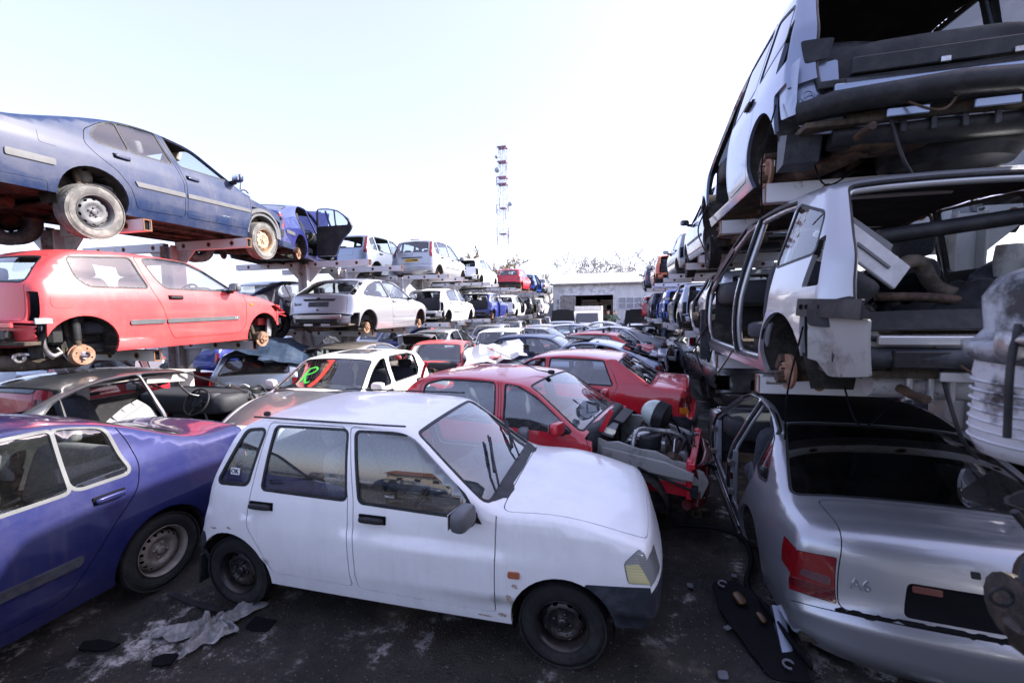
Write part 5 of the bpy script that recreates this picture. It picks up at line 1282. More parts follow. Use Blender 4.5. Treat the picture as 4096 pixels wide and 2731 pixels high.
add(P['root'], 'roof_bar', lambda mb: (mb.box((-.75, 0, 1.475), (.04, 1.25, .035), BLACK), [mb.box((-.75, g*.60, 1.42), (.06, .05, .10), BLACK) for g in (1, -1)]))
P = car('slate_saloon', 'slate grey liftback sloping down to the right behind the roof bars', 'car', 'liftback_saloon', GREY, (-.55, 15.4, 0), pi-.08, wheels=STEEL_B, step=.1)
P = car('slate_hatchback', 'slate blue hatchback roof just behind the navy hatchback', 'car', 'compact_hatch', GREY, (-2.6, 15.6, 0), -.1, wheels=STEEL_B, step=.1)
P = car('silver_red_hatchback', 'small silver hatchback with red pillar between grey roofs', 'car', 'compact_hatch', SILVER, (-1.5, 18.6, 0), .1, wheels=STEEL_B, step=.1)
P = car('white_fastback', 'white fastback with dark rear window in front of the shed', 'car', 'low_coupe', WHITE, (-1.0, 21.5, .1), pi-.1, wheels=STEEL_B, step=.1)
P = car('wrecked_grey_car', 'pale grey wreck with crushed nose beside the aisle', 'car', 'compact_stripped', SILVER, (.35, 15.2, 0), -.35, no=['hood', 'hl', 'fbump', 'screen'], wheels=STEEL_B, step=.1)
engine_bay(P['root'], 1.25, .58, 5)
# ---- the line of cars facing the viewer
P = car('white_sprayed_car', 'white hatchback with green and red spray paint on its windscreen', 'car', 'five_door_hatch', WHITEC, (-4.30, 6.05, 0), -H+.02, no=['fwin', 'rwin_l'], wheels=STEEL_B, screenm=GLASS_D, matof={'hood': GREY}, seatm=FABRIC, step=.06)
r, B = P['root'], P['B']
def spray(mb, pts, w, m):
    s0, s1 = B.tags['cowl'], B.tags['rf']
    L = curve_pts([Vector((s0+(s1-s0)*b, a*B.Wr, 0)) for a, b in pts], 6)
    UV = np.array([(p.x, p.y) for p in L]); d = np.gradient(UV, axis=0); d /= np.linalg.norm(d, axis=1)[:, None]; n = np.stack([-d[:, 1], d[:, 0]], 1)*w/2
    P_, N_2 = B.top(np.concatenate([UV+n, UV-n])); P_ = P_+N_2*.004; k = len(UV)
    mb.add(P_, [(i, i+1, k+i+1, k+i) for i in range(k-1)], m, N_2)
GRN = plain('green_spray_paint', (.05, .55, .06), .5); RDS = plain('red_spray_paint', (.62, .05, .03), .5)
def f(mb):
    spray(mb, [(-.42, .22), (-.46, .40), (-.50, .62)], .035, GRN); spray(mb, [(-.50, .60), (-.38, .66), (-.28, .58), (-.34, .46), (-.47, .42)], .032, GRN); spray(mb, [(-.46, .42), (-.36, .28), (-.28, .18), (-.22, .22)], .032, GRN)
add(r, 'spray_paint_letter', f)
add(r, 'spray_paint_stroke', lambda mb: (spray(mb, [(-.12, .06), (-.06, .30), (-.06, .62), (-.10, .86)], .075, RDS), spray(mb, [(-.22, .86), (-.10, .88), (-.03, .84)], .04, RDS)))
add(r, 'roof_sticker', lambda mb: patch(mb, B.top, [(B.tags['rf']+.3, -.35), (B.tags['rf']+.3, .35), (B.tags['rf']+.9, .35), (B.tags['rf']+.9, -.35)], .05, GREY, .003, .003))
P = car('red_coupe', 'faded red coupe with rear spoiler facing the viewer', 'car', 'low_coupe', REDP, (-4.35, 9.95, 0), -H+.12, wheels=STEEL_B, screenm=GLASS, no=['hood'])
r, B = P['root'], P['B']
add(r, 'rear_spoiler', lambda mb: (mb.tube(curve_pts([(-1.66, -.62, .98), (-1.74, -.45, 1.07), (-1.76, 0, 1.09), (-1.74, .45, 1.07), (-1.66, .62, .98)]), .035, REDP, 8)))
engine_bay(r, 1.25, .5, 9)
P = car('white_boxy_estate', 'white boxy old estate car facing the viewer', 'car', 'boxy_estate', WHITE, (-3.75, 13.6, 0), -H+.10, wheels=STEEL_B, screenm=GLASS, no=['fwin_l'], seatm=FABRIC)
add(P['root'], 'wiper', lambda mb: [mb.tube([(.92, y, .985), (.78, y+.4, 1.06)], .008, BLACK, 6) for y in (-.5, .05)])
mb = MB(); crumple(mb, 9, 10, 1.35, 1.25, .055, paint('scuffed_white_paint', (.40, .40, .42), dust=.3, coat=.3), seed=5)
crumple(mb, 4, 7, .22, .70, .03, REDP, seed=6, fr=lambda q: Vector((q.x+.02, q.y-.1, q.z+.05)))
o = mb.build('crumpled_bonnet'); tag(o, 'crumpled white bonnet with red smears in front of the white estate', 'bonnet'); o.location = (-2.72, 9.35, 1.02); o.rotation_euler = (.22, -.14, .3)
P = car('silver_saloon_without_windscreen', 'grey saloon without windscreen, steering wheel showing, behind the white estate', 'car', 'square_saloon', SILVER, (-3.3, 18.6, 0), -H+.08, no=['screen', 'fwin'], wheels=STEEL_B, step=.1)
P = car('pale_blue_saloon', 'pale silver saloon roof in front of the raised black bonnet', 'car', 'square_saloon', SILVERB, (-2.9, 23.0, 0), -H+.05, wheels=STEEL_B, step=.1)
P = car('silver_estate', 'pale silver estate tucked behind the white boxy estate', 'car', 'people_carrier', SILVER, (-3.4, 30, -.2), -H, wheels=STEEL_B, step=.12)
P = car('black_saloon_raised_bonnet', 'black saloon with its bonnet raised, left of the white van', 'car', 'liftback_saloon', BLACKP, (-3.3, 27.6, 0), -H+.03, opened={'hood': 82}, wheels=STEEL_B, step=.1)
P = car('navy_saloon_raised_bonnet', 'dark navy saloon with raised bonnet in front of the shed window', 'car', 'liftback_saloon', NAVYD, (1.15, 27.0, .0), -H, opened={'hood': 78}, wheels=STEEL_B, step=.1)
P = car('black_estate_open_tailgate', 'black estate with raised tailgate below the navy bonnet', 'car', 'people_carrier', BLACKP, (1.15, 21.5, -.25), H, opened={'tail': 80}, no=['rear_glass'], wheels=STEEL_B, step=.1)
# white van
van = thing('white_box_van', 'white box van parked between the raised bonnets', 'van', (-2.0, 30.5, 0), (0, 0, -H))
add(van, 'cargo_box', lambda mb: (mb.box((-1.3, 0, 1.30), (2.6, 1.9, 1.75), WHITEC, bev=.03), mb.box((-2.615, 0, 1.25), (.02, 1.7, 1.5), REDP, bev=.01)))
add(van, 'cab', lambda mb: mb.prism([(0, .35), (1.5, .35), (1.6, .8), (1.35, 1.05), (.75, 1.75), (.05, 1.85)], -.9, .9, WHITEC))
add(van, 'windscreen', lambda mb: mb.poly([(1.33, -.78, 1.10), (1.33, .78, 1.10), (.80, .72, 1.71), (.80, -.72, 1.71)], GLASS_K))
for x in (.9, -1.7):
    for g in (1, -1): add_wheel(van, x, g*.86, .31, .31, STEEL_B, g)

# ================================================================== left racks
def rack_car(y, tier, x=-6.6, **k): return (x, y, (1.48 if tier == 2 else 3.09))
P = car('navy_liftback', 'navy blue saloon on the top left rack, grey wheels hanging down', 'car', 'liftback_stripped', NAVY, (-6.86, 5.1, 3.17), H, no=['fwin', 'hood', 'hl', 'fbump'], under=True, step=.06, sag=.04,
        wheels={'rr': {'w': STEEL_G, 'camber': -.10, 'dz': -.15, 'steer': .05}, 'fr': {'w': STEEL_T, 'camber': -.03, 'dz': -.12, 'steer': .12}, 'rl': {'w': STEEL_G, 'dz': -.15}, 'fl': {'w': STEEL_G, 'dz': -.12}}, seatm=FABRICG)
r, B = P['root'], P['B']
for g in (1, -1):
    def f(mb, g=g):
        L = [(1.256+.40*cos(a), .325+.42*sin(a)) for a in np.linspace(-.15, pi+.1, 22)]+[(1.256+.30*cos(a), .325+.30*sin(a)) for a in np.linspace(pi+.1, -.15, 22)]
        mb.prism(L, g*.80, g*.62, MIDGREY); mb.prism([(.95, .98), (1.15, .93), (1.75, .80), (1.95, .66), (1.9, .6), (1.5, .78), (1.0, .80)], g*.62, g*.54, NAVY)
    add(r, 'inner_wing', f)
def f(mb): mb.box((1.90, 0, .68), (.08, 1.2, .05), BLACK); mb.box((1.86, 0, .42), (.08, 1.3, .10), BLACK); mb.box((1.78, .0, .55), (.05, .7, .35), EMPTYK)
add(r, 'front_panel', f)
engine_bay(r, 1.30, .58, 11)
add(r, 'bonnet_hinge', lambda mb: (mb.box((1.02, -.62, 1.13), (.02, .04, .20), STEEL, rot=(0, .15, 0)), mb.tube(curve_pts([(1.02, -.5, 1.0), (1.15, -.55, 1.06), (1.28, -.5, 1.04)]), .012, BLACK, 6)))
add(r, 'sun_visor', lambda mb: mb.box((.12, -.28, 1.30), (.06, .34, .14), INNERL, rot=(0, .3, 0), bev=.02))

P = car('red_three_door', 'red three-door hatchback on the middle left rack, no wheels', 'car', 'three_door_hatch', REDF, (-6.52, 4.68, 1.48), H, wheels={'rr': 'drum', 'rl': 'drum', 'fr': 'disc', 'fl': 'disc'},
        no=['fbump', 'rbump', 'tl', 'hl'], under=True, sag=.10, step=.06)
r, B = P['root'], P['B']
side_text('1.2', .66, .556, .04, WHITE, r, B, off=.022)
add(r, 'connector_block', lambda mb: mb.box((-1.56, -.76, .575), (.16, .02, .06), plain('grey_connector', (.3, .32, .36), .5)))
add(r, 'exhaust_pipe', lambda mb: (mb.tube(curve_pts([(-1.50, -.60, .52), (-1.50, -.60, .30), (-1.44, -.60, .20), (-1.36, -.6, .22)]), .028, STEEL, 10), mb.tube([(-1.38, -.58, .28), (-1.30, -.62, .12)], .012, STEEL)))
add(r, 'charcoal_canister', lambda mb: mb.box((-1.37, -.52, .45), (.14, .14, .28), BLACK, bev=.03))
add(r, 'towing_eye', lambda mb: mb.lathe([(.030, -.012), (.052, -.012), (.052, .012), (.030, .012), (.030, -.012)], STEEL, 16, c=(-1.66, -.52, .20)))
add(r, 'rear_silencer', lambda mb: (mb.tube([(-1.78, -.1, .14), (-1.55, -.35, .12), (-1.15, -.5, .12)], .085, UNDER, 14)))
add(r, 'shock_absorber', lambda mb: (mb.tube([(-1.25, -.66, .60), (-1.25, -.67, .36)], .042, BLACK, 12), mb.tube([(-1.25, -.67, .38), (-1.24, -.68, .16)], .030, UNDER, 12)))
add(r, 'splash_guard', lambda mb: mb.box((1.50, -.62, .38), (.10, .05, .34), ALU, rot=(0, .2, 0)))

P = car('navy_saloon_open_doors', 'navy saloon on the top left rack with doors open and bonnet raised', 'car', 'liftback_saloon', NAVYM, (-8.0, 9.0, 3.12), H+.36, no=['fwin_r', 'hl', 'fbump'], under=True, opened={'rdoor_r': 62, 'fdoor_r': 20, 'hood': 62}, wheels={'rr': 'disc', 'rl': 'disc'}, sag=.05, matof={'rbump': NAVY, 'rdoor_r': NAVY})
engine_bay(P['root'], 1.30, .58, 12)
P = car('silver_curvy_hatch', 'silver curvy three-door hatchback on the middle left rack, bumper torn off', 'car', 'curvy_hatch', SILVER, (-6.27, 9.88, 1.47), H, wheels='disc', no=['fbump', 'rbump', 'tl', 'hl'], under=True, sag=.05, step=.06)
r, B = P['root'], P['B']
rear_patch(B, [(-.42, .905), (.42, .905), (.36, .865), (-.36, .865)], BLACK, 'handle_strip', P['tail'], off=.012)
rear_patch(B, [(-.25, .835), (.25, .835), (.25, .735), (-.25, .735)], DKGREY, 'plate_holder', P['tail'], off=.010)
add(P['tail'], 'emblem', lambda mb: blob(mb, rear_frame(B, 0, .905, .018).translation, (.03, .10, .05), BLACK, .9))
text_mesh('focus', .10, BLKINK, 'lettering', P['tail'], rear_frame(B, .55, .80, .004), .002)
add(r, 'parking_sensor', lambda mb: mb.lathe([(.022, 0), (.02, -.012), (.001, -.013)], BLACK, 14, axis='x', c=Vector(rear_frame(B, 0, .66, .01).translation)))
add(r, 'brake_line', lambda mb: mb.tube(curve_pts([(-1.45, -.62, .25), (-1.38, -.70, .42), (-1.30, -.66, .30)]), .008, BLACK, 6))
add(r, 'rear_wiper', lambda mb: mb.tube([Vector(rear_frame(B, 0, 1.0, .03).translation), Vector(rear_frame(B, .22, 1.16, .03).translation)], .009, BLACK, 6))
P = car('silver_people_carrier', 'silver people carrier without rear window on the far side of the top rack', 'car', 'tall_hatch', SILVERB, (-8.75, 14.3, 3.12), H, no=['rear_glass', 'rwin'], under=True, wheels=None, step=.08)
rear_patch(P['B'], [(-.30, .95), (.30, .95), (.30, .82), (-.30, .82)], SILVERB, 'plate_recess', P['tail'])
P = car('silver_tall_hatch', 'silver tall hatchback with yellow number plate on the top left rack', 'car', 'tall_hatch', SILVER, (-7.2, 16.0, 3.12), H, under=True, wheels='disc', sag=.06, no=['fbump', 'hl'], step=.07)
r, B = P['root'], P['B']
rear_patch(B, [(-.40, .87), (.40, .87), (.40, .835), (-.40, .835)], BLACK, 'handle_strip', P['tail'])
pl = rear_patch(B, [(-.26, .815), (.26, .815), (.26, .705), (-.26, .705)], PLATE_Y, 'number_plate', P['tail'], off=.012)
text_mesh('NY04', .105, BLKINK, 'lettering', P['tail'], rear_frame(B, .10, .76, .016), .001)
rear_patch(B, [(-.02, .79), (-.24, .785), (-.23, .735), (-.03, .738)], BLKINK, 'black_smear', P['tail'], off=.016, r=.015)
add(P['tail'], 'emblem', lambda mb: blob(mb, rear_frame(B, 0, 1.0, .014).translation, (.03, .13, .055), CHROME, .9))
add(r, 'high_brake_light', lambda mb: mb.box((-1.50, 0, 1.545), (.05, .36, .03), REDL))
P = car('white_small_hatch', 'white small hatchback with missing tailgate on the middle left rack', 'car', 'compact_hatch', WHITE, (-6.75, 15.75, 1.48), H, no=['tail', 'rbump', 'tl', 'hl'], wheels=None, under=True, step=.07)
P = car('grey_blue_estate', 'grey blue estate on the far side of the top left rack', 'car', 'people_carrier', SILVERB, (-8.9, 20.5, 3.12), H, wheels=None, under=True, step=.1, no=['tl'])
P = car('white_hatch_raised_bonnet', 'white hatchback without rear window, top left rack, bonnet raised', 'car', 'compact_hatch', WHITE, (-7.1, 20.8, 3.12), H, no=['rear_glass', 'tl', 'rbump'], opened={'hood': 65}, wheels=None, under=True, step=.09)
P = car('dark_grey_hatch_open_tailgate', 'dark grey hatchback with open tailgate beyond the white hatchback on top', 'car', 'compact_hatch', GREY, (-8.2, 25.5, 3.12), H, opened={'tail': 78}, wheels=None, step=.1)
P = car('blue_round_mini', 'blue round mini with white roof and open black tailgate on the rack', 'car', 'round_mini', BLUE, (-6.5, 20.7, 1.48), H, no=['tl', 'rbump'], opened={'tail': 88, 'fdoor_r': 4}, wheels={'rr': 'disc', 'fr': 'disc'}, under=True, step=.08, matof={'tail': BLACKP})
r, B = P['root'], P['B']
add(r, 'roof_panel', lambda mb: patch(mb, B.top, [(B.tags['rf']+.02, -B.Wr*.97), (B.tags['rf']+.02, B.Wr*.97), (B.tags['rr']-.02, B.Wr*.97), (B.tags['rr']-.02, -B.Wr*.97)], .05, WHITE, .006, .006))
P = car('white_corolla_like_hatch', 'white three-door hatchback shell behind the blue mini', 'car', 'three_door_hatch', WHITE, (-6.45, 25.4, 1.48), H, no=['rear_glass', 'fdoor_r', 'tl'], wheels=None, under=True, step=.1)
P['root'].name = 'white_hatchback_shell'
P = car('black_hatch_shell', 'black hatchback shell with wheel showing, far end of middle rack', 'car', 'compact_hatch', BLACKP, (-6.45, 30.2, 1.48), H, no=['tail', 'rbump', 'rdoor_r', 'tl'], wheels={'rr': None, 'fr': ALLOY}, under=True, step=.1)
P = car('white_round_hatch', 'white round hatchback with red lamp at the far end of the rack', 'car', 'compact_hatch', WHITE, (-6.45, 34.8, 1.48), H, wheels=None, step=.1)
P = car('small_red_hatch', 'small red hatchback on the far top left rack', 'car', 'compact_hatch', RED, (-6.4, 26.6, 3.12), H, no=['rbump'], wheels='disc', under=True, step=.09, matof={'rpanel': BLACK})
rear_patch(P['B'], [(-.28, .86), (.28, .86), (.28, .72), (-.28, .72)], RED, 'plate_recess', P['tail'])
P = car('bright_blue_shell', 'bright blue car shell without doors beyond the small red hatchback', 'car', 'compact_hatch', BLUEB, (-6.4, 31.2, 3.12), H, no=['tail', 'fdoor_r', 'rdoor_r', 'rbump', 'tl'], wheels=None, under=True, step=.1)
P = car('silver_saloon_far_top', 'silver saloon at the far end of the top left rack', 'car', 'square_saloon', SILVER, (-6.4, 36, 3.12), H, wheels=None, under=True, step=.1)
P['root'].name = 'silver_saloon'
P = car('black_saloon_behind_post', 'black saloon behind the rack post beside the red three-door', 'car', 'liftback_saloon', NAVYD, (-8.75, 9.9, 1.46), H, wheels=STEEL_B, step=.07, no=['rdoor_r_'])
# ground tier
P = car('black_cut_saloon', 'charcoal saloon without right doors or windscreen under the red three-door, steering wheel exposed', 'car', 'executive_cut', paint('charcoal_paint', (.045, .05, .06), metal=.4, dust=.3), (-5.95, 4.05, .03), H+.02, no=['hood', 'hl', 'fbump', 'screen', 'rear_glass', 'fdoor_r', 'rdoor_r', 'qwin_r', 'seat_r'], wheels=None, step=.06, seats=2)
r = P['root']
def f(mb):
    crumple(mb, 5, 6, .62, .50, .02, MIDGREY, seed=3)
    for k in range(5): mb.box((-.25+.12*k, 0, .02), (.02, .5, .04), MIDGREY)
    for k in range(3): mb.box((0, -.2+.18*k, .025), (.6, .02, .05), MIDGREY)
    mb.box((.05, .05, .06), (.14, .10, .06), EMPTYK)
o = add(r, 'loose_door_lining', f); o.location = (-.62, -.74, .78); o.rotation_euler = (1.15, -.45, .1)
add(r, 'headlining', lambda mb: (mb.box((-.3, 0, 1.335), (1.3, 1.1, .02), INNERL), mb.box((.0, -.50, 1.28), (.5, .06, .10), INNERL, rot=(0, .1, 0))))
add(r, 'wiring_loom', lambda mb: (mb.tube(curve_pts([(.15, -.45, 1.30), (.25, -.42, 1.12), (.42, -.4, .98), (.75, -.5, .90), (1.1, -.62, .86)]), .014, STEEL, 6), mb.tube(curve_pts([(.55, -.42, .9), (.52, -.46, .7), (.56, -.5, .45)]), .016, MIDGREY, 6)))
engine_bay(r, 1.45, .60, 21)
add(r, 'inner_wing', lambda mb: [mb.prism([(.98, .86), (1.6, .82), (2.1, .70), (2.1, .45), (1.75, .5), (1.5, .68), (1.1, .6), (1.0, .4)], g*.72, g*.64, BLACKP) for g in (1, -1)])
P = car('grey_brown_hatch', 'grey brown car with shaded dark roof under the silver curvy hatchback', 'car', 'curvy_hatch', BROWNG, (-5.95, 9.0, -.02), H, wheels=STEEL_B, lights={'tl': REDK}, step=.07)
text_mesh('Astra', .11, CHROME, 'lettering', P['tail'], rear_frame(P['B'], .50, .86, .006), .002)
tarp_car = car('silver_car_under_tarpaulin', 'silver blue car under a tarpaulin between the rack posts', 'car', 'compact_hatch', SILVERB, (-7.55, 8.1, -.05), H+.5, no=['hl', 'fbump', 'screen'], wheels=None, step=.08)
mb = MB()
def tf(q):
    return Vector((q.x, q.y, q.z+.25*(1-min(1, (abs(q.x)/.95)**2))+.16*(1-(q.y/.9)**2)-.25))
crumple(mb, 22, 20, 2.1, 1.75, .075, TARPM, seed=9, fr=tf)
o = mb.build('tarpaulin'); tag(o, 'dark blue grey tarpaulin draped over the silver car', 'tarpaulin'); o.location = (-7.35, 7.5, 1.28); o.rotation_euler = (0.05, .12, .45)
P = car('silver_saloon_open_boot', 'silver saloon with its boot lid raised, under the white small hatchback', 'car', 'executive_saloon', SILVER, (-5.95, 14.1, 0), H, opened={'tail': 70}, no=['fwin', 'rwin', 'rear_glass'], wheels=STEEL_B, step=.08)
P = car('pale_hatch_on_ground', 'pale silver hatchback behind the white estate roof', 'car', 'compact_hatch', SILVER, (-5.6, 19.6, 0), H, wheels=STEEL_B, step=.09)
P = car('blue_hatch_behind_racks', 'blue hatchback roof behind the open boot lid', 'car', 'compact_hatch', BLUE, (-7.9, 15.6, 0), H, wheels=STEEL_B, step=.1)
P = car('grey_hatch_in_rack_shade', 'dark grey hatchback in the rack shade beyond the pale hatchback', 'car', 'compact_hatch', GREY, (-5.9, 24.6, 0), H, wheels=STEEL_B, step=.1)
P = car('beige_saloon_far_ground', 'beige saloon roof at the far end under the racks', 'car', 'square_saloon', BROWNG, (-5.7, 29.6, 0), H, wheels=STEEL_B, step=.1)
P = car('dark_green_hatch_far_ground', 'dark car under the last bay of the left rack', 'car', 'compact_hatch', NAVYD, (-5.8, 34.6, 0), H, wheels=STEEL_B, step=.1)
P = car('red_hatch_behind_racks', 'red hatchback half hidden behind the left rack posts', 'car', 'compact_hatch', RED, (-8.9, 5.9, 0), H, wheels=None, step=.09)
P = car('silver_hatch_behind_racks', 'silver hatchback behind the racks beside the tarpaulin', 'car', 'compact_hatch', SILVER, (-9.6, 11.6, 0), H, wheels=None, step=.1)
P = car('white_hatch_behind_racks', 'white hatchback far behind the racks, left of the grey brown car', 'car', 'compact_hatch', WHITE, (-9.3, 16.5, 0), H, wheels=None, step=.1)
P = car('dark_estate_behind_racks', 'dark estate in the shade behind the left rack at the frame edge', 'car', 'people_carrier', BLACKP, (-9.2, 1.2, 0), H, wheels=None, step=.1)
P = car('grey_estate_behind_racks', 'grey estate in row behind the racks, middle tier', 'car', 'people_carrier', GREY, (-8.9, 20.2, 1.46), H, wheels=None, step=.1)

for k, (x, y, rz, m_, lab) in enumerate([(-12.6, 3.2, H, GREY, 'grey hatchback in the row beyond the left racks, level with the red three-door'), (-12.8, 7.4, -H, SILVERB, 'blue silver hatchback beyond the racks, seen left of the tarpaulin'), (-12.5, 11.8, H, BLUE, 'blue hatchback beyond the racks, behind the tarpaulin'),
        (-12.9, 16.2, -H, NAVYD, 'dark hatchback beyond the racks behind the curvy hatchback'), (-12.6, 20.6, H, WHITE, 'white hatchback beyond the racks near the blue mini'), (-12.7, 25.2, H, REDF, 'faded red hatchback beyond the far racks'), (-16.2, 9, H, SILVER, 'silver hatchback in the outermost row left of the racks'), (-16.4, 15, -H, GREY, 'grey hatchback in the outermost row left of the racks')]):
    car('parked_hatchback', lab, 'car', 'compact_hatch', m_, (x, y, 0), rz+.06*(k % 3-1), wheels=STEEL_B, step=.13, seats=1)
# ================================================================== right stacks
P = car('silver_executive_saloon', 'large silver saloon at bottom right, black rear window, left doors gone', 'car', 'executive_saloon', SILVERM, (2.03, 4.95, -.20), 1.49, no=['fdoor_l', 'rdoor_l', 'hood', 'hl', 'fbump'], wheels=None, step=.05)
r, B = P['root'], P['B']
add(r, 'roof_shade_patch', lambda mb: patch(mb, B.top, [(B.tags['rf']+.05, -B.Wr*.95), (B.tags['rf']+.05, B.Wr*.95), (B.tags['rr']+.02, B.Wr*.90), (B.tags['rr']+.02, -B.Wr*.90)], .06, EMPTYK, .003, .003))  # black patch painting the shade of the estate above onto the silver roof
s0 = lambda z: B.sx(('R', z))
add(r, 'reversing_lens', lambda mb: patch(mb, B.top, [(s0(.755), B.Wr*.775), (s0(.765), B.Wr*.94), (s0(.725), B.Wr*.95), (s0(.70), B.Wr*.772)], .012, plain('smoky_lens', (.10, .05, .055), .1), .004, .004))
add(r, 'lamp_band', lambda mb: patch(mb, B.top, [(s0(.690), B.Wr*.75), (s0(.71), B.Wr*1.0), (s0(.675), B.Wr*1.0), (s0(.63), B.Wr*.745)], .008, REDK, .004, .004))
rear_patch(B, [(-.02, .90), (.02, .90), (.02, .865), (-.02, .865)], BLACK, 'boot_lock', P['tail'], off=.003, th=.004, r=.008)
rg = random.Random(3); zz = [(y, .604+rg.uniform(0, .012)) for y in np.linspace(.62, -.62, 46)]
rear_patch(B, zz+[(y, z-.016) for y, z in zz[::-1]], EMPTYK, 'boot_seal', r, off=.002, th=.003, r=0)
text_mesh('A6', .085, CHROME, 'lettering', P['tail'], rear_frame(B, .50, .735, .004), .004)
rear_patch(B, [(.14, .785), (.27, .785), (.27, .750), (.14, .750)], REDK, 'plate_reflector', P['tail'], off=-.004, th=.006)
for k in range(2):
    def f(mb, k=k):
        d = [A6 for A6 in B.sp['door'] if A6[0] == ('fdoor', 'rdoor')[k]][0]; L = round_poly(d[1], d[2], 6); P_, N_2 = B.side(np.array(densify(L, .06)))
        mb.tube([Vector(p)-Vector(n)*.02 for p, n in zip(P_, N_2)]+[Vector(P_[0])-Vector(N_2[0])*.02], .017, BLACK, 8, False)
        mb.tube([Vector(p)-Vector(n)*.05 for p, n in zip(P_, N_2)]+[Vector(P_[0])-Vector(N_2[0])*.05], .020, SILVER, 8, False)
    add(r, 'door_seal', f)
for (x, z) in ((-.36, .72), (-.36, .42), (.92, .72), (.92, .42)): add(r, 'door_hinge', lambda mb: (mb.box((x, .86, z), (.05, .07, .06), STEEL), mb.box((x-.03, .885, z), (.07, .02, .045), STEEL)))
add(r, 'torn_plastic_sheet', lambda mb: mb.box((.93, .80, .55), (.03, .06, .55), plain('torn_plastic_sheet', (.4, .43, .5), .4), rot=(0, .05, .2)))
add(r, 'pillar_lining', lambda mb: (mb.box((-.35, .82, .55), (.05, .05, .60), SILVER), mb.box((-.36, .85, .58), (.03, .03, .07), REDK)))
add(r, 'sill_strip', lambda mb: (mb.tube([(-.95, .86, .20), (.98, .86, .20)], .018, BLACK, 8), mb.box((.0, .865, .235), (1.8, .02, .035), STEEL)))
add(r, 'torn_bumper_flap', lambda mb: (mb.prism([(-2.30, .20), (-2.02, .34), (-1.98, .30), (-2.25, .15)], .86, .80, SILVERB)))
add(r, 'trim_bracket', lambda mb: (mb.prism([(-.78, .62), (-.52, .80), (-.45, .62), (-.55, .52)], .72, .70, MIDGREY)))
CAB = [((-1.7, .86, .6), (-1.75, .95, .2), (-1.6, .9, -.15)), ((-1.95, .3, .4), (-2.05, .25, .05), (-1.95, .1, -.1)), ((-1.95, -.1, .55), (-2.1, .1, .30), (-1.98, .35, .5)), ((-1.6, .6, .3), (-1.75, .55, .0), (-1.6, .3, .12)), ((.9, .86, .5), (1.1, .95, .2), (1.0, .88, -.1)), ((-.2, .86, .3), (0, .95, .05), (.3, .88, .22))]
def cables(r, n=6):
    for k in range(n): add(r, 'hanging_cable', lambda mb: mb.tube(curve_pts([Vector(p) for p in CAB[k]], 8), (.006, .010, .008)[k % 3], (EMPTYK, BLACK, RUSTD)[k % 3], 6))
# silver people carrier, middle tier
P = car('silver_estate_open_back', 'silver estate on the middle right rack, tailgate and left doors gone', 'car', 'people_carrier', SILVER, (1.95, 4.72, 1.385), H+.02, no=['tail', 'rbump', 'fdoor_l', 'rdoor_l', 'tl', 'hood', 'hl', 'fbump'], wheels={'rl': 'disc'}, step=.05, under=True, seats=1, sag=.05)
r, B = P['root'], P['B']; W = .88
lip = round_poly([(B.sx(k), t*B.Wr) for k, t in [(('rr', .035), .87), (('gb', 0), .84), (('R', .56), .80)]]+[(B.sx(k), -t*B.Wr) for k, t in [(('rr', .035), .87), (('gb', 0), .84), (('R', .56), .80)]][::-1], .07, 6)
def f(mb):
    P_, N_2 = B.top(np.array(densify(lip, .06)))
    q = [Vector(p) for p in P_]; n = [Vector(k) for k in N_2]
    mb.tube([p-k*.018 for p, k in zip(q, n)]+[q[0]-n[0]*.018], .016, BLACK, 8, False); mb.tube([p-k*.05 for p, k in zip(q, n)]+[q[0]-n[0]*.05], .026, SILVER, 8, False)
add(r, 'tailgate_seal', f)
for k in range(2):
    def f(mb, k=k):
        d = [A6 for A6 in B.sp['door'] if A6[0] == ('fdoor', 'rdoor')[k]][0]; L = round_poly(d[1], d[2], 6); P_, N_2 = B.side(np.array(densify(L, .06)))
        mb.tube([Vector(p)-Vector(n)*.015 for p, n in zip(P_, N_2)]+[Vector(P_[0])-Vector(N_2[0])*.015], .016, BLACK, 8, False)
        mb.tube([Vector(p)-Vector(n)*.055 for p, n in zip(P_, N_2)]+[Vector(P_[0])-Vector(N_2[0])*.055], .026, SILVER, 8, False)
    add(r, 'door_seal', f)
def rpatch(mb, pts, m, off, th=.012, r=.02):
    L = []
    for y, z in pts:
        q = B.sx(('R', z)); L.append((q, y/float(np.interp(q, B.ss, B.w))*B.Wr))
    patch(mb, B.top, L, r, m, off, th)
def f(mb):
    patch(mb, B.side, [(-1.60, .775), (-2.2, .76), (-2.2, .655), (-1.60, .665)], .01, BLACK, .006, .014)
    for g in (1, -1): rpatch(mb, [(g*.69, .80), (g*.88, .76), (g*.88, .655), (g*.62, .60), (g*.60, .68)], BLACK, .006)
    rpatch(mb, [(.70, .70), (-.70, .70), (-.70, .60), (.70, .60)], BLACK, .004)
    for k in range(4): mb.box((-1.66-.06*k, .862-.010*k, .722), (.02, .02, .03), EMPTYK)
add(r, 'bumper_bracket', f)
add(r, 'crash_beam', lambda mb: (mb.tube([(-1.86, .76, .44), (-1.95, .62, .44), (-2.02, 0, .44), (-1.95, -.62, .44), (-1.86, -.76, .44)], .058, DKGREY, 8), [mb.box((-1.88, g*.55, .44), (.12, .10, .10), BLACK) for g in (1, -1)]))
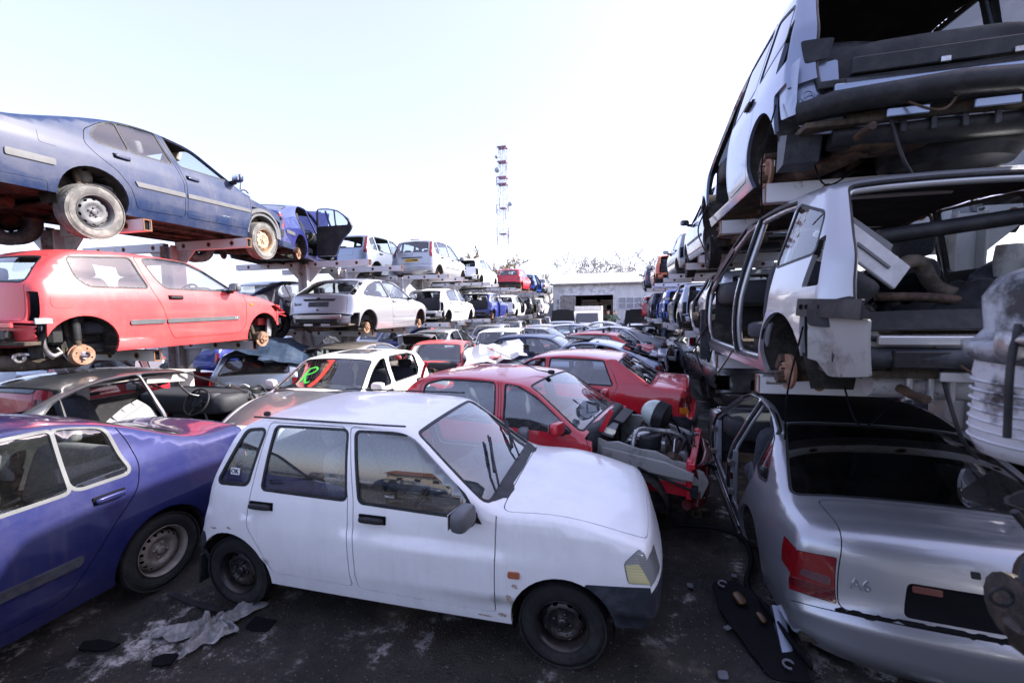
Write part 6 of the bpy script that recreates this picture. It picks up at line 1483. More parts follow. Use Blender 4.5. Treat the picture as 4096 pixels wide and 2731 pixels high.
def f(mb):
    patch(mb, B.side, [(-1.66, .66), (-2.2, .66), (-2.2, .36), (-1.86, .30), (-1.70, .44)], .02, PRIMER, -.035, .012)
    for g in (1, -1): rpatch(mb, [(g*.60, .66), (g*.9, .66), (g*.9, .34), (g*.66, .30), (g*.55, .46)], PRIMER, -.03)
    rpatch(mb, [(.765, .55), (.70, .55), (.70, .40), (.765, .40)], DKGREY, -.012, .02)
    for k in range(3): rpatch(mb, [(.755, .54-.05*k), (.71, .54-.05*k), (.71, .515-.05*k), (.755, .515-.05*k)], EMPTYK, -.004, .006, .008)
    mb.tube([(-1.80, .55, .27), (-1.84, 0, .26), (-1.80, -.6, .27)], .075, plain('speckled_valance', (.34, .34, .35), .6, c2=(.05, .05, .055), scale=45, lo=.58, hi=.64), 8)
    for k in range(3): mb.tube([(-1.90, .40-.10*k, .33), (-1.90, .40-.10*k, .20)], .018, SILVER, 8)
add(r, 'rear_valance', f)
add(r, 'loose_panel', lambda mb: (mb.box((-1.60, .46, 1.03), (.03, .48, .17), plain('dull_light_plastic', (.50, .50, .52), .5), rot=(.62, 0, .25), bev=.02), mb.box((-1.57, .52, 1.12), (.03, .38, .22), MIDGREY, rot=(.62, .1, .25), bev=.02), mb.box((-1.62, .46, 1.03), (.012, .26, .02), MIDGREY, rot=(.62, 0, .25))))
add(r, 'load_sill', lambda mb: (mb.box((-1.86, -.1, .62), (.12, 1.1, .05), plain('scuffed_sill_plastic', (.42, .42, .44), .4), bev=.02), mb.box((-1.70, 0, .56), (.3, 1.3, .04), UNDER)))
def f(mb):
    rng = random.Random(4)
    mb.tube(curve_pts([(-1.5, .30, .95), (-1.4, .1, 1.0), (-1.42, -.02, .82), (-1.5, -.3, .74), (-1.6, -.65, .66)]), .045, UNDER, 10); mb.tube(curve_pts([(-1.45, .35, .78), (-1.5, 0, .76), (-1.55, -.35, .66)]), .03, RUSTD, 8)
    for k in range(22): blob(mb, (rng.uniform(-1.6, -.5), rng.uniform(-.65, .6), rng.uniform(.60, .86)), (rng.uniform(.15, .4), rng.uniform(.15, .45), rng.uniform(.1, .25)), rng.choice((BLACK, EMPTYK, INNER, DKGREY)), .45, rot=(rng.uniform(-1, 1), rng.uniform(-1, 1), rng.uniform(-3, 3)))
    mb.tube([(-1.45, .35, 1.16), (-1.40, -.75, 1.30)], .05, BLACK, 10); mb.lathe([(.06, -.1), (.07, 0), (.06, .1)], PRIMER, 12, axis='z', c=(-1.3, -.45, 1.0))
add(r, 'scrap_and_sun_block', f)  # cabin clutter, thickened with added lumps that keep sun off the white bonnet
cables(r)
add(r, 'wheel_arch_flap', lambda mb: (mb.box((1.02, .86, .38), (.04, .12, .62), DKGREY, bev=.03)))
add(r, 'rear_hub', lambda mb: (mb.tube([(-1.30, .55, .24), (-1.30, .86, .22)], .04, RUSTD, 10), [mb.tube([(-1.30+.05*cos(a), .80, .22+.05*sin(a)), (-1.30+.05*cos(a), .93, .22+.05*sin(a))], .009, STEEL, 6) for a in (0, 2.1, 4.2)]))
# far side of the right racks, seen in the gaps
for k, (y, z, key, m_, lab) in enumerate([(4.6, 1.38, 'liftback_saloon', NAVYD, 'dark saloon on the far side of the right rack behind the open estate'), (4.4, -.1, 'compact_hatch', BLACKP, 'black hatchback behind the silver executive saloon, far side of the rack'), (9.4, 1.38, 'compact_hatch', GREY, 'grey hatchback on the far side behind the shell with the fuel flap'),
        (9.6, -.1, 'people_carrier', NAVYD, 'dark estate on the ground behind the glossy black saloon'), (5.0, 2.96, 'compact_hatch', BLACKP, 'black hatchback on the far side behind the top right shell'), (9.8, 2.96, 'liftback_saloon', GREY, 'grey saloon on the far side behind the hanging tyres')]):
    car('dark_car', lab, 'car', key, m_, (5.1, y, z), H, wheels=None, step=.13, seats=1, under=z > 2)
# the bay nearer than the frame edge: its cars shade the foreground
car('navy_saloon_near_bay', 'navy car of the near right bay, its engine hanging into view', 'car', 'liftback_saloon', NAVYD, (2.05, -1.0, 1.34), H, wheels=None, step=.14, no=['hood', 'fbump', 'hl'], seats=0)
car('grey_car_near_bay', 'grey car on top of the near right bay outside the frame', 'car', 'people_carrier', GREY, (2.05, -1.1, 2.92), H, wheels=None, step=.14, seats=0)
car('silver_car_near_bay', 'silver car at the bottom of the near right bay outside the frame', 'car', 'compact_hatch', SILVER, (2.3, -1.3, -.1), H, wheels=None, step=.14, seats=0)
# van shell, top tier, seen from below
P = car('silver_blue_van_shell', 'silver blue car shell at top right, tailgate gone, exhaust hanging below', 'car', 'people_carrier', VANB, (2.0, 5.25, 2.96), H-.02, no=['tail', 'rbump', 'fdoor_l', 'tl', 'hood', 'fbump', 'hl'], wheels={'rl': 'disc'}, step=.05, under=True, seats=1, sag=.06, glassm=GLASS_K, screenm=GLASS_K)
r, B = P['root'], P['B']
add(r, 'tailgate_seal', lambda mb: mb.tube([Vector(p)-Vector(n)*.02 for p, n in zip(*B.top(np.array(densify(lip, .06))))], .018, BLACK, 8, False))
def f(mb):
    mb.tube([(-1.90, .78, .44), (-2.0, .62, .45), (-2.06, 0, .46), (-2.0, -.62, .45)], .075, BLACK, 8)
    mb.box((-1.99, -.15, .66), (.05, 1.35, .10), BLACK); mb.box((-1.97, 0, .575), (.04, 1.4, .05), BLACK); mb.box((-1.99, .30, .555), (.03, .5, .045), DKGREY, rot=(.06, 0, 0))
    for y in (.05, -.3, -.6): mb.box((-2.02, y, .62), (.02, .05, .035), STEEL)
add(r, 'crash_beam', f)
def f(mb):
    for g in (1, -1): rpatch(mb, [(g*.56, .78), (g*.80, .78), (g*.80, .44), (g*.66, .40), (g*.56, .46)], VANB, -.03, .004)
    patch(mb, B.side, [(-1.66, .80), (-1.93, .80), (-1.92, .44), (-1.72, .48)], .02, VANB, -.02, .004)
    rpatch(mb, [(.58, .92), (.76, .96), (.74, .80), (.62, .78)], BLACK, .006)
    for y, z in ((.60, .60), (.74, .57)):
        P0, N0 = B.top(np.array([[B.sx(('R', z)), y/float(np.interp(B.sx(('R', z)), B.ss, B.w))*B.Wr]])); c = Vector(P0[0])-Vector(N0[0])*.012
        mb.tube(arc_pts(c, .035, 0, 2*pi, 14, 'yz'), .006, VANB, 6)
    mb.prism([(-1.64, .40), (-1.82, .34), (-1.76, .16), (-1.62, .14)], .82, .60, DKGREY)
    mb.tube([(-1.80, .56, .30), (-1.84, 0, .28), (-1.80, -.6, .30)], .09, BLACK, 8)
    for k in range(5): mb.box((-1.93, .2-.16*k, .31), (.015, .03, .12), DKGREY)
add(r, 'rear_valance', f)
add(r, 'silencer', lambda mb: (mb.tube(curve_pts([(-1.30, .62, .20), (-1.50, .48, .20), (-1.76, .34, .24)]), [.075]*17, RUSTD, 16), mb.tube([(-1.70, .36, .27), (-1.90, .22, .30)], .03, RUSTD, 12), mb.tube(curve_pts([(-1.2, .62, .1), (-1.0, .7, .16), (-.6, .3, .14)]), .03, RUSTD, 8)))
add(r, 'scrap_and_sun_block', lambda mb: [blob(mb, (-1.5+.28*k, .1*(k % 3-1), .72+.1*(k % 2)), (.5, 1.35, .5), BLACK if k % 2 else INNER, .5, rot=(.1*k, .1, .2*k)) for k in range(5)])  # dark lumps added inside the shell to block sun patches on the white bonnet
add(r, 'spare_wheel_well', lambda mb: mb.lathe([(.40, .12), (.38, .02), (.34, -.04), (.001, -.05)], BLACK, 30, axis='z', c=(-1.42, -.32, .16)))
cables(r, 5)
add(r, 'brake_caliper', lambda mb: (mb.box((-1.36, .72, .26), (.12, .10, .10), UNDER, bev=.02), mb.tube([(-1.42, .66, .33), (-1.42, .85, .33)], .022, RUSTD), mb.box((-1.40, .775, .27), (.05, .006, .05), WHITE), mb.tube([(-1.3, .60, .2), (-1.3, .84, .2)], .05, RUSTD)))
P = car('silver_three_door_shell', 'silver car shell with fuel flap on the middle right rack, doors gone', 'car', 'five_door_hatch', SILVER, (2.42, 9.25, 1.34), H, no=['fdoor_l', 'rdoor_l', 'tail', 'tl', 'rbump', 'hood', 'hl', 'fbump'], wheels=None, under=True, step=.06)
P = car('blue_silver_shell', 'blue silver car shell beyond, middle right rack, with white mirror', 'car', 'compact_hatch', SILVERB, (2.40, 13.4, 1.34), H, no=['rdoor_l', 'rbump', 'tl', 'tail'], wheels=None, under=True, step=.08)
P = car('bright_blue_hatch_shell', 'bright blue hatchback shell in the middle right rack', 'car', 'compact_hatch', BLUEB, (2.40, 17.7, 1.34), H, no=['fdoor_l', 'tail', 'tl', 'rbump'], wheels=None, under=True, step=.1)
P = car('dark_blue_hatch', 'dark blue hatchback without tailgate in the middle right rack', 'car', 'compact_hatch', NAVY, (2.30, 22.2, 1.34), H, no=['tail', 'tl', 'rbump'], wheels=None, under=True, step=.1)
P = car('red_small_hatch_right', 'red hatchback at the far end of the middle right rack', 'car', 'compact_hatch', RED, (2.15, 26.6, 1.30), H, wheels=None, step=.1)
P['root'].name = 'red_hatchback'
P = car('silver_saloon_hanging_wheels', 'silver car on the top right rack with tyres hanging over the edge', 'car', 'compact_hatch', SILVERB, (2.35, 9.6, 2.94), H, no=['fwin', 'rwin', 'tl', 'rbump'], wheels={'rl': {'w': ('tyre', RIMBK, 8, 'slot', 4, .60, RUBBER), 'dz': -.16}, 'fl': {'w': ('tyre', RIMBK, 8, 'slot', 4, .60, RUBBER), 'dz': -.16}}, under=True, step=.08)
P = car('orange_hatchback', 'orange hatchback without tailgate on the top right rack', 'car', 'compact_hatch', ORANGE, (2.35, 20.6, 2.92), H, no=['tail', 'rbump'], wheels={'rl': STEEL_B}, under=True, step=.09, lights={'tl': lens('orange_red_lens', (.6, .06, .02))})
add(P['root'], 'number_plate_light', lambda mb: mb.box((-1.80, 0, .60), (.03, .7, .06), STEEL))
P = car('navy_car_far_top_right', 'navy car beyond the orange hatchback on the top right rack', 'car', 'compact_hatch', NAVY, (2.2, 25.0, 2.90), H, wheels={'rl': STEEL_B}, step=.1)
P = car('grey_shell_top_right', 'grey car shell behind the hanging tyres on the top right rack', 'car', 'compact_hatch', GREY, (2.5, 14.8, 2.92), H, wheels=None, under=True, step=.1, no=['tl'])
P = car('glossy_black_saloon', 'glossy black saloon on the ground beside the aisle, rear wing open', 'car', 'executive_saloon', BLACKP, (2.55, 10.2, .06), H-.02, wheels={'rl': None, 'fl': None}, step=.07, no=['tl', 'rbump', 'qwin'], matof={})
P = car('blue_grey_hatch_aisle', 'blue grey car with red tail lamp standing behind the black saloon', 'car', 'curvy_hatch', SILVERB, (2.75, 14.6, 0), H, wheels=STEEL_B, step=.09)
P = car('white_saloon_nose', 'white saloon with amber indicator, nose pointing into the aisle', 'car', 'square_saloon', WHITE, (3.55, 17.2, 0), pi+.15, wheels=STEEL_B, step=.09, bump=WHITEC)
add(P['root'], 'indicator_lens', lambda mb: patch(mb, P['B'].side, [(1.86, .70), (2.02, .70), (2.02, .61), (1.86, .61)], .01, AMBER, .004, .005, False))
P = car('dark_estate_with_roof_rails', 'dark blue estate with white pillar behind the white saloon nose', 'car', 'people_carrier', NAVY, (2.6, 20.5, -.2), H, wheels=STEEL_B, step=.1, no=['tail'])
P = car('white_hatch_open_tailgate', 'white hatchback with drooping open tailgate under the right racks', 'car', 'compact_hatch', WHITE, (2.2, 24.4, 0), H, opened={'tail': 35}, wheels=STEEL_B, step=.1)
P = car('grey_car_far_right', 'grey car below the right racks at the far end', 'car', 'compact_hatch', GREY, (2.2, 29.5, 0), H, wheels=STEEL_B, step=.1)
# ================================================================== racks
def upright(side, y, label, tiers, xpost, xtip, gx=None):
    """steel post with cantilever arms on both sides"""
    t = thing('rack_upright', label, 'rack', (xpost, y, 0), (0, 0, 0), 'steel rack uprights')
    s = 1 if side == 'l' else -1
    top = tiers[-1]+.02
    def post(mb):
        mb.box((-.12, 0, top/2), (.022, .24, top), RACKR); mb.box((.12, 0, top/2), (.022, .24, top), RACKR); mb.box((0, 0, top/2), (.22, .018, top-.01), RACKR)
        mb.box((0, 0, .012), (.42, .42, .024), RUSTD)
    add(t, 'post', post)
    w, h, k = .10, .145, .010
    for z in tiers:
        for d in (1, -1):
            L = abs(xtip-xpost)-.13 if d == s else 1.9
            x0 = d*.135
            def arm(mb, z=z, d=d, L=L, x0=x0):
                c = x0+d*L/2
                for (dy, dz, sy, sz) in ((0, h/2-k/2, w, k), (0, -h/2+k/2, w, k), (w/2-k/2, 0, k, h-2*k), (-w/2+k/2, 0, k, h-2*k)): mb.box((c, dy, z+dz), (L, sy, sz), RACKW, bev=.002)
                e = x0+d*L
                for (dy, dz, sy, sz) in ((0, h/2-k/2, w, k), (0, -h/2+k/2, w, k), (w/2-k/2, 0, k, h-2*k), (-w/2+k/2, 0, k, h-2*k)): mb.box((e+d*.002, dy, z+dz), (.008, sy+.003, sz+.003), RUSTE, bev=.001)
                mb.box((e-d*.03, dy*0, z), (.012, w-2*k-.002, h-2*k-.002), EMPTYK, bev=.001)  # black plug standing in for the shade inside the hollow arm
                for q in (.12, .48, .80):
                    for g in (1, -1): mb.lathe([(.020, 0), (.020, g*.003), (.0005, g*.0032)], EMPTYK, 14, c=(x0+d*L*q, g*w/2, z)); 
                    mb.lathe([(.042, 0), (.042, -.002), (.02, -.0022)], RUSTE, 14, c=(x0+d*L*q, -w/2, z))
            add(t, 'arm', arm)
            add(t, 'gusset', lambda mb, z=z, d=d: mb.prism([(d*.13, z-h/2), (d*.50, z-h/2), (d*.13, z-h/2-.36)], -.012, .012, RACKR))
    return t
lab_l = ['white rack upright under the rear of the red three-door', 'white rack upright under the front of the red three-door', 'rusty white rack post in front of the black saloon, left of the curvy hatchback', 'rack upright under the nose of the silver curvy hatchback',
         'rack upright under the tail of the silver tall hatchback', 'rack upright below the nose of the silver tall hatchback', 'rack upright left of the blue mini', 'rack upright under the blue mini']
YL = [4.29, 5.85, 9.1, 10.65, 13.9, 15.48, 18.85, 20.4]
for y, l in zip(YL, lab_l): upright('l', y, l, (1.565, 3.25), -7.5, -5.88 if y < 8 else -5.7)
for y in (23.8, 25.35, 28.7, 30.3, 33.6, 35.2): upright('l', y, 'distant white rack upright under the far left stack', (1.59, 3.215), -7.5, -5.65)
lab_r = ['rack upright of the near right bay, the one closest to the viewer', 'rack upright of the near right bay, just behind the hanging engine']+['white rack upright under the open-backed silver estate', 'rack upright below the nose of the open-backed silver estate', 'rack upright under the silver shell with the fuel flap', 'rack upright below the hanging tyres on the right', 'rack upright under the blue silver shell']
for y, l in zip([-1.9, -.4]+[3.87, 5.35, 8.8, 10.35, 13.7], lab_r): upright('r', y, l, (1.475, 3.0), 3.4, 1.14 if y < 6 else 1.5)
for y in (15.2, 18.6, 20.1, 23.5, 25.0): upright('r', y, 'distant white rack upright under the far right stack', (1.475, 2.98), 3.4, 1.5)

# ================================================================== hanging engine and hub at the right edge
t = thing('engine_with_gearbox', 'oily white gearbox and engine hanging close at the right edge', 'engine', (1.265, 1.60, 1.64))
WG = plain('oily_white_casting', (.44, .44, .46), .45, c2=(.02, .018, .018), scale=6.5, lo=.50, hi=.62, bump=.15)
OILY = plain('oily_grey_casting', (.26, .27, .29), .4, .4, c2=(.02, .018, .017), scale=6, lo=.44, hi=.58, bump=.3)
def f(mb):
    V = []
    prof = [(.0, .0), (.10, .0), (.15, .012), (.165, .05), (.17, .10), (.165, .16), (.16, .22), (.17, .26), (.165, .30)]
    mb.lathe(prof, WG, 36, axis='z', sharp=False)
    for k in range(7): mb.lathe([(.168, .055+.03*k), (.174, .060+.03*k), (.168, .065+.03*k)], WG, 36, axis='z')
    mb.box((-.02, -.165, .16), (.05, .03, .26), EMPTYK, bev=.01)
add(t, 'gearbox_casing', f)
add(t, 'bell_housing', lambda mb: (mb.lathe([(.16, .30), (.19, .31), (.20, .36), (.17, .37), (.15, .40), (.16, .50), (.13, .56), (.05, .60)], OILY, 30, axis='z', sharp=False), blob(mb, (.10, -.02, .50), (.26, .26, .22), OILY, .6), [mb.box((-.12+.05*k, -.15+.02*k, .36+.04*(k % 3)), (.05, .06, .03), RUSTD, rot=(.3*k, .2, .5*k)) for k in range(5)], [mb.lathe([(.0, .02), (.018, .02), (.018, -.02)], STEEL, 6, axis='y', c=(-.17+.05*k, -.13-.02*k, .375)) for k in range(4)]))
add(t, 'engine_mount', lambda mb: (mb.tube(curve_pts([(-.17, -.10, .42), (-.195, -.12, .30), (-.19, -.12, .10)]), .009, BLACK, 8), blob(mb, (-.16, -.08, .36), (.08, .08, .09), ALU, .8), mb.tube(curve_pts([(-.16, -.1, .40), (-.05, -.16, .55), (.06, -.17, .62)]), .008, BLACK, 6), mb.tube(arc_pts((0.02, -.17, .40), .03, 0, pi*1.3, 8), .011, STEEL, 6)))
GREASY = plain('greasy_dark_iron', (.016, .012, .010), .6, c2=(.055, .038, .028), scale=14, bump=.4)
t = thing('rusty_hub', 'dark rusty wheel hub with cable hanging below the gearbox', 'wheel hub', (1.135, 1.43, 1.27))
add(t, 'hub_carrier', lambda mb: (mb.lathe([(.0, .07), (.03, .07), (.035, .05), (.07, .045), (.075, .02), (.05, .01), (.055, -.05), (.09, -.06), (.09, -.08), (.03, -.09), (0, -.09)], GREASY, 16, axis='x', c=(.02, 0, 0)), mb.box((.0, -.02, .05), (.12, .07, .05), GREASY, rot=(.2, .3, .4), bev=.012), mb.box((-.03, -.02, -.06), (.08, .06, .10), GREASY, rot=(.1, -.4, .2), bev=.012), mb.box((.08, .02, -.09), (.22, .10, .07), GREASY, rot=(0, .3, .2), bev=.02), [mb.box((.02+.03*k, -.07, -.06+.05*k), (.05, .05, .03), GREASY, rot=(.4*k, .3, k), bev=.006) for k in range(4)], [mb.tube([(.03*k-.02, -.10, .02*k), (.03*k-.02, -.03, .02*k)], .009, STEEL, 6) for k in range(3)], mb.tube([(-.02, -.02, .08), (-.02, -.03, .15)], .035, DKGREY, 12), mb.tube(arc_pts((-.11, -.04, .05), .025, 0, 2*pi, 12), .005, BLACK, 6)))
add(t, 'brake_disc', lambda mb: (mb.lathe([(.03, -.02), (.13, -.02), (.13, .0), (.06, .005)], GREASY, 26, axis='x', c=(.07, .02, .02)), blob(mb, (.03, -.06, .09), (.05, .03, .04), CHROME, .8)))
add(t, 'cable', lambda mb: mb.tube(curve_pts([(.06, -.02, .10), (.0, -.03, .17), (-.06, -.03, .25), (-.09, -.03, .29)]), .010, BLACK, 8))

# ================================================================== litter on the ground
def rag():
    mb = MB(); rng = np.random.RandomState(2); n = 46
    V = []; rid = [(rng.rand()*2*pi, rng.uniform(9, 26), rng.rand()*6, rng.uniform(.25, 1)) for _ in range(10)]
    for i in range(n):
        for j in range(n):
            u, v = i/(n-1)-.5, j/(n-1)-.5; a = atan2(v, u); rr = (abs(u)**4+abs(v)**4)**.25
            e = 1+.40*sin(3*a+.5)+.22*sin(5*a+1)+.12*sin(11*a)
            h = .0
            for (t, f_, p, w_) in rid: h += w_*(1-abs(sin(f_*(u*cos(t)+v*sin(t))*.5+p+1.2*sin(5*u-4*v))))**2.5
            V.append((u*.60*e, v*.44*e, .006+max(0, .050*h*(1.15-1.6*rr))))
    F = [(i*n+j, (i+1)*n+j, (i+1)*n+j+1, i*n+j+1) for i in range(n-1) for j in range(n-1)]
    mb.add(V, F, CLOTH); o = mb.build('rag'); o.scale = (.66, .62, 1); tag(o, 'crumpled grey rag on the ground behind the white mini rear wheel', 'rag'); o.location = (-2.62, 2.13, 0); o.rotation_euler = (0, 0, .9)
rag()
def shard(name, label, cat, pts, th, m, loc, rot, bend=0):
    mb = MB(); L = densify(round_poly(pts, .015, 3), .05); UV, T = cdt([L], .05, L); T = T[inside(L, UV[T].mean(1))]
    def lift(uv):
        z = bend*uv[:, 0]**2+.01*np.sin(uv[:, 1]*22); N = np.stack([-2*bend*uv[:, 0], 0*z, 0*z+1], 1); N /= np.linalg.norm(N, axis=1)[:, None]
        return np.stack([uv[:, 0], uv[:, 1], z], 1), N
    shell(mb, UV, T, lift, m, th=th); o = mb.build(name); tag(o, label, cat); o.location = loc; o.rotation_euler = rot; return o
shard('bumper_strip', 'long black bumper strip lying at the bottom edge', 'car part', [(-.33, -.03), (-.1, -.035), (.05, -.01), (.30, -.012), (.34, .015), (.1, .03), (-.05, .02), (-.33, .02)], .02, EMPTYK, (-2.06, 1.60, .03), (.25, .05, .6), .1)
shard('plastic_cover', 'small black plastic cover left of the rag', 'car part', [(-.08, -.03), (.07, -.045), (.10, .02), (-.02, .04), (-.09, .02)], .015, EMPTYK, (-2.66, 1.84, .03), (.2, -.1, .3), .8).scale = (.8, .8, 1)
shard('trim_strip', 'thin black trim strip beyond the rag', 'car part', [(-.30, -.015), (.26, -.02), (.32, .01), (-.28, .02)], .012, BLACK, (-2.95, 2.28, .03), (.1, 0, -.1), .2)
shard('flat_plastic_shard', 'flat dark plastic shard near the indigo saloon', 'car part', [(-.2, -.06), (.12, -.05), (.26, .02), (-.05, .06), (-.22, .02)], .012, EMPTYK, (-3.2, 1.84, .02), (.05, 0, .15), .1).scale = (.55, .55, 1)
shard('black_sheet', 'black plastic sheet by the white mini rear tyre', 'car part', [(-.14, -.06), (.12, -.08), (.16, .05), (-.10, .08)], .01, EMPTYK, (-2.33, 2.22, .02), (.1, .1, .2), .5).scale = (.6, .6, 1)
ut = thing('undertray', 'black plastic undertray with amber lamp pieces beside the silver executive saloon', 'car part', (.90, 2.98, .04), (.10, -.10, .25)); ut.scale = (.72, .72, .72)
def f(mb):
    L = densify(round_poly([(-.20, -.55), (.10, -.62), (.24, -.1), (.10, .48), (-.16, .50), (-.26, .1)], .06, 4), .06); UV, T = cdt([L], .06, L); T = T[inside(L, UV[T].mean(1))]
    def lift(uv): 
        z = .25*uv[:, 0]**2+.012*np.sin(uv[:, 1]*25); N = np.tile([[0, 0, 1.]], (len(z), 1)); return np.stack([uv[:, 0], uv[:, 1], z], 1), N
    shell(mb, UV, T, lift, EMPTYK, th=.03); mb.box((.14, -.2, .05), (.03, .7, .05), EMPTYK); mb.tube(arc_pts((-.08, .42, .03), .04, 0, pi*1.5, 8, 'xy'), .010, MIDGREY, 6); mb.tube(arc_pts((0, -.48, .03), .04, 0, pi*1.5, 8, 'xy'), .010, MIDGREY, 6)
add(ut, 'tray', f); add(ut, 'amber_lamp', lambda mb: (blob(mb, (-.02, .22, .03), (.10, .16, .05), plain('dirty_amber', (.06, .026, .005), .3), .7), blob(mb, (.05, -.02, .03), (.06, .12, .04), plain('dirty_amber', (.06, .026, .005), .3), .7)))
def boot():
    mb = MB(); mb.tube(curve_pts([(-.10, 0, .05), (-.02, 0, .055), (.06, .01, .06), (.13, .02, .07)]), [.035]*8+[.042]*8+[.05]*8+[.055], plain('grubby_bottle', (.36, .31, .27), .5, c2=(.14, .10, .08), scale=14), 14)
    o = mb.build('crushed_bottle'); tag(o, 'grubby crushed bottle on the ground in front of the white mini', 'bottle'); o.location = (-.66, 1.88, .0); o.rotation_euler = (0, 0, 1.4)
boot()
rngp = random.Random(12)
pl_ = plain('broken_lamp_plastic', (.11, .115, .13), .3)
for k, (x, y) in enumerate([(.72, 2.9), (.9, 3.5), (.55, 3.3), (.80, 4.6), (1.0, 4.1), (.60, 2.5)]):
    o = shard('broken_plastic_piece', 'pale broken plastic piece on the ground beside the silver executive saloon', 'debris', [(-.04, -.02), (.03, -.03), (.045, .02), (-.02, .03)], .006, pl_, (x, y, .012), (rngp.uniform(-.2, .2), 0, rngp.uniform(0, 6)), 1); o.scale = [rngp.uniform(.45, .9)]*3; o['group'] = 'broken plastic pieces on the ground'
o = shard('flat_metal_plate', 'flat grey metal plate on the ground right of the stripped red front', 'car part', [(-.10, -.14), (.10, -.14), (.10, .14), (-.10, .14)], .02, MIDGREY, (.98, 5.6, .04), (0, .1, .2), 0)
mb = MB(); mb.tube(curve_pts([(.55, 4.05, .10), (.85, 3.95, .16), (1.05, 3.85, .14), (1.08, 3.7, .05), (.95, 3.3, .04), (1.1, 2.95, .05)]), .022, EMPTYK, 8)
tag(mb.build('black_hose'), 'black hose looping across the ground to the silver executive saloon', 'hose')

# ================================================================== buildings, tower, trees
def corr(name, base, dirt, sc=9.0, axis='X', period=.2):
    m, nt, out = new_mat(name); co = objco(nt); p = N_(nt, 'ShaderNodeBsdfPrincipled', Roughness=.7)
    w_ = N_(nt, 'ShaderNodeTexWave', Scale=1.0/period*.5, Distortion=0.0); w_.bands_direction = axis; nt.links.new(co, w_.inputs['Vector'])
    f_ = ramp(nt, noise(nt, co, 1.3, 6, .7), .45, .7); nt.links.new(mixc(nt, f_, base, dirt), p.inputs['Base Color'])
    b = N_(nt, 'ShaderNodeBump', Strength=.9, Distance=.06); nt.links.new(w_.outputs['Fac'], b.inputs['Height']); nt.links.new(b.outputs[0], p.inputs['Normal'])
    nt.links.new(p.outputs[0], out.inputs['Surface']); return m
SHEDW = corr('white_sheet_cladding', (.84, .84, .85), (.70, .69, .68)); SHEDR = corr('pale_corrugated_roof', (.62, .60, .58), (.42, .40, .38))
PANELW = plain('white_render', (.80, .80, .80), .8, c2=(.5, .49, .48), scale=2); WOODD = plain('weathered_boards', (.24, .22, .21), .85, c2=(.40, .38, .36), scale=5); SHELFM = plain('rust_red_shelf', (.22, .10, .08), .7)
SX0, SX1, SY, SZ = -6.1, 4.2, 42.0, 4.45
shed = thing('white_shed', 'long white shed with open doorway and pale corrugated roof', 'shed', (0, SY, 0))
D0, D1, DZ = -4.05, -.38, 3.25   # doorway
def f(mb):
    mb.box(((SX0+D0-1.35)/2, 0, SZ/2), (D0-1.35-SX0, .12, SZ), SHEDW); mb.box(((D0-1.35+D1)/2, 0, (DZ+SZ)/2), (D1-D0+1.35, .12, SZ-DZ), PANELW); mb.box(((D1+SX1)/2, 0, SZ/2), (SX1-D1, .12, SZ), SHEDW)
    for x in (SX0+.05, D0-1.42, D1+.06, 2.55, SX1-.05): mb.box((x, -.075, SZ/2), (.12, .04, SZ), PANELW)
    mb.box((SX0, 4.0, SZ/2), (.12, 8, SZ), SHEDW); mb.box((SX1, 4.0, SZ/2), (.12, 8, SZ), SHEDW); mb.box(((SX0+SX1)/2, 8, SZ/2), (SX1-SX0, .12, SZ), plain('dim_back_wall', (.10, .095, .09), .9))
    mb.box(((SX0+SX1)/2, 4, .03), (SX1-SX0, 8, .05), plain('shed_floor', (.06, .055, .05), .9))
add(shed, 'wall', f)
def f(mb):
    for g, y0, y1 in ((1, -.45, 4.0), (-1, 8.45, 4.0)):
        mb.add([(SX0-.5, y0, SZ-.05), (SX1+.4, y0, SZ-.05), (SX1+.2, y1, SZ+1.25), (SX0+.4, y1, SZ+1.25)], [(0, 1, 2, 3)], SHEDR)
        mb.add([(SX0-.5, y0, SZ-.12), (SX1+.4, y0, SZ-.12), (SX1+.2, y1, SZ+1.18), (SX0+.4, y1, SZ+1.18)], [(0, 1, 2, 3)], WOODD)
    mb.box(((SX0+SX1)/2, -.45, SZ-.11), (SX1-SX0+.9, .05, .16), WOODD); mb.box(((SX0+SX1)/2+.1, 4.0, SZ+1.25), (SX1-SX0-.4, .3, .05), SHEDR)
    for x in (SX0+.02, SX1-.02): mb.prism([(.1, SZ), (7.9, SZ), (4, SZ+1.15)], 0, .1, SHEDW, fr=lambda p, x=x: (x+p[1], p[0], p[2]))
add(shed, 'roof', f)
add(shed, 'sliding_door', lambda mb: [mb.box((D0-1.30+.22*k, -.10, 1.6), (.205, .05, 3.2), WOODD) for k in range(7)]+[mb.box((D0-.62, -.14, 2.6), (1.4, .03, .14), WOODD), mb.box((D0-.62, -.14, 1.2), (.14, .03, 2.6), WOODD, rot=(0, .45, 0))])
for (x0, x1, z0, z1, nx, nz) in ((.1, 2.25, 1.9, 2.95, 3, 2), (SX0+.25, SX0+.62, 1.7, 2.9, 1, 2)):
    def f(mb, x0=x0, x1=x1, z0=z0, z1=z1, nx=nx, nz=nz):
        for i in range(nx+1): mb.box((x0+(x1-x0)*i/nx, -.10, (z0+z1)/2), (.06, .06, z1-z0+.06), PANELW)
        for j in range(nz+1): mb.box(((x0+x1)/2, -.10, z0+(z1-z0)*j/nz), (x1-x0, .062, .05), PANELW)
        mb.box(((x0+x1)/2, -.075, (z0+z1)/2), (x1-x0, .02, z1-z0), plain('milky_pane', (.32, .34, .38), .15))
    add(shed, 'window', f)
sh_ = thing('parts_shelf', 'tall steel shelf of dark engines inside the shed doorway', 'shelf', ((D0+D1)/2+.2, SY+2.4, 0))
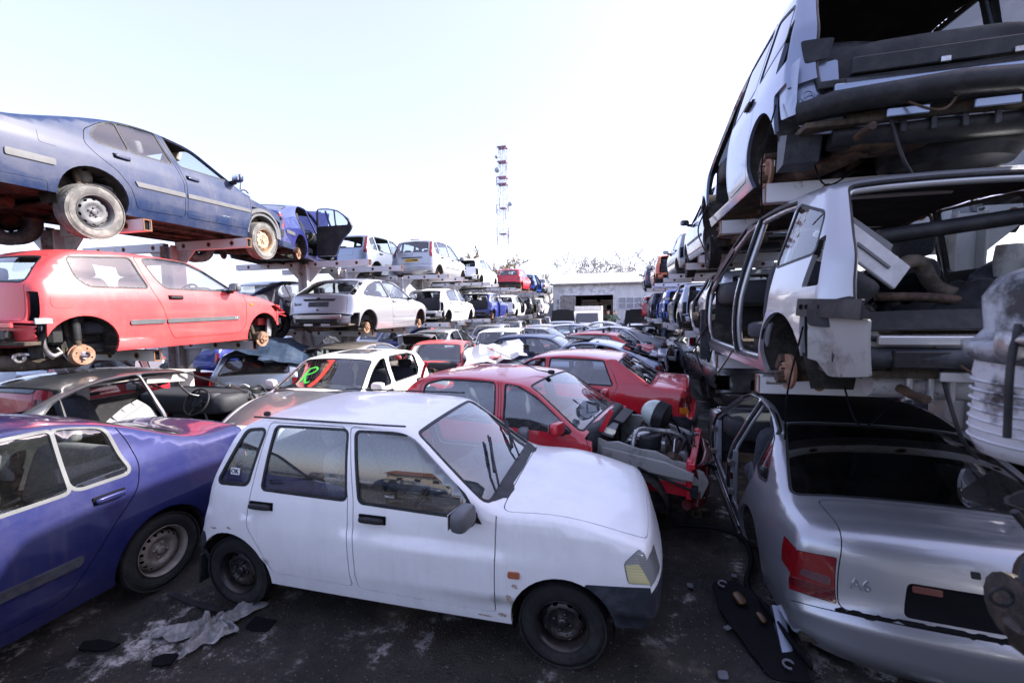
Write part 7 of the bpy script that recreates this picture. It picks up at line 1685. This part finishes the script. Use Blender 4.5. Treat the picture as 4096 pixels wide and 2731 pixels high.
add(sh_, 'frame', lambda mb: [mb.box((x, 0, 1.6), (.10, .10, 3.2), SHELFM) for x in (-1.55, .25, 1.6)]+[mb.box((0, 0, z), (3.2, .6, .09), SHELFM) for z in (.9, 1.75, 2.6)])
add(sh_, 'back_sheet', lambda mb: mb.box((0, .9, 1.9), (3.1, .03, 1.9), plain('translucent_back_sheet', (.70, .66, .60), .9)))
rng = random.Random(8)
for k in range(9):
    mb = MB(); x = -1.15+.78*(k % 4) if k < 8 else .2; z = (.95, 1.80)[k//4] if k < 8 else 2.65
    blob(mb, (0, 0, .26), (.42+.1*rng.random(), .4, .50), EMPTYK, .6, rot=(0, rng.uniform(-.2, .2), 0), n=8, k=10); blob(mb, (.1, 0, .42), (.3, .3, .2), RUSTD, .7, n=6, k=8)
    o = mb.build('stored_engine'); tag(o, 'dark engine stored on the shelf inside the shed', 'engine', 'engines on the shed shelf'); o.location = ((D0+D1)/2+.2+x, SY+2.35, z)
lean = thing('lean_to', 'dark lean-to with white end panel left of the shed', 'shed', (-8.6, 38.5, 0))
add(lean, 'wall', lambda mb: (mb.box((.55, 0, 2.15), (1.0, .10, 4.3), PANELW), mb.box((-2.2, 5, 2.1), (6.5, .12, 4.2), SHEDW), mb.box((1.12, 3, 2.1), (.10, 6, 4.2), plain('dark_boards', (.05, .05, .055), .9))))
add(lean, 'roof', lambda mb: (mb.prism([(-.3, 4.95), (6, 4.0), (6, 3.9), (-.3, 4.85)], -5.5, 1.5, plain('grey_sheet_roof', (.16, .16, .17), .8), fr=lambda p: (p[1], p[0], p[2])), mb.box((-2, -.28, 4.88), (7.0, .05, .14), WOODD)))
# two people by the doorway
def person(x, y, rz, label, arm):
    joints = {'pelvis': (0, 0, .95, .15), 'waist': (0, .02, 1.12, .14), 'chest': (0, .05, 1.34, .165), 'neck': (0, .07, 1.52, .065), 'head0': (0, .10, 1.60, .075), 'head1': (0, .11, 1.70, .105), 'top': (0, .10, 1.77, .08)}
    bones = [('pelvis', 'waist'), ('waist', 'chest'), ('chest', 'neck'), ('neck', 'head0'), ('head0', 'head1'), ('head1', 'top')]
    for s, g in (('l', -1), ('r', 1)):
        joints.update({'sh'+s: (g*.19, .05, 1.44, .075), 'el'+s: (g*.25, .06+arm*.12, 1.18, .052), 'wr'+s: (g*.20, .12+arm*.30, 1.02+arm*.16, .036), 'ha'+s: (g*.18, .15+arm*.36, .95+arm*.2, .042),
                       'hi'+s: (g*.10, 0, .90, .10), 'kn'+s: (g*.11, .03, .50, .068), 'an'+s: (g*.11, -.02, .10, .045), 'to'+s: (g*.12, .14, .04, .04)})
        bones += [('chest', 'sh'+s), ('sh'+s, 'el'+s), ('el'+s, 'wr'+s), ('wr'+s, 'ha'+s), ('pelvis', 'hi'+s), ('hi'+s, 'kn'+s), ('kn'+s, 'an'+s), ('an'+s, 'to'+s)]
    ks = list(joints); me = bpy.data.meshes.new('person'); me.from_pydata([joints[k][:3] for k in ks], [(ks.index(a), ks.index(b)) for a, b in bones], [])
    o = bpy.data.objects.new('person', me); COL.objects.link(o); md = o.modifiers.new('skin', 'SKIN'); 
    if not me.skin_vertices: me.skin_vertices.new() if hasattr(me.skin_vertices, 'new') else None
    bm = bmesh.new(); bm.from_mesh(me); lay = bm.verts.layers.skin.verify(); bm.verts.ensure_lookup_table()
    for i, k in enumerate(ks): bm.verts[i][lay].radius = (joints[k][3], joints[k][3]); bm.verts[i][lay].use_root = (i == 0)
    bm.to_mesh(me); bm.free()
    o.modifiers.new('sub', 'SUBSURF').levels = 2; o.modifiers['sub'].render_levels = 2
    dg = bpy.context.evaluated_depsgraph_get(); m2 = bpy.data.meshes.new_from_object(o.evaluated_get(dg)); o.modifiers.clear(); o.data = m2
    m2.materials.clear(); [m2.materials.append(m) for m in (GREENJ, DENIM, SKIN)]
    for p in m2.polygons:
        c = p.center; p.material_index = 2 if (c.z > 1.55 or (abs(c.x) > .12 and abs(c.y) > .10+arm*.3 and .88 < c.z < 1.2 and c.z < 1.0+arm*.15)) else (1 if c.z < .92 else 0); p.use_smooth = True
    o.location = (x, y, 0); o.rotation_euler = (0, 0, rz); tag(o, label, 'person')
    add(o, 'hair', lambda mb: blob(mb, (0, .075, 1.755), (.20, .22, .16), plain('dark_hair', (.03, .022, .018), .8), .9, n=8, k=12))
    add(o, 'face', lambda mb: (blob(mb, (0, .215, 1.665), (.025, .03, .04), SKIN, .9, n=6, k=8), [blob(mb, (g*.035, .205, 1.695), (.022, .01, .012), EMPTYK, .9, n=5, k=6) for g in (1, -1)], mb.box((0, .205, 1.625), (.045, .008, .01), REDK)))
    return o
person(-.62, 33.6, 2.6, 'person in dark green jacket bending beside the shed doorway', .6)
person(-.22, 32.6, -2.4, 'person in dark clothes with arms forward left of the navy bonnet', 1.0)

# lattice radio mast
TWR = plain('mast_grey', (.40, .37, .42), .6); TWP = plain('mast_violet_red', (.48, .33, .42), .6)
TX, TY = -23.8, 90.0
tw = thing('radio_mast', 'tall lattice radio mast with dishes and platforms behind the yard', 'mast', (TX, TY, 0))
def f(mb):
    hw = lambda z: np.interp(z, [0, 14, 24, 28, 36.5], [3.4, 2.35, 2.1, 1.5, 1.35])*.5
    for i, (a, b) in enumerate(((1, 1), (1, -1), (-1, -1), (-1, 1))):
        zs = np.linspace(0, 36.5, 24); mb.tube([(a*hw(z), b*hw(z), z) for z in zs], .045, TWR, 5)
    zs = np.linspace(0, 36, 37)
    for z0, z1 in zip(zs[:-1], zs[1:]):
        c = [(1, 1), (1, -1), (-1, -1), (-1, 1)]
        for k in range(4):
            a, b = c[k], c[(k+1) % 4]; fl = int(z0) % 2
            p, q = (a, b) if fl else (b, a); mb.tube([(p[0]*hw(z0), p[1]*hw(z0), z0), (q[0]*hw(z1), q[1]*hw(z1), z1)], .020, TWR, 4); mb.tube([(a[0]*hw(z1), a[1]*hw(z1), z1), (b[0]*hw(z1), b[1]*hw(z1), z1)], .015, TWR, 4)
    mb.tube([(0, 0, 0), (0, 0, 36.8)], .06, TWR, 6)
add(tw, 'lattice', f)
for z, w_ in ((18, 1.5), (23.4, 1.4), (28.4, 2.0), (29.8, 2.0), (33.0, 1.95), (36.0, 1.95)):
    def f(mb, z=z, w_=w_):
        mb.box((0, 0, z), (w_, w_, .16), TWP); [mb.tube([(a*w_/2, b*w_/2, z-.8), (a*w_/2, b*w_/2, z+.9)], .04, TWR, 5) for a in (-1, 0, 1) for b in (-1, 1)]
    add(tw, 'platform', f)
for (x, z, r_) in ((-1.0, 31.2, .55), (-1.1, 33.9, .35), (1.75, 24.0, .45)):
    add(tw, 'dish', lambda mb, x=x, z=z, r_=r_: (mb.lathe([(.02, .25), (r_*.6, .12), (r_, -.05), (r_, -.3), (.05, -.35)], plain('dish_grey', (.42, .48, .50), .5), 20, c=(x, -.8, z), sharp=False), mb.tube([(x, -.6, z), (x*.5, 0, z)], .05, TWR, 5)))
for k, (x, z) in enumerate([(-1.3, 18.5), (1.3, 18.3), (-1.3, 23.2), (1.3, 23.4), (-.6, 24.6), (.6, 22.0), (-1.25, 16.5), (1.25, 16.8), (-1.2, 29), (1.0, 32)]):
    add(tw, 'panel_antenna', lambda mb, x=x, z=z: (mb.box((x, -.7, z), (.16, .12, 1.9), TWR), mb.tube([(x, -.7, z), (x*.6, -.3, z)], .03, TWR, 4)))

BARK = plain('golden_twig_bark', (.20, .135, .06), .9, c2=(.12, .085, .045), scale=4); BARKG = plain('grey_twig_bark', (.24, .215, .20), .9)
def bare_tree(name, label, x, y, h, spread, seed, m, levels=5, trunk=.16, lean=0.6, twig=.012, z0=0, seeds=0):
    rng = random.Random(seed); t = thing(name, label, 'tree', (x, y, z0)); tk = MB(); cr = MB()
    def grow(p, d, L, r, lv):
        pts = [p]; n = 4
        for k in range(n):
            d = (d+Vector((rng.uniform(-1, 1), rng.uniform(-1, 1), rng.uniform(-.6, .8)))*.22).normalized(); p = p+d*(L/n); pts.append(p)
        (tk if lv == 0 else cr).tube(pts, [r*(1-.45*k/n) for k in range(n+1)], m, 6 if lv < 2 else (4 if lv < 4 else 3), False)
        if lv >= levels:
            if seeds and rng.random() < .6: blob(cr, p, (.10, .10, .16), BARKG, 1, n=3, k=4)
            return
        for k in range(rng.choice((2, 3, 3)) if lv else 5):
            a = rng.uniform(0, 2*pi); b = rng.uniform(.35, .95)*(spread if lv < 2 else 1)
            ax = d.orthogonal().normalized(); ax.rotate(Matrix.Rotation(a, 3, d)); nd = (d*cos(b)+ax*sin(b)); nd.z += .10
            i = rng.randint(2, 4); grow(pts[i], nd.normalized(), L*rng.uniform(.55, .80), max(twig, r*rng.uniform(.45, .62)), lv+1)
    grow(Vector((0, 0, 0)), Vector((rng.uniform(-.1, .1), 0, 1)), h*.34, trunk, 0)
    top = max(v[2] for v in cr.V); k = h/top
    for mb in (tk, cr): mb.V = [(v[0]*k, v[1]*k, v[2]*k) for v in mb.V]
    tk.build('trunk', t); cr.build('crown', t); return t
bare_tree('willow_tree', 'bare tree with golden twigs below the radio mast', -15.2, 62, 10.9, 1.35, 4, BARK, 6, .42, twig=.055)
bare_tree('bare_tree', 'bare grey tree with seed pods above the shed roof, left one', -3.4, 56, 9.6, .9, 11, BARKG, 5, .12, twig=.028, seeds=1)
bare_tree('bare_tree', 'bare grey tree with seed pods above the middle of the shed roof', .3, 57, 10.2, .9, 15, BARKG, 5, .12, twig=.028, seeds=1)
bare_tree('bare_tree', 'bare grey tree with seed pods above the right of the shed roof', 3.6, 56, 9.4, .9, 21, BARKG, 5, .12, twig=.028, seeds=1)
for k, (x, y, h) in enumerate([(-27, 66, 9), (-32, 60, 10), (-12, 64, 7), (-9.5, 60, 7.5), (-38, 58, 12), (-24, 62, 8)]):
    bare_tree('thin_bare_tree', ['slim bare tree left of the willow', 'bare tree behind the silver tall hatchback', 'low bare tree right of the willow', 'slim bare tree behind the lean-to', 'bare tree seen below the top left rack', 'low bare tree behind the white hatchback on top'][k], x, y, h, .9, 30+k, BARKG, 4, .13, twig=.04)
# far line of wall at the end of the yard and behind the left racks
fw = MB(); fw.box((-30, 48, 1.3), (46, .15, 2.6), plain('distant_grey_wall', (.30, .30, .31), .9)); tag(fw.build('yard_wall'), 'long grey boundary wall behind the racks', 'wall')
fw = MB(); fw.box((7.6, 22, 1.2), (.15, 60, 2.4), plain('distant_grey_wall', (.30, .30, .31), .9)); tag(fw.build('yard_wall'), 'grey boundary wall behind the right stacks', 'wall')

# ================================================================== across the yard behind the viewer (seen mirrored in the car windows)
b_ = thing('cream_building', 'long cream building with red roof mirrored in the white mini windows', 'building', (-20, -78, 0))
add(b_, 'wall', lambda mb: (mb.box((0, 0, 2.6), (46, 9, 5.2), plain('cream_wall', (.50, .46, .38), .9))))
add(b_, 'roof', lambda mb: mb.prism([(-5.2, 5.2), (5.2, 5.2), (0, 7.4)], -23.6, 23.6, plain('red_tile_roof', (.15, .065, .045), .9), fr=lambda p: (p[1], p[0], p[2])))
for k in range(11): add(b_, 'window', lambda mb, k=k: mb.box((-20+4*k, 4.51, 3.0), (1.3, .04, 1.5), EMPTYK))
lm = thing('light_mast', 'tall floodlight mast mirrored in the white mini front window', 'lamp', (2.5, -55, 0))
add(lm, 'pole', lambda mb: mb.tube([(0, 0, 0), (0, 0, 11)], .10, TWR, 8)); add(lm, 'lamp_head', lambda mb: mb.box((0, 0, 11), (1.8, .3, .4), TWR))
for k, (x, m_, lab) in enumerate([(-13.5, SILVER, 'silver hatchback of the row mirrored in the windows'), (-9.6, NAVY, 'navy hatchback of the row mirrored in the windows'), (-5.4, WHITE, 'white hatchback of the row mirrored in the windows'), (-1.2, GREY, 'grey hatchback of the row mirrored in the windows'), (3.2, BLUE, 'blue hatchback of the row mirrored in the windows')]):
    car('parked_hatchback', lab, 'car', 'compact_hatch', m_, (x, -15.5+.4*k, 0), .12*(k % 3-1), wheels=STEEL_B, step=.14, group='cars parked behind the viewer', seats=0, dash=False)

fw = MB(); fw.box((-22, 18, 1.2), (.15, 60, 2.4), plain('distant_grey_wall', (.30, .30, .31), .9)); tag(fw.build('yard_wall'), 'low grey boundary wall left of the outermost row', 'wall')
